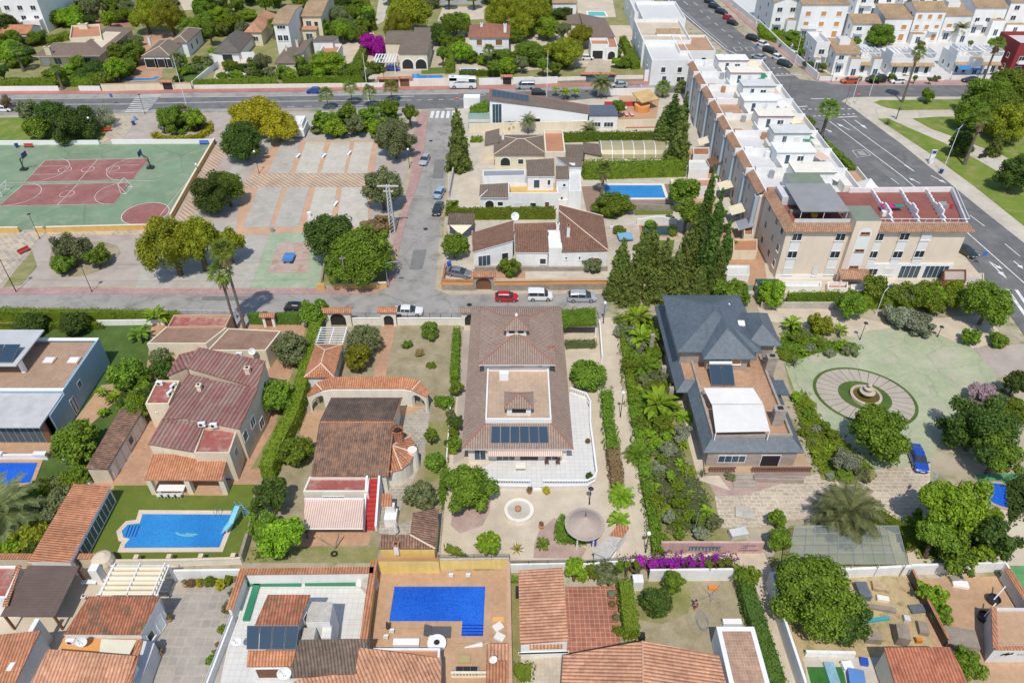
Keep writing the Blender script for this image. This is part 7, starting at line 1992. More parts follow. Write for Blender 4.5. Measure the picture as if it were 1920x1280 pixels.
opening(t,fa,fb,.22,1.6,.9,1.9,'sw');opening(t,fa,fb,.76,1.5,3.4,2.5,'g');opening(t,fa,fb,.91,1.5,4.0,2.5,'g')
for s in(.25,.6,.85):
 for z in(2,5,8.2):opening(t,(44.2,116.9),(44.2,104.4),s,z,1.2,1.3,'w')
for xa,xb in((44.2,54.4),(58.4,73.4)):
 roof3(t,[[(xa-(.6 if xa<50 else 0),103.8,zt),(xb+(.7 if xb>60 else 0),103.8,zt),(xb,105.2,zt+.8),(xa+(1 if xa<50 else 0),105.2,zt+.8)]],band_,name='tile_band',world=True)
roof3(t,[[(43.6,103.8,zt),(45.2,105.2,zt+.8),(45.2,116.9,zt+.8),(43.6,116.9,zt)]],band_,name='tile_band',world=True)
mb=MB();mb.box(54.4,103.5,0,58.4,108.5,11.6,peach,plain('green_slab',(0,0,0)));mb.build('stair_tower',t)
mb=MB();n=10;p=[(57.5,1.6)]+[(56.4+1.1*math.cos(a),9.3+1.1*math.sin(a))for a in[i*math.pi/n for i in range(n+1)]]+[(55.3,1.6)];mb.face([(x,103.47,z)for x,z in p],whitep);mb.build('white_arch_panel',t)
for z in(9.4,6.2,3.0):opening(t,(54.4,103.47),(58.4,103.47),.5,z,1.5,.5,'w',terr)
roof3(t,[[(53.9,101.6,1.9),(58.9,101.6,1.9),(58.9,103.5,2.6),(53.9,103.5,2.6)]],band_,name='porch_roof',world=True)
mb=MB();mb.box(54.1,101.8,0,54.4,102.1,1.8,white);mb.box(58.4,101.8,0,58.7,102.1,1.8,white);mb.build('porch_post',t)
for x_,sl in((61.5,.1),(65.8,.18),(70,.22)):
 mb=MB()
 for k in range(9):mb.box(x_+sl*k-.12,105.3+k*1.3,zt+.01,x_+sl*k+.12,106.6+k*1.3,zt+(1.6 if k in(2,3)else 1.0 if k in(1,4)else .7),white)
 mb.build('terrace_wall',t)
mb=MB();mb.box(58.5,105.25,zt+.8,73.2,105.3,zt+.86,whitem);mb.box(45.3,105.25,zt+.8,54.3,105.3,zt+1.5,lgrey)
for k in range(12):mb.tube((58.6+k*1.3,105.28,zt+.5),(58.6+k*1.3,105.28,zt+1.5),.04,whitem,n=4)
mb.tube((58.5,105.28,zt+1.5),(73.3,105.28,zt+1.5),.05,whitem,n=5);mb.tube((73.3,105.28,zt+1.5),(76.4,117.4,zt+1.5),.05,whitem,n=5);mb.prism(band([(73.2,105.4),(76.3,117.3)],.25),zt+.01,zt+.9,white);mb.prism(band([(58.4,117),(76.3,117.3)],.25),zt+.01,zt+.9,white);mb.build('railing',t)
mb=MB();mb.box(46.4,106.2,zt+2.2,54.2,115.8,zt+2.34,plain('grey_shade',(.27,.28,.29),.85,.12));mb.build('terrace_canopy',t)
for X in(46.6,50.3,54.0):
 for Y in(106.4,115.6):mb=MB();mb.tube((X,Y,zt),(X,Y,zt+2.2),.06,whitem,n=6);mb.build('canopy_post',t)
mb=MB();mb.box(45.4,112.5,zt+.01,54.2,116.6,zt+1.5,lgrey);mb.build('roof_room',t);mb=MB();mb.box(46,109.5,zt+.01,53,110,zt+.6,woodg);mb.build('terrace_bench',t)
for u,v,z,s,m,l,c in((1665,386,zt+.9,(2.2,1.3,.1),plain('magenta_cloth',(.5,.02,.2),.8,.1),'magenta cloth drying on the red roof terrace','cloth'),(1685,386,zt+.9,(1.6,.9,.1),plain('teal_cloth',(.03,.25,.22),.8,.2),'teal cloth drying on the red roof terrace','cloth'),(1662,400,zt,(1.6,.8,.8),whitepl,'white table under the drying magenta cloth','table'),(1780,385,zt,(.8,.8,.9),redpaint,'red chair on the right end of the roof terrace','chair'),(1768,385,zt,(1.5,1.2,.8),greym,'grey table on the right end of the roof terrace','table'),(1527,403,zt+.01,(.8,.8,.7),plain('yellow_pot',(.7,.5,.05),.6,.1),'yellow round tub under the grey canopy','tub')):boxat(c+'_item' if c=='cloth' else c,u,v,z,s,m,l,c)
t=H('white pyramid garden tent behind the corner block',1600,370,'garden_tent','tent');X,Y=63.5,120.8;posts_roof(t,(X-1.8,Y-1.8,X+1.8,Y+1.8),8.4,whitem,.06,z0=6.2);roof(t,(X-1.8,Y-1.8,X+1.8,Y+1.8),8.4,'pyr',1.9,canvasw,.1)
t=H('link block between the apartment row and the corner block',1500,330,'roof_block','building');mb=MB();mb.box(61.01,118,0,66,132,6.2,cream,tan_tiles);mb.build('wall',t);mb=MB();mb.box(48,117.0,8.9,54,121,11.2,lgrey,plain('green_slab',(0,0,0)));mb.build('roof_room',t);mb=MB();mb.box(60.9,117.9,6.2,61.1,132,7.1,white);mb.box(65.9,118,6.2,66.1,132,7.1,white);mb.build('parapet',t)
k=0
for u,v,l,m in((1362,345,'upper cream awning on the apartment row',canvas),(1377,390,'lower cream awning on the apartment row',canvas),(1402,418,'grey awning low on the apartment row',greym),(1315,262,'far cream awning on the apartment row',canvas),(1340,300,'brown awning on the apartment row',rust)):
 t=H(l,u,v,'awning','awning');X,Y=x0-.02,P(u,v,3)[1];roof3(t,[[(X-2.6,Y-1.6,2.4),(X,Y-1.6,3.3),(X,Y+1.6,3.3),(X-2.6,Y+1.6,2.4)]],m,th=.05,name='canvas',world=True);mb=MB();mb.tube((X-2.6,Y-1.6,2.4),(X-2.6,Y+1.6,2.4),.05,whitem);mb.build('front_bar',t)
for u0,v0,u1,v1,h,m,rm,l in((1358,516,1405,497,1.4,white,white_tiles,'white walled yard before the apartments'),(1300,350,1345,335,2.6,white,terr_pave,'white outhouse with red roof west of the apartments'),(1292,318,1330,300,2.2,white,white_tiles,'white walled terrace west of the apartments'),(1300,290,1330,276,2.4,white,clay,'small white shed with clay roof west of the apartments'),(1375,470,1420,448,1.8,cream,terr,'cream yard room with terracotta roof before the apartments'),(1395,440,1412,420,2.4,cream,clay,'narrow clay roofed porch at the apartment foot'),(1466,537,1540,527,1.0,white,white_tiles,'white front yard wall of the peach corner block'),(1552,540,1590,528,1.0,white,terr,'white yard wall beside the tower porch'),(1596,545,1690,533,1.1,whitep,white_tiles,'white balcony wall at the foot of the corner block'),(1770,525,1812,505,2.2,rust,mauve_pave,'rust red wall box right of the corner block'),(1800,535,1845,512,1.6,beige,concrete,'flat tan shed roof by the avenue')):
 flatb(H(l,u0,v0,'yard_building','outbuilding'),[(u0,v0),(u1,v0),(u1,v1),(u0,v1)],h,m,rm,.3 if h>1.2 else .7,.15)
t=H('dark green garden tent below the corner of the apartments',1440,530,'garden_tent','tent');X,Y=P(1443,530,2.5);posts_roof(t,(X-1.8,Y-1.3,X+1.8,Y+1.3),2.3,blackm,.05);roof(t,(X-1.8,Y-1.3,X+1.8,Y+1.3),2.3,'pyr',.9,plain('dark_green_canvas',(.02,.09,.08),.8,.1),.1)
wall_line([(1300,545),(1410,545)],1.2,'pale green fence before the satellite dish',plain('pale_green',(.25,.4,.3),.7,.1),.15);wall_line([(1425,578),(1560,578)],1.2,'grey retaining wall north of the fountain drive',concrete,.3)
wall_line([(1205,545),(1240,548),(1300,545)],1.4,'cream gate wall at the end of the middle road',cream,.3)
# ----------- villas north of the main road
t=H('long beige villa with L shaped brown hip roof far left',150,110)
A,B,C,D,E,F=(61,106,3.4),(187,105,3.4),(252,52,3.4),(200,50,4.4),(160,80,4.8),(100,80,4.6)
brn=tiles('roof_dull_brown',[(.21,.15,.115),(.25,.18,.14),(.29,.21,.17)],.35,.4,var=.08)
roof3(t,[[A,B,E,F],[B,C,D,E]],brn,edge=beige);w=Q([(70,103),(184,103),(246,54),(200,52),(160,78),(100,80)],3.2);mb=MB();mb.prism(w,0,3.2,beige);mb.build('wall',t)
for s in(.1,.3,.55,.8):opening(t,w[0],w[1],s,1.5,2,1.8,'sw' if s<.2 else 'g')
for s in(.2,.4,.6,.8):opening(t,w[1],w[2],s,1.6,1.4,1.6,'w')
chimney(t,88,88,3.6,2.0,beige,1.5,1.1);chimney(t,155,45,4.2,1.8,cream,2.5,1.2);flatb(t,[(130,72),(190,68),(186,45),(134,48)],5.2,cream,terr,.6)
t=H('white villa with taupe hip roof and columned porch',320,110)
r_=RC(268,105,348,76,3.4);house('',r_,3.4,'hip',1.4,white,taupe,(('S',.25,1.4,3.4,2.4,'dd'),('S',.62,1.4,3.4,2.4,'dd'),('S',.9,1.4,2,2.4,'dd'),('E',.3,1.5,1.6,2,'w')),.3,creamcap,root=t)
r_=RC(318,80,376,55,4.0);house('',r_,4.0,'hip',1.2,white,taupe,(('E',.25,2,1.2,1.6,'w'),('E',.6,2,1.2,1.6,'w'),('S',.5,2,1.2,1.6,'w')),.3,creamcap,root=t);chimney(t,278,70,4.2,1.4,white)
t=H('white pool house under a dark grey thatch hip roof',440,95)
r_=RC(402,98,474,66,2.8);house('',r_,2.8,'hip',2.4,white,plain('grey_thatch',(.13,.115,.10),.95,.2,1,9,bmp=.6),(('S',.5,1.3,3,1.8,'dd'),),.5,root=t);wall_line([(395,118),(480,114)],2.4,'white garden wall before the thatched pool house',white,.3)
t=H('big cream and white villa under orange tile roofs at the top',540,40)
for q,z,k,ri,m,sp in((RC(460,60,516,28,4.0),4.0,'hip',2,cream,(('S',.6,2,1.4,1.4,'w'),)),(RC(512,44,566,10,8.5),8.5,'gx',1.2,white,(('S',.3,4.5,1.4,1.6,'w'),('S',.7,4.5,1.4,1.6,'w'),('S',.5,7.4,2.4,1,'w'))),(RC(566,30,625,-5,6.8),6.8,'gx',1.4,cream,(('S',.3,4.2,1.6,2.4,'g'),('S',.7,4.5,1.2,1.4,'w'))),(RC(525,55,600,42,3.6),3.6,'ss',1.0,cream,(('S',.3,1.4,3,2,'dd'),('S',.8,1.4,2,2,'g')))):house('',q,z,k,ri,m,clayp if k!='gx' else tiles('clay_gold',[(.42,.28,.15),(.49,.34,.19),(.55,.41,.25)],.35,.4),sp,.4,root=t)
t=H('low villa with several taupe roof planes and chimneys',560,105)
for q,z,k,ri,m in((RC(516,118,570,92,3.2),3.2,'hip',1.4,cream),(RC(550,106,588,78,3.6),3.6,'sw',1.2,cream),(RC(588,85,634,68,4.2),4.2,'sn',1.2,white),(RC(595,110,642,88,3.4),3.4,'flat',.8,white)):house('',q,z,k,ri,m,taupe if k!='flat' else terr,(('S',.5,1.5,1.6,1.3,'w'),),.3,root=t)
chimney(t,536,88,4.2,.9,cream);chimney(t,556,76,4.4,1.0,cream)
t=H('villa with brown gable roof and two dark porch arches',770,105)
house('',RC(748,100,808,72,4.6),4.6,'ss',1.6,cream,taupe,(('S',.28,1.7,3.0,2.6,'arch'),('S',.76,1.7,3.0,2.6,'arch')),.3,root=t);house('',RC(722,80,775,58,4.6),4.6,'gx',1.2,cream,taupe,(),.3,root=t);house('',RC(775,72,806,58,5.4),5.4,'ss',.8,creamw,taupe,(),.3,root=t)
t=pergola('white slatted carport roof beside the magenta bougainvillea',RC(700,118,745,103,2.8),2.8,whitem,8,'y',.35)
t=H('white two storey house with red brown hip roof and wooden shutters',915,85)
house('',RC(880,70,954,48,6.6),6.6,'hip',2.2,white,tiles('red_brown_tile',[(.30,.12,.07),(.36,.15,.09),(.42,.19,.12)],.35,.4,var=.1),(('S',.25,5.2,1.6,1.6,'s'),('S',.75,5.2,1.9,1.6,'s'),('S',.3,1.6,1.3,1.6,'w'),('S',.8,1.6,1.3,1.6,'w')),.4,root=t);chimney(t,947,46,8,1.3,white,.8,.8);chimney(t,903,44,8,.9,white,.7,.7)
t=H('villa with long dark brown roof and arched porch',1110,90)
blk(t,[(1110,70,4.4),(1154,70,3.6),(1135,35,3.6),(1086,25,5.0),(1092,45,5)],white,brn,.3);blk(t,[(1064,45,4.0),(1095,45,4.2),(1086,25,4.6),(1062,30,4.0)],cream,brn,.3);house('',RC(1108,88,1138,76,3.6),3.6,'flat',.7,white,terr,(('S',.4,1.4,3,2.4,'dd'),),root=t)
house('',RC(1136,92,1152,72,3.2),3.2,'flat',.4,white,terr,(('S',.5,1.4,2,2.2,'arch'),),root=t)
t=H('stepped white flats with roof terraces left of the avenue',1230,90,'white_flats','apartment building')
for q,z,m,ri in((RC(1205,40,1266,8,6.2),6.2,white_tiles,.8),(RC(1205,82,1272,42,6.4),6.4,sand_pave,.9),(RC(1190,28,1215,-12,5.4),5.4,white_tiles,.8),(RC(1222,118,1274,72,5.8),5.8,white_tiles,.7),(RC(1274,100,1322,70,6.2),6.2,terr_pave,.6)):house('',q,z,'flat',ri,white,m,(('S',.3,z-1.8,1.2,1.4,'w'),('S',.7,z-1.8,1.2,1.4,'w'),('S',.35,1.5,1.2,1.8,'g'),('S',.75,1.5,2,1.4,'w'),('W',.3,z-2,1.1,1.2,'w'),('W',.7,z-2,1.1,1.2,'w')),root=t)
for a in((1228,82,1266,72),(1236,120,1274,112)):q=RC(*a,4.0);house('',(q[0],q[1]-1.2,q[2],q[1]+.6),3.4 if a[1]>100 else 7.2,'ss',.7,white,MATS['clay_gold'],(),.1,root=t)
wall_line([(1207,153),(1285,151)],3.0,'tall white wall at the street corner below the white flats',white,.3)
gold=MATS['clay_gold']
def wh(label,u0,u1,vb,dep,h,rk='flat',nx=2,fl=2,wk='w',name='white_house',col=None,top=None,up=None):
 x0,y0=P(u0,vb);x1=P(u1,vb)[0]
 rc=(x0,y0,x1,y0+dep)
 sp=[('S',(i+.5)/nx,1.5+j*2.9,min(1.6,(x1-x0)/nx*.45),1.4 if j else 1.9,('g' if(i+j)%3==0 and j==0 else wk))for i in range(nx)for j in range(fl)]+[('W',f,1.6+j*2.9,1.0,1.3,'w')for f in(.3,.7)for j in range(fl)]
 t=house(label,rc,h,rk,1.0 if rk=='flat' else 1.5,col or white,top or(white_tiles if rk=='flat' else gold),sp,.3,name=name,cat='house')
 k=len(label)%4
 w_=x1-x0
 if k!=1:mb=MB();a_=x0+w_*(.0 if k==0 else .55);mb.box(a_,y0-2.2,0,a_+w_*.42,y0-.01,3.0+.6*k,white,(gold,lgrey,white_tiles)[k%3]);mb.build('porch_wing',t);opening(t,(a_,y0-2.2),(a_+w_*.42,y0-2.2),.5,1.4,1.3,1.9,'g')
 if fl>1:mb=MB();a_=x0+w_*(.58 if k==0 else .08);mb.box(a_,y0-1.1,3.3,a_+w_*.34,y0-.012,3.45,whitep);mb.box(a_,y0-1.1,3.45,a_+w_*.34,y0-1.0,4.3,white);mb.build('balcony',t)
 if k>1:mb=MB();mb.box(x0+w_*.3,y0+dep*.55,h-.3,x0+w_*.75,y0+dep-.4,h+2.2,white,lgrey);mb.build('roof_room',t)
 if up:
  roof3(t,[[(x0-.1,y0-1.0,2.8),(x1+.1,y0-1.0,2.8),(x1+.1,y0-.01,3.4),(x0-.1,y0-.01,3.4)]],gold,name='ledge_tiles',world=True)
  mb=MB()
  for i in range(6):X=x0+(x1-x0)*i/5;mb.box(X-.1,y0+.1,h+.9,X+.1,y0+dep*.6,h+2.4 if i in(0,5)else h+2.4,whitep)if i in(0,5)else mb.box(X-.08,y0+.1,h+2.2,X+.08,y0+dep*.6,h+2.4,whitep)
  mb.box(x0,y0+.1,h+2.1,x1,y0+.3,h+2.3,whitep);mb.build('terrace_pergola',t)
 return t
for a in(('tall white block with brown shutters at the top of the avenue',1490,1575,74,16,10,'gx',3,3,'so'),('white block with dark windows seen edge on by the avenue garden',1440,1488,66,18,9.5,'gy',2,3,'w'),('narrow white house with tile hood at the left end of the row',1520,1545,128,9,6,'flat',1,2),('white corner house with brown tile strip at the street junction',1558,1602,140,8,5.6,'ss',2,2),('white house with arched porch beside the orange car',1605,1640,140,8,3.4,'flat',2,1),('white terrace house behind the black van with pergola',1663,1704,142,8,3.6,'flat',2,1),('white terrace house behind the white car with pergola',1706,1742,142,8,3.6,'flat',2,1),('white terrace house with blue awning and arched windows',1782,1826,140,8,3.8,'flat',3,1),('white terrace house right of the blue awning',1828,1866,140,8,3.8,'flat',2,1)):
 wh(*a,up=('pergola' in a[0]or 'blue awning' in a[0]or 'arched' in a[0]))
for a in(('gold roofed white house beside the big round tree',1590,1640,84,9,6,'gx',2,2),('wide white house with gold roof behind the round tree',1648,1698,80,9,7,'ss',2,2,'so'),('white stair house with orange shutters and outside steps',1700,1755,80,9,9,'gx',3,3,'so'),('white house with gold roof left of the street palm',1757,1806,78,9,7.5,'ss',2,2,'so'),('shaded white house with khaki awnings top right',1812,1870,66,10,8,'gx',3,2),('white house at the top right corner of the photo',1874,1960,62,10,9,'gx',3,3),('white house behind the turquoise pool top centre right',1600,1670,30,9,6,'gx',3,2),('far white house at the top edge right of the pool',1690,1760,14,10,7,'gx',3,2)):wh(*a)
t=wh('dark red rendered house with white window bands at the right edge',1888,1975,142,10,7.5,'flat',3,2,col=plain('dark_red_render',(.26,.035,.035),.85,.1))
t=H('bright blue awning over the terrace house windows',1805,120,'awning','awning');x0,y0=P(1784,140);x1=P(1824,140)[0];roof3(t,[[(x0,y0-3.0,2.3),(x1,y0-3.0,2.3),(x1,y0-1.05,2.75),(x0,y0-1.05,2.75)]],plain('blue_canvas',(.03,.20,.48),.8,.08),th=.05,name='canvas',world=True)
pool('turquoise pool at the top right among white houses',Q([(1588,16),(1625,14),(1620,-4),(1580,-2)]),water('water_turq',(.10,.42,.55),(.16,.52,.62)),whitep,.5);pool('turquoise pool on a beige terrace at the top',Q([(1104,31),(1137,31),(1132,23),(1102,23)]),water('water_mint',(.05,.36,.33),(.08,.44,.40)),white,.5)
pool('long blue pool behind the cream wall on the far left',Q([(232,153),(292,151),(303,145),(292,144),(288,147),(236,148)]),MATS['water_azure'],terrp,.4);pool('blue pool behind the brown gates by the bougainvillea villa',Q([(773,150),(830,149),(830,142),(788,142),(786,139),(773,140)]),MATS['water_azure'],terrp,.3);pool('small blue pool in front of the white house with shutters',Q([(864,134),(894,133),(892,130),(864,130)]),MATS['water_cobalt'],white,.3);pool('pale blue pool half hidden by shrubs on the left',Q([(425,144),(458,143),(450,132),(428,134)]),MATS['water_turq'],creamw,.3)
for pts,h,l,m,kw in(([(193,172),(308,169)],1.9,'cream street wall with tile coping before the long pool',cream,dict(cap=terrp)),([(328,168),(360,167)],1.6,'cream wall stub right of the dark gate',cream,dict(cap=terrp)),([(-60,172),(112,171)],1.3,'scalloped white and black street wall on the left',white,{}),([(150,171),(190,171)],1.3,'short scalloped white street wall under the hedge',white,{}),([(362,165),(410,125)],1.6,'white side wall climbing from the street',white,{}),([(365,167),(690,163)],1.0,'low cream wall under the long street hedge',creamw,{}),([(680,165),(722,164)],1.2,'white wall beside the tall white mast',white,{}),([(768,162),(845,161)],2.0,'cream street wall below the blue pool',creamw,{}),([(898,160),(1000,157)],1.8,'white street wall behind the motorhome',white,dict(base=None)),([(1045,156),(1098,154)],1.5,'pale wall with stone base left of the blue gate',creamw,dict(base=stone,baseh=.6)),([(1144,153),(1205,152)],1.5,'pale wall with stone base right of the blue gate',creamw,dict(base=stone,baseh=.6)),([(1000,158),(1045,156)],1.7,'white wall behind the silver van',white,{}),([(1532,150),(1470,96),(1420,48)],1.8,'white garden wall along the avenue pavement',white,{}),([(1535,152),(1650,152),(1770,151)],1.2,'white front wall of the terrace houses',white,{}),([(1782,150),(1990,148)],1.4,'white and blue edged front wall on the right',white,dict(cap=bluem)),([(1418,46),(1350,-10)],1.4,'violet white wall beside the parked black cars',white,{})):wall_line(pts,h,l,m,.25,**kw)
for u,v,w_,l,m in((730,163,5.0,'left pair of brown street gates under a tile roof',wood),(762,162,3,'single brown street gate beside the ivy',wood),(1120,154,9,'wide blue metal gate with orange roof',plain('blue_gate',(.08,.14,.2),.6,.1)),(316,169,2.6,'dark gate in the cream pool wall',blackm),(950,159,2.4,'dark narrow gate under a tile roof',blackm)):
 t=H(l,u,v,'street_gate','gate');X,Y=P(u,v);mb=MB();mb.box(X-w_/2,Y,.1,X+w_/2,Y+.1,2.0,m);mb.build('gate_leaf',t);roof(t,(X-w_/2-.3,Y-.4,X+w_/2+.3,Y+.5),2.2,'gx',.4,clay,.1)
 for s in(-1,1):mb=MB();mb.box(X+s*(w_/2+.2)-.18,Y-.1,0,X+s*(w_/2+.2)+.18,Y+.3,2.15,creamw);mb.build('gate_post',t)
for a in(('white apartment block with dark balconies in the upper left corner',20,92,62,20,9,'flat',3,3),('white house with red roof at the top left',98,150,22,10,5,'gx',2,1),('low pink roofed house at the top edge',200,248,14,9,4,'gx',2,1),('small white house with a clay roof left of the long villa',8,62,84,7,3.2,'gx',2,1),('white house behind the pines near the top',1036,1080,30,8,4,'ss',2,1)):wh(*a,top=clay if 'roof' in a[0]else None)
car('minibus','white',868,160,180,'white motorhome parked on the main road',name='motorhome',cat='motorhome',detail=True);t=[o for o in bpy.data.objects if o.name=='motorhome'][0];t.scale=(1.45,1.15,1.5)
mb=MB();q=t.location;mb.box(q[0]-3.4,q[1]-1.05,1.0,q[0]+1.6,q[1]+1.05,2.95,whitepl);mb.box(q[0]-3.6,q[1]-1.05,2.2,q[0]-1.5,q[1]+1.05,3.0,whitepl);mb.box(q[0]-1.4,q[1]-1.065,1.5,q[0]+.9,q[1]-1.06,2.1,glass);mb.box(q[0]-2.9,q[1]-.5,3.0,q[0]-2.2,q[1]+.3,3.1,greym);me=mb.build('living_cabin');me.parent=t;me.matrix_parent_inverse=(__import__('mathutils').Matrix.Translation(q)@__import__('mathutils').Matrix.Rotation(math.pi,4,'Z')@__import__('mathutils').Matrix.Diagonal((1.45,1.15,1.5,1))).inverted()
# ----------- vehicles
for a in(('hatch','red',950,555,0,'bright red hatchback parked below the arched gate'),('van','white',1013,553,0,'white small van between the red and grey cars'),('mpv','silver',1091,555,0,'silver grey people carrier parked right of the white van'),('sedan','white',766,581,0,'white car half hidden behind the narrow arched gate'),('hatch','black',556,575,0,'dark car mostly hidden behind the leafy street tree'),('sedan','silver',796,298,262,'light blue grey car parked alone on the side street'),('sedan','ltblue',824,359,80,'silver blue car parked above the dark green car'),('sedan','dkgreen',821,390,262,'dark green car parked below the silver blue car'),('sedan','grey',861,509,345,'grey car in the yard behind the orange topped wall'),('hatch','blue',588,169,180,'blue and white police style car on the main road'),('minibus','silver',985,161,180,'grey blue van parked on the main road'),('hatch','black',1010,172,0,'black car peeking above the brown shed roof'),('sedan','silver',1161,158,180,'silver car parked by the stone based wall'),('hatch','white',1101,107,0,'white car under the porch of the brown roofed villa'),('hatch','blue',737,127,0,'blue car under the white slatted carport'),('hatch','white',8,203,0,'white car at the left edge of the main road'),('sedan','black',1332,3,308,'black car nearest the top edge of the avenue'),('suv','black',1340,12,308,'second black car from the top of the avenue'),('suv','black',1353,22,308,'large black car just above the red car'),('hatch','red',1366,33,308,'red hatchback in the black row on the avenue'),('hatch','black',1374,42,308,'black hatchback just below the red avenue car'),('suv','black',1412,71,308,'black car alone above the white avenue cars'),('hatch','white',1431,82,308,'white car between two black cars on the avenue'),('suv','black',1444,94,308,'black car just above the lower white avenue car'),('hatch','white',1459,107,308,'white hatchback near the avenue junction'),('suv','dkgreen',1472,119,308,'dark grey car last in line at the junction'),('sedan','silver',1423,106,128,'silver car driving up the middle of the avenue'),('suv','orange',1593,151,180,'orange car parked before the white terrace houses'),('minibus','black',1642,149,180,'black van parked between orange and white cars'),('hatch','white',1683,151,180,'white car parked right of the black van'),('sedan','black',1821,149,180,'black car parked near the leaning palm'),('hatch','white',1897,150,180,'white car at the far right of the street'),('sedan','dkgreen',1811,468,296,'dark green car parked beside the corner apartment block')):car(*a,detail=a[3]>250)
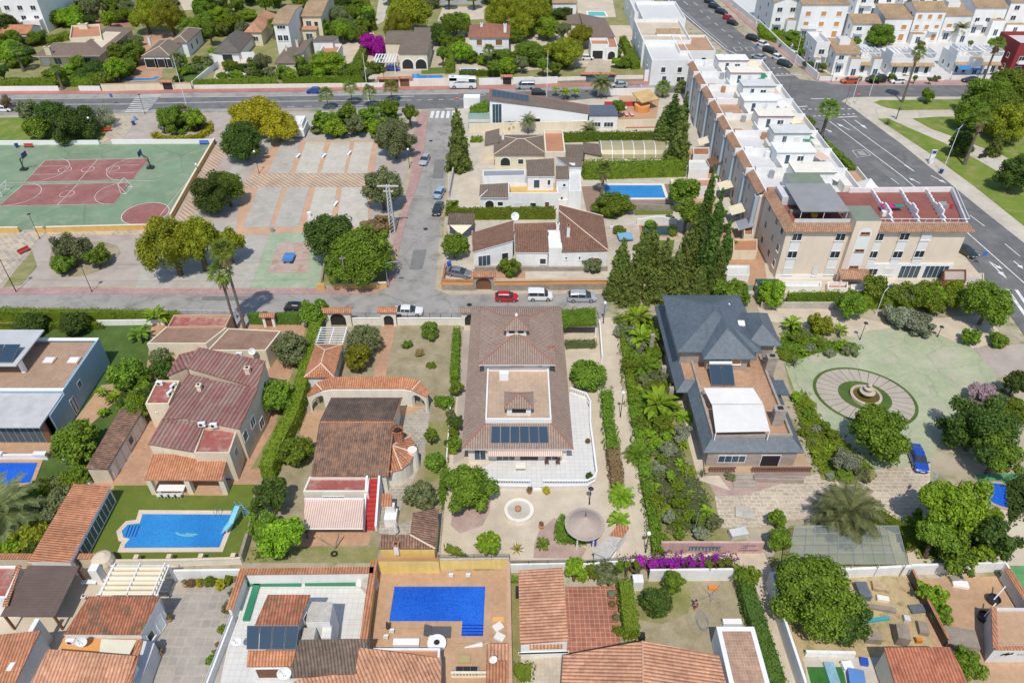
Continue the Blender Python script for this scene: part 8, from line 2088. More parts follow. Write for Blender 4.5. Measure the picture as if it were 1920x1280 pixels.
# ----------- trees and shrubs: form, leaves, crown centre u v, radius in photo pixels, height, label
TREES='''
round dark 95 215 32 7 dark broad tree at the far left of the park lawn
round green 72 240 26 5 bright green tree at the left of the park lawn group
loose dark 140 228 48 8 largest dark tree of the park lawn group
wisp grey 182 215 30 6 sparse grey tree right of the park lawn group
loose olive 50 205 22 5 olive tree behind the park lawn group
wisp brown 12 192 20 4 sparse small tree at the left edge of the main road
loose green 318 218 30 6 leafy tree in the middle of the round yellow edged bed
loose bright 362 218 22 5.5 palm like leafy clump right in the round bed
umbrella yellow 478 214 54 9 big yellow green pine beside the main road
umbrella yellow 520 230 34 8 right part yellow pine beside the white caravan
round dark 455 266 46 8 dark round tree in front of the yellow pine
round dark 400 362 46 7.5 dark half of the big round tree beside the courts
round green 424 350 36 7 lighter round tree beside the dark one by the courts
loose olive 130 462 40 6 dark olive tree in the oval park bed
loose green 178 476 27 4.5 citrus like tree in the oval park bed
loose green 118 494 26 3.5 low bright tree at the front of the oval bed
umbrella pine 318 455 66 11 huge yellow green pine in the lower park
umbrella pine 366 440 42 10.5 right lobe pine of the lower park
umbrella pine 425 452 30 7 small pine behind the twin palms
loose green 606 222 24 5.5 leafy tree first in the row north of the lanes
loose green 648 208 24 6 tree second in the row along the road
loose bright 628 240 26 4.5 low bright tree in front of the road row
loose olive 664 232 22 5 olive toned tree in the middle of the road row
loose green 690 212 20 5 slim tree in the road row
loose green 727 200 24 5.5 tree right of the tall white mast
loose green 768 208 18 6 tree at the right end of the road row
loose bright 712 240 26 4 low lime tree beside the big olive
round olive 740 262 42 8 large olive tree at the head of the side street
round olive 716 352 42 8 large olive tree behind the lattice pylon
loose brown 706 420 30 3.5 brownish shrub mass at the pylon foot
round dark 618 440 47 8.5 big deep green ficus by the ping pong court
round green 688 480 68 8.5 biggest deep green ficus at the street corner
round green 645 498 38 6.5 lower deep green ficus behind the utility pole
cone conifer 858 262 24 13 tall dark conifer at the top of the side street
round green 852 460 27 4.5 citrus tree in the yard by the tile carport
loose green 955 497 22 3.2 loose green tree before the white stepped roof house
loose olive 1110 495 20 2.8 scrubby tree at the right of the white house front
loose green 1150 380 42 4.5 bright broad tree before the blue rectangular pool
round green 1283 360 30 6 green tree right of the blue pool
loose green 1290 395 30 7 green tree below the blue pool corner
cone conifer 1166 495 26 9.6 first conifer from the left in the dense row
cone conifer 1203 485 26 10.4 second conifer in the dense row
cone conifer 1245 500 28 10.4 conifer third in the dense row
cone conifer 1292 472 30 12.0 tall conifer fourth in the dense row
cone cypress 1330 480 28 12.0 conifer at the right end of the dense row
cone conifer 1268 510 26 8.0 middle height conifer filling the dense row
cone conifer 1310 530 24 6.4 low conifer at the front right of the dense row
cone conifer 1348 510 22 7.2 conifer beside the apartment yards in the dense row
cone conifer 1152 530 20 5.6 lowest conifer at the left end of the dense row
cone conifer 1222 465 22 9.6 rear conifer inside the dense row
cone conifer 1180 535 24 6.4 low conifer at the front left of the dense row
cone conifer 1230 530 24 6.4 low conifer at the front middle of the dense row
spire cypress 1330 365 12 12.0 slim cypress standing tallest behind the row
spire cypress 1345 410 18 12.0 dark cypress at the right of the row
spire cypress 1310 430 16 11.2 dark cypress inside the dense row
spire cypress 1362 460 13 9.6 narrow cypress nearest the apartments
round green 1160 200 14 4 small tree on the orange terrace corner
spire cypress 1262 215 24 10.4 upper tall cypress west of the apartments
spire conifer 1240 240 16 9 shorter cypress beside the pool cover
cone conifer 1275 255 26 12 broad conifer left of the apartment yards
spire cypress 1283 215 14 11 slim cypress touching the apartment shadow
round green 1372 548 36 4.5 rounded tree below the large satellite dish
round bright 1447 550 30 4 bright round tree before the dark green tent
round green 1595 572 30 4.5 round clipped tree below the corner block
loose hedge 1640 545 34 4.5 loose tree in the hedge below the corner block
loose green 1690 550 40 4.5 wide loose tree in the hedge right of the lamp
loose hedge 1750 555 42 4.5 hedge tree left of the big corner tree
round green 1855 568 46 7 big dark round tree at the avenue corner
loose bright 1800 548 32 4.5 light leafy tree beside the big corner tree
loose grey 1690 592 34 3.2 grey olive tree by the fountain drive left part
loose grey 1725 608 34 3 grey olive tree by the fountain drive right part
loose pine 1540 605 28 3.5 yellow green tree behind the slate villa
loose green 1822 630 20 2.6 leafy shrub on the drive corner bed
loose green 1875 635 22 2.4 right leafy shrub on the drive corner bed
round green 1650 815 58 6.5 big round orange tree at the edge of the fountain drive
loose grey 1587 862 28 3 silver grey olive in the slate villa bed
loose dark 1835 800 78 8 huge dark tree at the right of the blue car
loose green 1880 840 50 7 green tree behind the huge dark one at the right edge
loose lilac 1845 735 26 3 lilac flowering bush on the rockery
round dark 1905 715 26 4.5 dark tree at the right edge by the lilac bush
loose bright 1790 935 72 9 big light green pepper tree by the tall lamp
loose green 1760 1000 40 6 green tree below the pepper tree
loose dark 1870 1010 52 6 dark leafy tree right of the aviary
loose green 1800 1035 46 5 hedge like tree behind the patchy white wall
round green 1530 1120 88 7.5 huge mango like tree over the dirt yard
round green 1495 1085 44 6.5 upper left bough tree of the dirt yard
round dark 1585 1160 50 5 lower dark tree of the dirt yard
round green 1462 1010 28 3.5 clipped tree left of the aviary
round hedge 1458 972 20 2.5 olive round bush above the aviary corner
loose bright 1748 1110 26 3 bright young tree on the tan terrace
loose green 1766 1150 24 1.8 low bush under the young tree on the tan terrace
loose green 1815 1240 34 3 citrus tree beside the red tiled house
loose green 1790 1265 26 2.4 lower citrus bush beside the red tiled house
round green 1262 1090 24 3 round tree by the white wall under bougainvillea
round dark 1230 1128 31 3 darker round tree on the dry garden
loose hedge 1400 1075 24 3.5 weeping shrub at the end of the bougainvillea
round bright 1078 1062 22 3.5 lime tree behind the orange tiled garage
loose olive 1135 1072 24 2.6 thin shrub by the white wall pillar
round bright 916 1018 25 3 ball clipped lime tree on the sandy patio
loose green 875 915 56 5.5 wide multi stem tree at the patio corner
round olive 790 930 34 3.5 grey green bush by the leafy patio tree
round olive 545 652 34 5 round olive beside the brown roof
round green 517 742 36 5 bright tree at the bend of the tall hedge
round olive 682 640 34 4 dark olive in the dry garden
round pine 671 670 29 4 yellow green tree before the dark olive
round green 807 621 21 2.4 round bush in the dry garden
loose green 765 645 12 1.2 small bush by the tiled path
loose brown 786 660 11 .9 dry brown bush in the dry garden
loose green 808 684 10 .8 small low bush in the dry garden
loose green 556 842 36 4.5 leafy tree left of the arched villa
loose dark 505 925 40 5.5 dark leafy tree beside the bright lawn
loose bright 525 1000 50 6 big bright tree by the slide pool
loose green 490 985 34 5 green tree close to the pool slide
round green 808 815 14 2.6 cone bush by the curved bay
round green 815 865 20 2 rounded bush by the flagstone path
loose green 856 725 16 2.6 bush at the corner of the mauve roof
loose green 832 750 20 2 light bush left of the mauve roof
loose dark 856 790 16 2.6 dark bush along the mauve roof villa
loose green 853 828 16 2.6 leafy bush lower along the mauve roof villa
ball green 1103 703 37 3.4 big ring shaped clipped tree by the white terrace
loose green 588 583 30 4.5 leafy street tree above the pergola
round green 240 700 38 4.5 broad round tree beside the blue grey house
loose dark 265 740 34 4 darker tree below the broad round one
loose green 245 765 26 3.5 leafy tree near the tiled shed
round green 145 828 45 5 round lawn tree by the left pool
loose dark 300 690 24 3 dark shrubbery left of the terracotta house
loose olive 100 945 40 3.5 olive shrub mass beside the tiled pool house
loose pine 55 1005 40 3 yellow green shrub at the lower left
loose bright 20 1020 34 2.6 lime shrub at the lower left edge
loose green 130 900 30 2.4 shrubs behind the left pool
round dark 10 50 26 7 dark tree clump in the upper left corner
round green 95 35 18 5 green tree before the upper left flats
loose bright 128 28 28 6 bright tree beside the upper left flats
loose olive 170 12 18 6 olive tree at the top left
loose green 225 25 24 5 palmy green tree behind the long villa
umbrella pine 270 22 30 11 big dark pine at the top left
umbrella pine 316 28 34 11 right dark pine at the top left
round green 365 52 30 6 green tree behind the white taupe villa
round green 380 15 22 6 green tree at the very top left of centre
loose hedge 415 50 24 5 hedge like tree beside the thatched house
round green 440 45 20 4 round green tree behind the thatch roof
loose dark 30 100 30 5 dark garden tree at the left of the long villa
loose green 70 70 22 4 garden tree left of the long villa roof
round green 250 100 24 6 tall leafy tree right of the long villa
loose green 225 125 30 5 leafy trees before the long villa
loose dark 165 132 26 4 dark shrub before the long villa porch
loose green 335 110 14 4 small tree by the white columned porch
loose olive 488 115 24 5 grey green cypress like tree before the taupe villa
round bright 612 118 38 5 bright wide tree before the taupe roofed villa
round green 560 120 18 4 smaller bright tree before the taupe villa
round green 603 52 22 5 round green tree behind the taupe villa
round green 650 55 30 6 big green tree left of the bougainvillea
loose olive 640 28 28 7 pale olive tree at the top middle
loose dark 690 30 14 6 dark reddish tree by the lane
umbrella pine 765 22 50 12 big pine right of the lane
umbrella pine 745 45 30 9 lower lobe pine right of the lane
round dark 822 62 22 6 dark tree right of the brown gable villa
round green 855 45 26 7 olive green tree left of the white shuttered house
loose green 702 122 20 4 green tree below the bougainvillea
umbrella pine 940 15 34 11 pine behind the white shuttered house
umbrella pine 1000 20 40 12 large pine at the top right of centre
umbrella pine 975 45 26 8 lower pine beside the shuttered house
round green 995 100 38 6 round deep green tree by the street wall
umbrella pine 1060 92 38 8 yellow green pine beside the arched porch
umbrella pine 1090 65 26 7 right yellow green pine by the brown roof
round green 940 110 24 4.5 green tree before the shuttered house
round green 883 107 18 3 low round tree by the small blue pool
loose green 1130 68 12 3 small tree before the brown roof
loose green 1166 118 14 2.6 shrub beside the narrow hedge
loose grey 1045 22 12 3 small grey olive by the white pines house
round green 1650 66 24 6 big round tree among the white houses
round green 1720 62 10 3 small tree by the outside stairs
loose bright 1505 78 16 3.5 light green shrub by the avenue garden
loose green 1480 66 22 3 garden tree beside the avenue cars
round green 1543 125 8 2.5 small clipped tree at the junction house
round green 1602 128 9 2.5 small clipped tree before the row houses
loose green 1742 175 16 4 small park tree on the grass strip
loose green 1510 232 22 4 hedge tree beside the street palm
loose dark 1530 255 16 3.5 dark tree at the end of the avenue hedge
round green 1850 185 46 9 big park tree at the upper right
round green 1890 165 44 9 big park tree touching the right edge
round green 1820 215 34 7 park tree left of the lamp
round pine 1895 232 44 8 yellow green park tree at the right edge
round dark 1803 272 28 5 dark clipped tree beside the park lamp
round dark 1905 325 38 7 dark park tree at the right edge
cone conifer 1870 270 16 5 small conical park tree
round green 1868 200 40 8 inner park tree between the big ones
'''
for l in TREES.strip().split('\n'):
 f,m,u,v,r,h,lab=l.split(' ',6)
 tree(f,m,float(u),float(v),float(r),float(h),lab)
t=tree('loose','magenta',706,84,30,5.5,'magenta bougainvillea tree beside the white carport');tree('loose','magenta',690,76,20,5,'smaller magenta bougainvillea behind the larger one')
for u,v,l in((57,610,'left clipped disc topiary on the dark lawn'),(140,608,'right clipped disc topiary on the dark lawn')):
 tree('ball','dark',u,v-3,31,3.0,l,wide=.6)
for u,v,vt,l,k,r,sk,tr in((443,617,512,'left tall fan palm of the pair leaning over the middle road','fan',2.4,1,.2),(460,618,470,'right taller fan palm of the pair by the middle road','fan',2.4,1,.2),(1691,193,98,'slender fan palm before the white terrace houses','fan',2.2,1,.25),(1840,158,82,'slender fan palm beside the dark red house','fan',2.4,1,.25),(1530,290,205,'stout fan palm at the avenue hedge end','fan',3.1,0,.35),(1807,310,222,'leaning park palm with dry skirt beside the lamp','fan',2.4,1,.3),(1128,366,318,'tall fan palm beside the blue rectangular pool','fan',2.3,1,.28),(1127,182,155,'date palm on the street by the brown shed roof','feather',3.4,0,.35),(517,75,45,'small palm before the big cream villa','fan',2.2,0,.3),(917,130,95,'fan palm beside the white shuttered house','fan',2.4,0,.3),(340,138,105,'palm before the white columned villa','feather',2.2,0,.25),(45,135,92,'palm at the left of the long villa garden','fan',3.0,0,.3),(195,30,5,'tall palm at the top left','feather',3.0,0,.2),(118,168,130,'leaning pale trunk palm at the left street hedge','fan',1.6,0,.3),(1792,78,52,'feathery palm between the white houses','feather',3.2,0,.25),(1278,172,165,'fan palm at the corner west of the apartments','fan',2.6,0,.3),(395,135,110,'young palm by the white side wall','feather',2.0,0,.25),(1242,182,165,'bushy palm at the orange terrace edge','fan',2.6,0,.3),(990,250,225,'small palm before the white shed house','feather',2.2,0,.2),(958,240,232,'low palm at the left of the white shed house','feather',2.2,0,.25),(1104,255,244,'palm in the hedge above the pool cover','feather',2.6,0,.25)):palm(u,v,3,l,k,r,'date' if k=='feather' else 'palm',sk,vt,tr)
palm(1578,992,3.2,'large date palm standing through the aviary','feather',4.3,'date',tr=.4,n=46);palm(28,985,3.0,'big date palm at the lower left edge','feather',4.6,'date',tr=.35,n=50)
for u,v,r,l,m,lf,k in((735-520,745,22,'banana like plant left of the tiled shed','bright',.6,'paddle'),(190,735,15,'young banana plant beside the blue grey house','bright',.8,'paddle'),(192,772,14,'lower young banana plant by the blue grey house','bright',.6,'paddle'),(295,600,30,'bird of paradise clump behind the flowering hedge','bright',1.2,'paddle'),(262,630,26,'banana plant left of the brown roofed outbuilding','green',1.0,'paddle'),(305,668,26,'palm like clump by the terracotta house','green',.8,'feather'),(1195,600,36,'first banana clump beside the footpath','bright',1.0,'paddle'),(1200,640,36,'second banana clump beside the footpath','bright',1.2,'paddle'),(1205,690,34,'third clump of arching leaves by the footpath','green',1.0,'feather'),(1232,765,46,'big banana clump left of the slate villa','bright',1.4,'paddle'),(1212,760,34,'arching leaf clump beside the big banana','green',.8,'feather'),(1245,800,30,'low banana clump left of the slate villa','green',.4,'paddle'),(1165,930,30,'spiky leafy clump on the garden side of the path','bright',.8,'feather'),(1160,975,26,'lower spiky clump near the kiosk','bright',.6,'paddle'),(1195,850,30,'spiky leaf clump by the lower footpath','green',.6,'feather'),(970,1025,17,'yellow candelabra succulent on the sandy patio','yellow',.3,'sword'),(1018,1018,18,'green candelabra succulent on the mauve bed','green',.5,'paddle'),(575,1000,16,'small yucca by the bright tree','olive',1.0,'sword'),(1575,620,18,'banana plant on the green bed behind the drive','bright',.8,'paddle'),(1485,610,24,'tall banana clump right of the slate wing','bright',1.0,'paddle'),(1885,640,16,'yellow sword plant on the drive corner bed','yellow',.2,'sword'),(1665,228,12,'low cycad on the park lawn tip','olive',.2,'sword'),(1682,218,10,'small yucca tree on the park lawn tip','olive',2.2,'sword'),(1060,180,14,'banana plants behind the brown shed roof','bright',1.5,'paddle'),(1078,178,12,'second banana clump behind the brown shed roof','bright',1.5,'paddle'),(1042,176,11,'third banana clump behind the brown shed roof','bright',1.8,'paddle'),(345,225,24,'palm tuft in the round yellow edged bed','olive',2.5,'fan'),(615,200,20,'palm tuft atop the road row','palm',3.6,'fan'),(695,195,20,'palm tuft by the tall mast','palm',3.6,'fan'),(735,185,20,'palm tuft right of the tall mast','palm',3.6,'fan'),(660,190,20,'palm tuft in the road row middle','palm',4.0,'fan')):tuft(u,v,r,l,k,m,24 if k!='feather' else 30,lift=lf)
HED=(([(-30,604),(-30,574),(330,580),(342,588),(332,604)],2.2,'long flowering hedge along the middle road','hedge',{}),([(-30,618),(-30,606),(190,604),(185,614)],1.4,'lower leafy hedge behind the disc topiaries','green',{}),([(468,609),(468,585),(500,583),(502,609)],2.1,'square cut hedge left of the small gate','cypress',dict(bulge=.03)),([(514,609),(514,585),(562,583),(565,609)],2.1,'square cut hedge right of the small gate','cypress',dict(bulge=.03)),([(1094,338),(1092,300),(1275,297),(1286,332)],3.0,'huge clipped hedge behind the blue pool','hedge',{}),([(1056,268),(1056,247),(1230,245),(1230,263)],2.0,'wide hedge between pool cover and cream wall','green',{}),([(842,413),(850,389),(1038,386),(1042,412)],2.2,'long clipped hedge behind the stepped brown roofs','hedge',dict(bulge=.05)),([(836,408),(838,376),(860,375),(858,392)],2.0,'short hedge by the side street wall','hedge',{}),([(1472,571),(1476,546),(1570,544),(1572,568)],2.4,'clipped hedge below the white yard walls','hedge',{}),([(1598,580),(1600,552),(1770,552),(1775,578)],2.4,'overgrown hedge below the corner block','green',{}),([(1168,1202),(1160,1083),(1185,1082),(1196,1200)],2.0,'tall hedge between red tiles and dry garden','hedge',{}),([(1432,1296),(1382,1070),(1406,1066),(1468,1296)],2.0,'long hedge beside the sandy footpath at the bottom','cypress',{}),([(-30,163),(-30,150),(108,147),(110,160)],2.2,'dark street hedge at the far left','hedge',{}),([(132,162),(132,148),(190,146),(192,158)],2.2,'short street hedge before the long villa','hedge',{}),([(364,164),(362,148),(518,144),(520,158)],2.2,'long street hedge right of the white side wall','hedge',{}),([(530,158),(532,146),(688,142),(686,156)],2.0,'street hedge before the taupe roofed villa','hedge',{}),([(836,140),(838,80),(850,80),(852,138)],3.0,'narrow tall hedge right of the bougainvillea villa','green',{}),([(655,145),(676,85),(688,86),(678,145)],2.4,'diagonal hedge below the bougainvillea','hedge',{}),([(1184,132),(1162,68),(1172,66),(1200,130)],2.2,'narrow hedge beside the stepped white flats','green',{}),([(700,60),(680,0),(692,0),(706,58)],3,'dark hedge along the lane at the top','hedge',{}),([(860,142),(862,134),(940,132),(945,141)],1.6,'low hedge above the white street wall','hedge',{}),([(1188,96),(1190,86),(1216,86),(1216,97)],2.0,'clipped hedge block before the white flats','hedge',{}),([(1424,62),(1422,44),(1436,40),(1472,78),(1466,86)],1.5,'bright garden hedge by the parked avenue cars','bright',{}),([(120,78),(95,90),(90,82),(125,58),(132,62)],2.0,'slanting hedge left of the long villa','hedge',{}),([(880,215),(880,200),(915,185),(916,212)],2.0,'leafy hedge beside the blue panels','green',{}),([(882,268),(884,255),(905,255),(905,268)],1.2,'shrub strip right of the tall conifer','green',{}),([(1158,1062),(1160,1046),(1200,1044),(1235,1046),(1232,1060)],2.2,'leafy end of the bougainvillea hedge','hedge',dict(flower='violet',ff=.4,bulge=.5)),([(1232,1062),(1234,1046),(1378,1044),(1380,1060)],2.3,'violet bougainvillea spilling over the white wall','hedge',dict(flower='violet',ff=.6,bulge=.6)),([(1040,615),(1038,580),(1118,575),(1120,612)],2.6,'grassy green roof over the carport beside the mauve villa','green',dict(z0=2.1,bulge=.2)),([(1058,655),(1058,636),(1118,635),(1118,653)],1.2,'pair of clipped bushes below the green carport','olive',{}),([(1042,1018),(1038,985),(1052,962),(1075,972),(1076,995),(1100,1022),(1085,1024)],.7,'low crescent hedge round the gazebo','green',{}),([(832,1030),(835,1018),(860,1025),(878,1045),(868,1046)],.5,'low curved hedge in the yellow walled corner','green',{}),([(845,720),(850,612),(862,612),(860,720)],1.5,'flowering hedge along the left of the mauve villa','green',{}),([(1690,985),(1640,962),(1650,950),(1710,985),(1715,1030),(1695,1040)],1.5,'curved hedge right of the date palm','hedge',{}),([(975,1280),(960,1265),(965,1240),(1000,1240),(998,1280)],.8,'leafy corner planting below the orange garage','green',{}),([(958,1078),(972,1078),(972,1095),(958,1095)],.6,'small shrub beside the black water tank','green',{}))
for pts,h,l,m,kw in HED:hedge(pts,h,l,m,dens=26 if pts[0][1]>500 else 14,leaf=.12 if pts[0][1]>500 else .19,**kw)
for pts,w,h,l,m,kw in(([(592,598),(582,645),(562,720),(548,765),(530,800),(508,845),(496,872)],1.7,2.6,'tall winding hedge between the terracotta house and arched villa','hedge',dict(bulge=.08)),([(1138,725),(1141,775),(1149,820),(1150,838)],1.5,1.6,'leafy hedge on the left of the sandy path','green',dict(bulge=.35)),([(1150,838),(1156,880),(1158,905)],1.6,1.4,'reddish shrubs on the left of the sandy path','brown',{}),([(1168,590),(1180,690),(1190,750)],1.4,1.5,'upper leafy hedge on the right of the sandy path','hedge',dict(bulge=.45)),([(1190,750),(1203,830),(1212,890)],1.5,1.3,'middle leafy hedge on the right of the sandy path','green',dict(bulge=.45)),([(1212,890),(1225,960),(1236,1030)],1.4,1.6,'lower leafy hedge on the right of the sandy path','hedge',dict(bulge=.4)),([(1540,258),(1575,288),(1608,320)],1.5,1.6,'clipped hedge along the avenue by the apartment lawn','hedge',{}),([(1478,210),(1500,228),(1520,245)],2.4,2.2,'leafy hedge between apartments and avenue','green',{}),([(1438,165),(1478,192)],2.0,1.8,'dark hedge at the apartment end of the junction','hedge',{}),([(288,248),(300,256),(340,258),(375,252),(392,240),(390,228)],1.6,1.0,'yellow low hedge ring round the park bed','yellow',dict(bulge=.2))):
 hedge_line(pts,w,h,l,m,dens=26 if pts[0][1]>500 else 14,leaf=.12 if pts[0][1]>500 else .2,**kw)
for pts,h,m in(([(1228,760),(1262,800),(1290,870),(1330,930),(1340,1000),(1250,1000),(1232,900)],.3,'olive'),([(1195,600),(1225,600),(1240,700),(1215,720)],.3,'green'),([(1455,640),(1480,605),(1560,640),(1605,645),(1618,655),(1600,662),(1530,665),(1475,685)],.3,'green'),([(1480,740),(1510,735),(1535,780),(1600,840),(1640,880),(1630,895),(1550,905),(1520,870)],.3,'green'),([(1810,760),(1860,730),(1930,760),(1930,800),(1850,790)],.3,'hedge'),([(1700,985),(1760,1010),(1850,1050),(1720,1050)],.3,'green'),([(480,1030),(520,1045),(470,1052)],.3,'green'),([(835,860),(850,900),(830,960),(815,930)],.3,'green'),([(80,900),(150,880),(130,930),(60,1040),(20,1050),(40,960)],.3,'olive'),([(1130,1050),(1160,1062),(1110,1080),(1080,1085)],.4,'green'),([(600,250),(720,250),(760,225),(700,215),(600,220)],.4,'green'),([(300,235),(335,252),(380,245),(380,225),(320,215)],.6,'dark'),([(1880,900),(1930,880),(1930,960),(1890,990)],.4,'dark')):
 hedge(pts,h,'',m,dens=16,leaf=.16,name='ground_cover',kind='stuff',z_at=0,bulge=.6)
GM,BM=[('loose','green'),('round','bright'),('loose','olive'),('round','hedge'),('loose','dark'),('round','green')],[('loose','green'),('paddle','bright'),('loose','bright'),('feather','green'),('round','hedge'),('loose','olive'),('loose','grey'),('sword','olive')]
for poly,n,kd,r,h,l in(([(0,145),(60,115),(60,60),(0,70)],8,GM,(12,24),(2.5,6),'garden tree left of the long beige villa'),([(192,150),(262,112),(262,62),(222,85)],9,GM,(14,24),(3,6.5),'garden tree between the long villa and the columned villa'),([(80,148),(190,146),(188,118),(90,118)],8,GM,(12,20),(2,4.5),'garden tree before the long beige villa'),([(385,58),(458,62),(470,5),(385,5)],9,GM,(14,24),(3,7),'garden tree behind the thatched pool house'),([(480,142),(690,140),(690,124),(480,126)],14,GM,(11,20),(2,4),'garden shrub behind the street hedge of the taupe villa'),([(640,66),(695,72),(700,5),(632,5)],8,GM,(14,24),(3,7),'garden tree between the big cream villa and the lane'),([(815,100),(872,100),(878,32),(815,36)],8,GM,(12,22),(3,6),'garden tree beside the white house with shutters'),([(905,130),(1062,128),(1062,98),(905,110)],12,GM,(12,22),(2.5,5),'garden tree behind the white street wall'),([(962,72),(1060,66),(1056,5),(960,5)],10,GM,(14,26),(3,7),'garden tree among the top pines'),([(1150,118),(1195,135),(1178,80),(1152,78)],6,GM,(8,14),(1.5,3),'garden shrub before the villa with long brown roof'),([(90,45),(250,40),(255,4),(150,2)],9,GM,(13,24),(3,6),'garden tree at the top left edge'),([(330,150),(392,118),(420,92),(345,122)],7,GM,(8,15),(1.2,3),'garden shrub beside the white side wall'),([(415,145),(475,145),(478,122),(418,122)],6,GM,(10,18),(1.5,3.5),'garden shrub round the pale blue pool'),([(380,8),(1060,4),(1060,-18),(380,-18)],20,GM,(15,26),(4,8),'tree on the skyline side of the top edge'),([(0,6),(380,6),(380,-16),(0,-16)],10,GM,(15,26),(4,8),'tree along the top left edge of the photo'),([(1170,1060),(1380,1058),(1380,1046),(1170,1048)],15,[('loose','violet'),('loose','hedge'),('wisp','violet')],(8,13),(2.4,2.9),'violet bougainvillea bush spilling over the white garden wall'),([(1560,149),(1770,148),(1770,143),(1562,144)],10,GM,(4,8),(1,2.4),'front garden shrub of the white terrace houses'),([(1440,62),(1520,128),(1512,90),(1476,50)],8,GM,(8,15),(1.5,3.5),'garden shrub by the avenue garden wall'),([(1560,85),(1900,80),(1900,72),(1560,74)],10,GM,(5,10),(1.5,3.5),'courtyard shrub between the rows of white houses'),([(1300,300),(1345,290),(1420,500),(1330,500)],9,GM,(8,13),(1,2.5),'yard plant at the foot of the apartments'),([(1095,420),(1200,470),(1270,470),(1270,405)],7,GM,(8,16),(1,2.2),'garden shrub round the green pool'),([(1250,690),(1292,800),(1318,880),(1340,935),(1345,1000),(1252,1005),(1230,880),(1222,760)],34,BM,(11,24),(.8,2.4),'mixed garden shrub left of the slate villa'),([(1162,596),(1222,598),(1238,690),(1246,800),(1215,860),(1195,760)],26,BM,(13,26),(1.2,2.8),'mixed leafy plant in the strip beside the sandy path'),([(1205,860),(1240,860),(1262,1000),(1238,1030),(1224,960)],9,BM,(12,20),(1,2.2),'leafy plant at the lower end of the sandy path'),([(1458,642),(1484,608),(1560,640),(1610,648),(1600,660),(1530,664),(1478,684)],15,BM,(9,18),(.7,1.8),'low plant in the green bed behind the fountain'),([(1480,745),(1508,735),(1535,785),(1600,845),(1636,880),(1625,895),(1550,900),(1522,860)],18,BM,(9,19),(.7,1.8),'low plant in the bed right of the slate villa'),([(1700,985),(1760,1005),(1850,1050),(1880,960),(1760,960),(1715,970)],12,GM,(16,30),(1.5,3.5),'shrub in the thicket behind the patchy wall'),([(80,905),(150,885),(140,930),(70,1035),(20,1045),(40,960)],12,GM,(14,26),(1,2.4),'shrub in the thicket beside the tiled pool house'),([(598,248),(712,250),(762,225),(700,212),(600,216)],12,BM,(12,20),(1.5,3),'low plant under the tree row by the gravel lanes'),([(300,240),(340,250),(384,240),(372,214),(318,214)],9,BM,(10,18),(1.5,3.2),'leafy plant in the round yellow edged bed'),([(230,690),(300,660),(280,740),(255,790),(225,760)],8,GM,(13,24),(1.5,3.5),'garden shrub between the blue grey house and the red roofs'),([(1130,1046),(1165,1060),(1110,1082),(1075,1082)],6,GM,(10,18),(1,2.2),'shrub behind the white wall with pillars'),([(1590,560),(1790,560),(1800,545),(1600,545)],9,GM,(16,28),(2.5,4),'hedge tree in the planted belt below the corner block'),([(1820,770),(1850,740),(1920,740),(1920,800),(1850,800)],8,BM,(12,24),(.8,2),'rockery plant near the right edge'),([(836,900),(850,862),(858,730),(838,760),(828,880)],6,GM,(9,15),(1,2),'shrub along the left side of the mauve villa')):
 scatter(poly,n,kd,r,h,l,l+'s','garden_tree' if 'tree' in l else 'garden_shrub','tree' if 'tree' in l else 'shrub')
 # ----------- lamps, poles, park furniture
for u,v,vt,l,k,m in((31,548,480,'black park lamp at the lower left pavement','hat',blackm),(173,548,502,'black park lamp before the oval bed','hat',blackm),(75,448,404,'black lamp beside the yellow court wall','hat',blackm),(272,214,180,'black lamp at the zebra crossing','hat',blackm),(180,262,223,'lamp by the gap in the white court wall','globe',blackm),(486,326,286,'lamp by the corner of the gravel lanes','globe',blackm),(768,315,282,'lamp beside the large olive tree','globe',blackm),(9,330,290,'','',0),(372,325,310,'small lamp on the court side wall','globe',blackm),(691,189,100,'tall white mast by the main road','pole',whitem),(349,196,104,'tall white mast before the columned villa','pole',whitem),(1025,182,95,'tall white mast before the brown shed roof','pole',whitem),(1766,325,240,'tall white double arm lamp in the park','arm2',whitem),(1713,968,910,'tall grey lamp with arm beside the pepper tree','arm',greym),(728,540,492,'grey street lamp at the rounded corner','arm',greym),(1131,607,570,'globe lamp at the top of the sandy path','globe',blackm),(1163,782,738,'globe lamp halfway along the sandy path','globe',blackm),(1210,1036,1002,'globe lamp at the bottom of the sandy path','globe',blackm),(1105,945,918,'black garden lamp behind the gazebo','hat',blackm),(1642,590,546,'white lamp among the hedge trees','arm',whitem),(1612,637,608,'dark twin lamp at the drive bed','hat',blackm),(1757,632,615,'dark garden lamp on the drive corner','hat',blackm),(1452,1152,1100,'grey lamp leaning from the footpath wall','arm',greym),(1558,155,112,'dark blue lamp at the avenue junction','arm',bluem),(1585,196,158,'dark blue traffic pole at the park tip','pole',bluem),(1595,199,150,'white lamp pole at the park tip','arm',whitem),(1630,180,142,'white lamp before the black van','arm',whitem),(1490,120,62,'white lamp post by the garden wall','pole',whitem),(1300,1002,958,'white lamp in the leafy bed','pole',greym),(1284,905,860,'grey aerial pole left of the slate villa','pole',greym),(1245,1000,965,'','',0),(1475,190,148,'thin wooden pole at the junction','pole',rust)):
 if l:lamp(u,v,4,l,k,m,vt,(1,0)if u<1500 else(.7,.7))
t=H('lattice power pylon with cross arms beside the side street',737,437,'pylon','pylon');X,Y=P(737,437);h=up_at(737,437,347)
mb=MB()
for a in(-.45,.45):
 for b in(-.45,.45):mb.tube((X+a,Y+b,0),(X+a*.5,Y+b*.5,h),.10,lgrey,n=5)
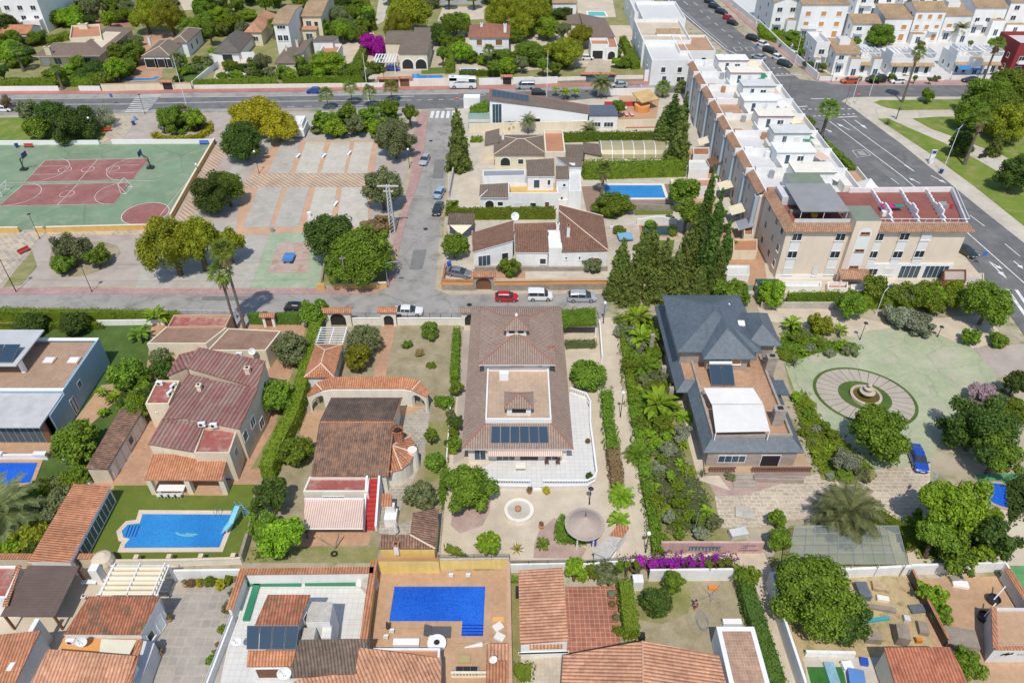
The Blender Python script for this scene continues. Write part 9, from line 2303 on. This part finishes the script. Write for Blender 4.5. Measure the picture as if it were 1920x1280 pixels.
for k in range(14):
 f,g=k/14,(k+1)/14;r0,r1=.45-.22*f,.45-.22*g
 for s in(-1,1):mb.tube((X-r0,Y+s*r0,f*h),(X+r1,Y+s*r1,g*h),.05,lgrey,n=4);mb.tube((X+s*r0,Y-r0,f*h),(X+s*r1,Y+r1,g*h),.05,lgrey,n=4)
mb.build('lattice_mast',t)
for z,w_ in((h-.3,1.9),(h-1.3,.9)):mb=MB();mb.box(X-w_,Y-.12,z,X+w_,Y+.12,z+.2,lgrey);[mb.tube((X+w_*q,Y,z+.2),(X+w_*q,Y,z+.5),.07,terr,n=6)for q in(-.9,-.45,.45,.9)];mb.build('cross_arm',t)
t=H('dark wooden utility pole before the ficus trees',652,548,'utility_pole','pole');X,Y=P(652,548);h=up_at(652,548,480);mb=MB();mb.tube((X,Y,0),(X,Y,h),.15,woodg,.1);mb.build('pole',t);mb=MB();mb.box(X-.5,Y-.08,h-.5,X+.5,Y+.08,h-.35,woodg);mb.box(X-.15,Y-.2,h*.55,X+.15,Y-.1,h*.62,whitem);mb.build('cross_arm',t)
mb=MB()
for z_ in(0,.25):
 for q in range(24):
  f=lambda i:(X+.3-62*i/24,Y+.1,h-.3-z_+(-1.2*math.sin(math.pi*i/24)))
  mb.tube(f(q),f(q+1),.015,blackm,n=3)
tag(mb.build('overhead_cable'),'thin overhead cables running left from the utility pole','cable')
for pts,h,l,m,kw in(([(-70,272),(187,271)],1.0,'left white seat wall behind the courts',whitep,{}),([(211,270),(402,269)],1.0,'right white seat wall behind the courts',whitep,{}),([(404,268),(362,340),(322,412)],1.1,'ochre side wall of the sports courts',ochre,dict(cap=cream)),([(-60,437),(38,436)],1.1,'short yellow wall at the left of the courts',ochre,dict(cap=cream)),([(68,436),(312,430)],1.1,'long yellow wall below the courts',ochre,dict(cap=cream)),([(596,543),(610,543)],1.1,'yellow wall stub at the corner planting',ochre,{}),([(626,543),(726,540)],1.1,'yellow wall under the ficus trees',ochre,dict(cap=cream)),([(604,530),(610,490)],.7,'low brown wall right of the ping pong court',woodg,{})):wall_line(pts,h,l,m,.3,**kw)
X,Y=P(541,482,.8);t=thing('table_tennis_table','blue outdoor ping pong table on the worn red pad','table',(X,Y,0));ft=plain('table_blue',(.05,.22,.55),.5,.1)
for s in(-.7,.7):mb=MB();mb.box(X-.9,Y+s-.66,.8,X+.9,Y+s+.66,.88,ft);mb.build('top',t)
mb=MB();mb.box(X-.95,Y-.02,.88,X+.95,Y+.02,1.05,greym);mb.build('net',t);mb=MB();mb.box(X-.3,Y-1,0,X+.3,Y+1,.8,concrete);mb.build('base',t)
for u,v,l,d in((46,319,'left basketball hoop on a dark cantilever stand',1),(283,316,'right basketball hoop on a dark cantilever stand',-1)):
 X,Y=P(u,v);t=thing('basketball_hoop',l,'basketball hoop',(X,Y,0));mb=MB();mb.box(X-.7,Y-.5,.05,X+.7,Y+.5,.4,blackm);mb.build('base',t);mb=MB();mb.path([(X,Y,.3),(X,Y,2.4),(X+d*1.3,Y,3.4)],.12,blackm);mb.path([(X-d*.4,Y,.4),(X+d*.9,Y,3.0)],.05,blackm);mb.build('post',t)
 mb=MB();mb.box(X+d*1.3-.04,Y-.9,2.9,X+d*1.3+.04,Y+.9,4.0,bluem);mb.build('backboard',t);mb=MB();mb.path([(X+d*1.6+.23*math.cos(a),Y+.23*math.sin(a),3.05)for a in[i*math.pi/5 for i in range(11)]],.03,redpaint,4);mb.build('rim',t)
for u,v,l,d in((12,362,'left white football goal on the red court',1),(233,357,'right white football goal on the red court',-1)):
 X,Y=P(u,v);t=thing('goal',l,'goal',(X,Y,0));mb=MB();a,b=Y-1.5,Y+1.5;mb.path([(X,a,.06),(X,a,2),(X,b,2),(X,b,.06)],.06,whitem);mb.build('frame',t);mb=MB();mb.path([(X,a,2),(X-d*1,a,.06),(X-d*1,b,.06),(X,b,2)],.04,whitem);mb.path([(X,a,.06),(X-d,a,.06)],.04,whitem);mb.path([(X,b,.06),(X-d,b,.06)],.04,whitem);mb.build('back_frame',t)
for u,v,l,m,yw in((53,274,'red bench against the left white seat wall',redpaint,0),(382,268,'blue bench against the right white seat wall',plain('bench_blue',(.05,.2,.55),.5,.1),0),(45,470,'red bench on the lozenge paving',redpaint,1.0),(200,244,'red bench under the park lawn trees',redpaint,.3),(559,292,'white bench by the first gravel lane',whitep,1.4),(607,292,'white bench between the middle gravel lanes',whitep,1.4),(655,287,'white bench by the last upper gravel lane',whitep,1.4),(629,382,'white bench by the lower gravel lanes',whitep,1.4),(1843,293,'dark bench in the right hand park',blackm,.3)):
 X,Y=P(u,v,.4);t=thing('bench',l,'bench',(X,Y,0));c,s=math.cos(yw),math.sin(yw);mb=MB();mb.obox((X,Y,.45),(2.0,.5,.08),yw,m);mb.build('seat',t);mb=MB();mb.obox((X-s*.24,Y+c*.24,.72),(2.0,.06,.4),yw,m);mb.build('backrest',t)
 for q in(-.8,.8):mb=MB();mb.obox((X+q*c,Y+q*s,.22),(.1,.45,.42),yw,m);mb.build('leg',t)
for u,v,l,m in((253,222,'pale blue recycling bin by the crossing path',plain('bin_blue',(.2,.38,.6),.5,.1)),(250,231,'dark blue litter bin by the crossing path',bluem),(580,402,'white litter bin by the lower gravel lanes',whitepl),(510,431,'grey litter bin at the lane border',greym),(31,273,'blue bag by the red wall bench',bluem),(401,267,'blue bin at the corner of the court wall',bluem),(842,496,'blue ball bin beside the citrus tree',blueplastic),(779,265,'green bin behind the large olive',greenplastic),(1765,322,'dark blue bin at the park lamp',bluem)):
 X,Y=P(u,v,.5);t=thing('litter_bin',l,'bin',(X,Y,0));mb=MB();mb.lathe((X,Y,0),[(.32,0),(.4,.9)],m,10);mb.build('body',t);mb=MB();mb.lathe((X,Y,.9),[(.42,0),(.42,.06),(.1,.14)],m,10);mb.build('lid',t)
X,Y=P(562,243,1);t=thing('covered_caravan','dusty white caravan parked on the park gravel','caravan',(X,Y,0))
mb=MB();mb.prism([(X-1.6,Y-2.6),(X+1.6,Y-2.6),(X+1.4,Y+3),(X-1.4,Y+3)],.4,2.0,whitep);mb.prism([(X-1.3,Y-2.0),(X+1.3,Y-2.0),(X+1.1,Y+2.8),(X-1.1,Y+2.8)],2.0,3.1,whitep);mb.box(X-.9,Y-1.8,3.1,X+.9,Y+.5,3.3,white);mb.build('body',t);mb=MB();mb.box(X-.35,Y-2.66,.7,X+.35,Y-2.61,1.1,plain('pink_plate',(.5,.12,.3),.6,.1));mb.build('rear_plate',t)
for s in(-1.5,1.3):mb=MB();mb.tube((X+s,Y-1.5,.35),(X+s+.2,Y-1.5,.35),.35,rubber,n=12);mb.build('wheel',t)
def sign(u,v,h,l,m,shape='disc',c2=None,vt=None,pole=greym):
 X,Y=P(u,v);t=thing('road_sign',l,'sign',(X,Y,0));mb=MB();mb.tube((X,Y,0),(X,Y,h),.04,pole);mb.build('pole',t);mb=MB()
 if shape=='disc':mb.tube((X,Y-.08,h),(X,Y-.05,h),.42,m,n=8 if c2 else 16)
 else:mb.box(X-.35,Y-.08,h-.6,X+.35,Y-.05,h+.3,m)
 mb.build('plate',t)
 if c2:
  for k,ch in enumerate('STOP'):
   cu=bpy.data.curves.new('letters','FONT');cu.body=ch;cu.size=.34;cu.align_x='CENTER';cu.align_y='CENTER';o=bpy.data.objects.new('letter',cu);COL.objects.link(o);me=bpy.data.meshes.new_from_object(o);bpy.data.objects.remove(o);me.materials.append(whitem);o=bpy.data.objects.new('letter',me);COL.objects.link(o);o.parent=t;o.location=(-.27+k*.18,-.09,h);o.rotation_euler=(R_(90),0,0)
sign(857,203,2.6,'red octagonal stop sign at the side street mouth',redpaint,'disc',1);sign(1604,196,2.6,'red round stop sign at the park tip',redpaint,'disc',1);sign(214,196,2.4,'blue crossing sign on the main road verge',plain('sign_blue',(.04,.16,.5),.5,.05),'box');sign(1836,498,2.6,'blue sign beside the dark green car',MATS['sign_blue'],'box');sign(1412,118,4.5,'blue sign on a pole above the white flats',MATS['sign_blue'],'box')
X,Y=P(1744,306);t=thing('totem_sign','white advertising column on the park pavement','totem',(X,Y,.12));mb=MB();mb.box(X-.5,Y-.15,.12,X+.5,Y+.15,3.0,whitem);mb.box(X-.42,Y-.17,2.2,X+.42,Y-.151,2.9,bluem);mb.build('panel',t)
t=H('green garden carport with dark opening under grassy roof',1080,640,'carport','carport');r_=RC(1042,612,1116,580,2.1);mb=MB();mb.box(r_[0],r_[1],1.95,r_[2],r_[3],2.1,woodg);mb.build('roof',t);posts_roof(t,(r_[0]+.2,r_[1]+.2,r_[2]-.2,r_[3]-.2),1.95,white,.12);mb=MB();mb.box(r_[0]+.3,r_[3]-.5,0,r_[2]-.3,r_[3]-.3,1.95,woodg);mb.build('back_wall',t)
wall_line([(1123,612),(1128,680)],1.4,'white wall between the green carport and the sandy path',white,.2);wall_line([(838,865),(845,770)],.8,'white low wall left of the mauve villa garden',whitep,.15)
t=H('rotary clothes drier with a coloured cloth on the dry garden',1330,1120,'clothes_drier','clothes drier');X,Y=P(1332,1128);mb=MB();mb.tube((X,Y,0),(X,Y,1.9),.03,greym);mb.build('pole',t)
for a in range(4):mb=MB();c,s=math.cos(a*1.57+.6),math.sin(a*1.57+.6);mb.tube((X,Y,1.3),(X+c*1.6,Y+s*1.6,1.9),.02,greym,n=4);mb.build('arm',t)
mb=MB();X2,Y2=P(1338,1099,.6);mb.box(X2-.5,Y2-.25,.35,X2+.5,Y2+.25,.45,plain('orange_cloth',(.7,.2,.03),.8,.1));tag(mb.build('folded_cloth'),'orange folded cloth by the clothes drier','cloth')
mb=MB();X2,Y2=P(1318,1170);mb.path([(X2+(.5+.15*i/24)*math.cos(i*.62),Y2+(.9+.2*i/30)*math.sin(i*.62)+i*.02,.05)for i in range(30)],.025,plain('blue_hose',(.12,.16,.3),.5,.1),4);tag(mb.build('garden_hose'),'coiled blue grey hose on the dry grass','hose')
def person(u,v,label):
 X,Y=P(u,v);t=thing('person',label,'person',(X,Y,0))
 J=[(0,0,.92),(0,.06,1.18),(0,.10,1.40),(0,.10,1.52),(-.10,0,.88),(-.12,.06,.48),(-.12,-.02,.06),(-.12,.16,.03),(.10,0,.88),(.13,.02,.48),(.12,-.10,.06),(.13,.08,.03),(-.19,.09,1.38),(-.27,.14,1.10),(-.20,.34,1.0),(.19,.09,1.38),(.28,.10,1.10),(.20,.32,1.02)]
 E=[(0,1),(1,2),(2,3),(0,4),(4,5),(5,6),(6,7),(0,8),(8,9),(9,10),(10,11),(2,12),(12,13),(13,14),(2,15),(15,16),(16,17)]
 rad=[.15,.14,.15,.055,.095,.065,.045,.04,.095,.065,.045,.04,.06,.045,.035,.06,.045,.035]
 def fig(name,keep,grow,mats,sub=1):
  ids=sorted({i for e in keep for i in e});me=bpy.data.meshes.new(name);me.from_pydata([J[i]for i in ids],[(ids.index(a),ids.index(b))for a,b in keep],[]);o=bpy.data.objects.new(name,me);COL.objects.link(o);o.parent=t
  md=o.modifiers.new('skin','SKIN');o.modifiers.new('sub','SUBSURF').levels=sub
  o.modifiers['sub'].render_levels=sub
  for k,i in enumerate(ids):me.skin_vertices[0].data[k].radius=(rad[i]*grow,rad[i]*grow*.85);me.skin_vertices[0].data[k].use_root=(k==0)
  me.materials.append(mats)
  return o
 skin=plain('skin',(.45,.26,.17),.6,.05)
 fig('body',E,1.0,skin);fig('shirt',[E[0],E[1],E[11],E[14]],1.12,plain('blue_shirt',(.02,.06,.30),.8,.1));fig('trousers',[E[3],E[7],(4,5),(8,9)],1.16,plain('dark_red_trousers',(.25,.05,.08),.8,.1))
 mb=MB();mb.lathe((X,Y+.13,1.50),[(.03,0),(.08,.04),(.10,.12),(.095,.2),(.05,.25)],skin,12);mb.lathe((X,Y+.24,1.60),[(.02,0),(.025,.03)],skin,6);mb.build('head',t,True)
 mb=MB();mb.lathe((X,Y+.115,1.61),[(.108,0),(.108,.08),(.06,.16)],plain('dark_hair',(.03,.02,.015),.7,.1),12);mb.build('hair',t,True)
 t.rotation_euler=(0,0,1.1);t.scale=(1.05,1.05,1.05)
person(1303,1143,'person in a blue shirt standing on the dry lawn')
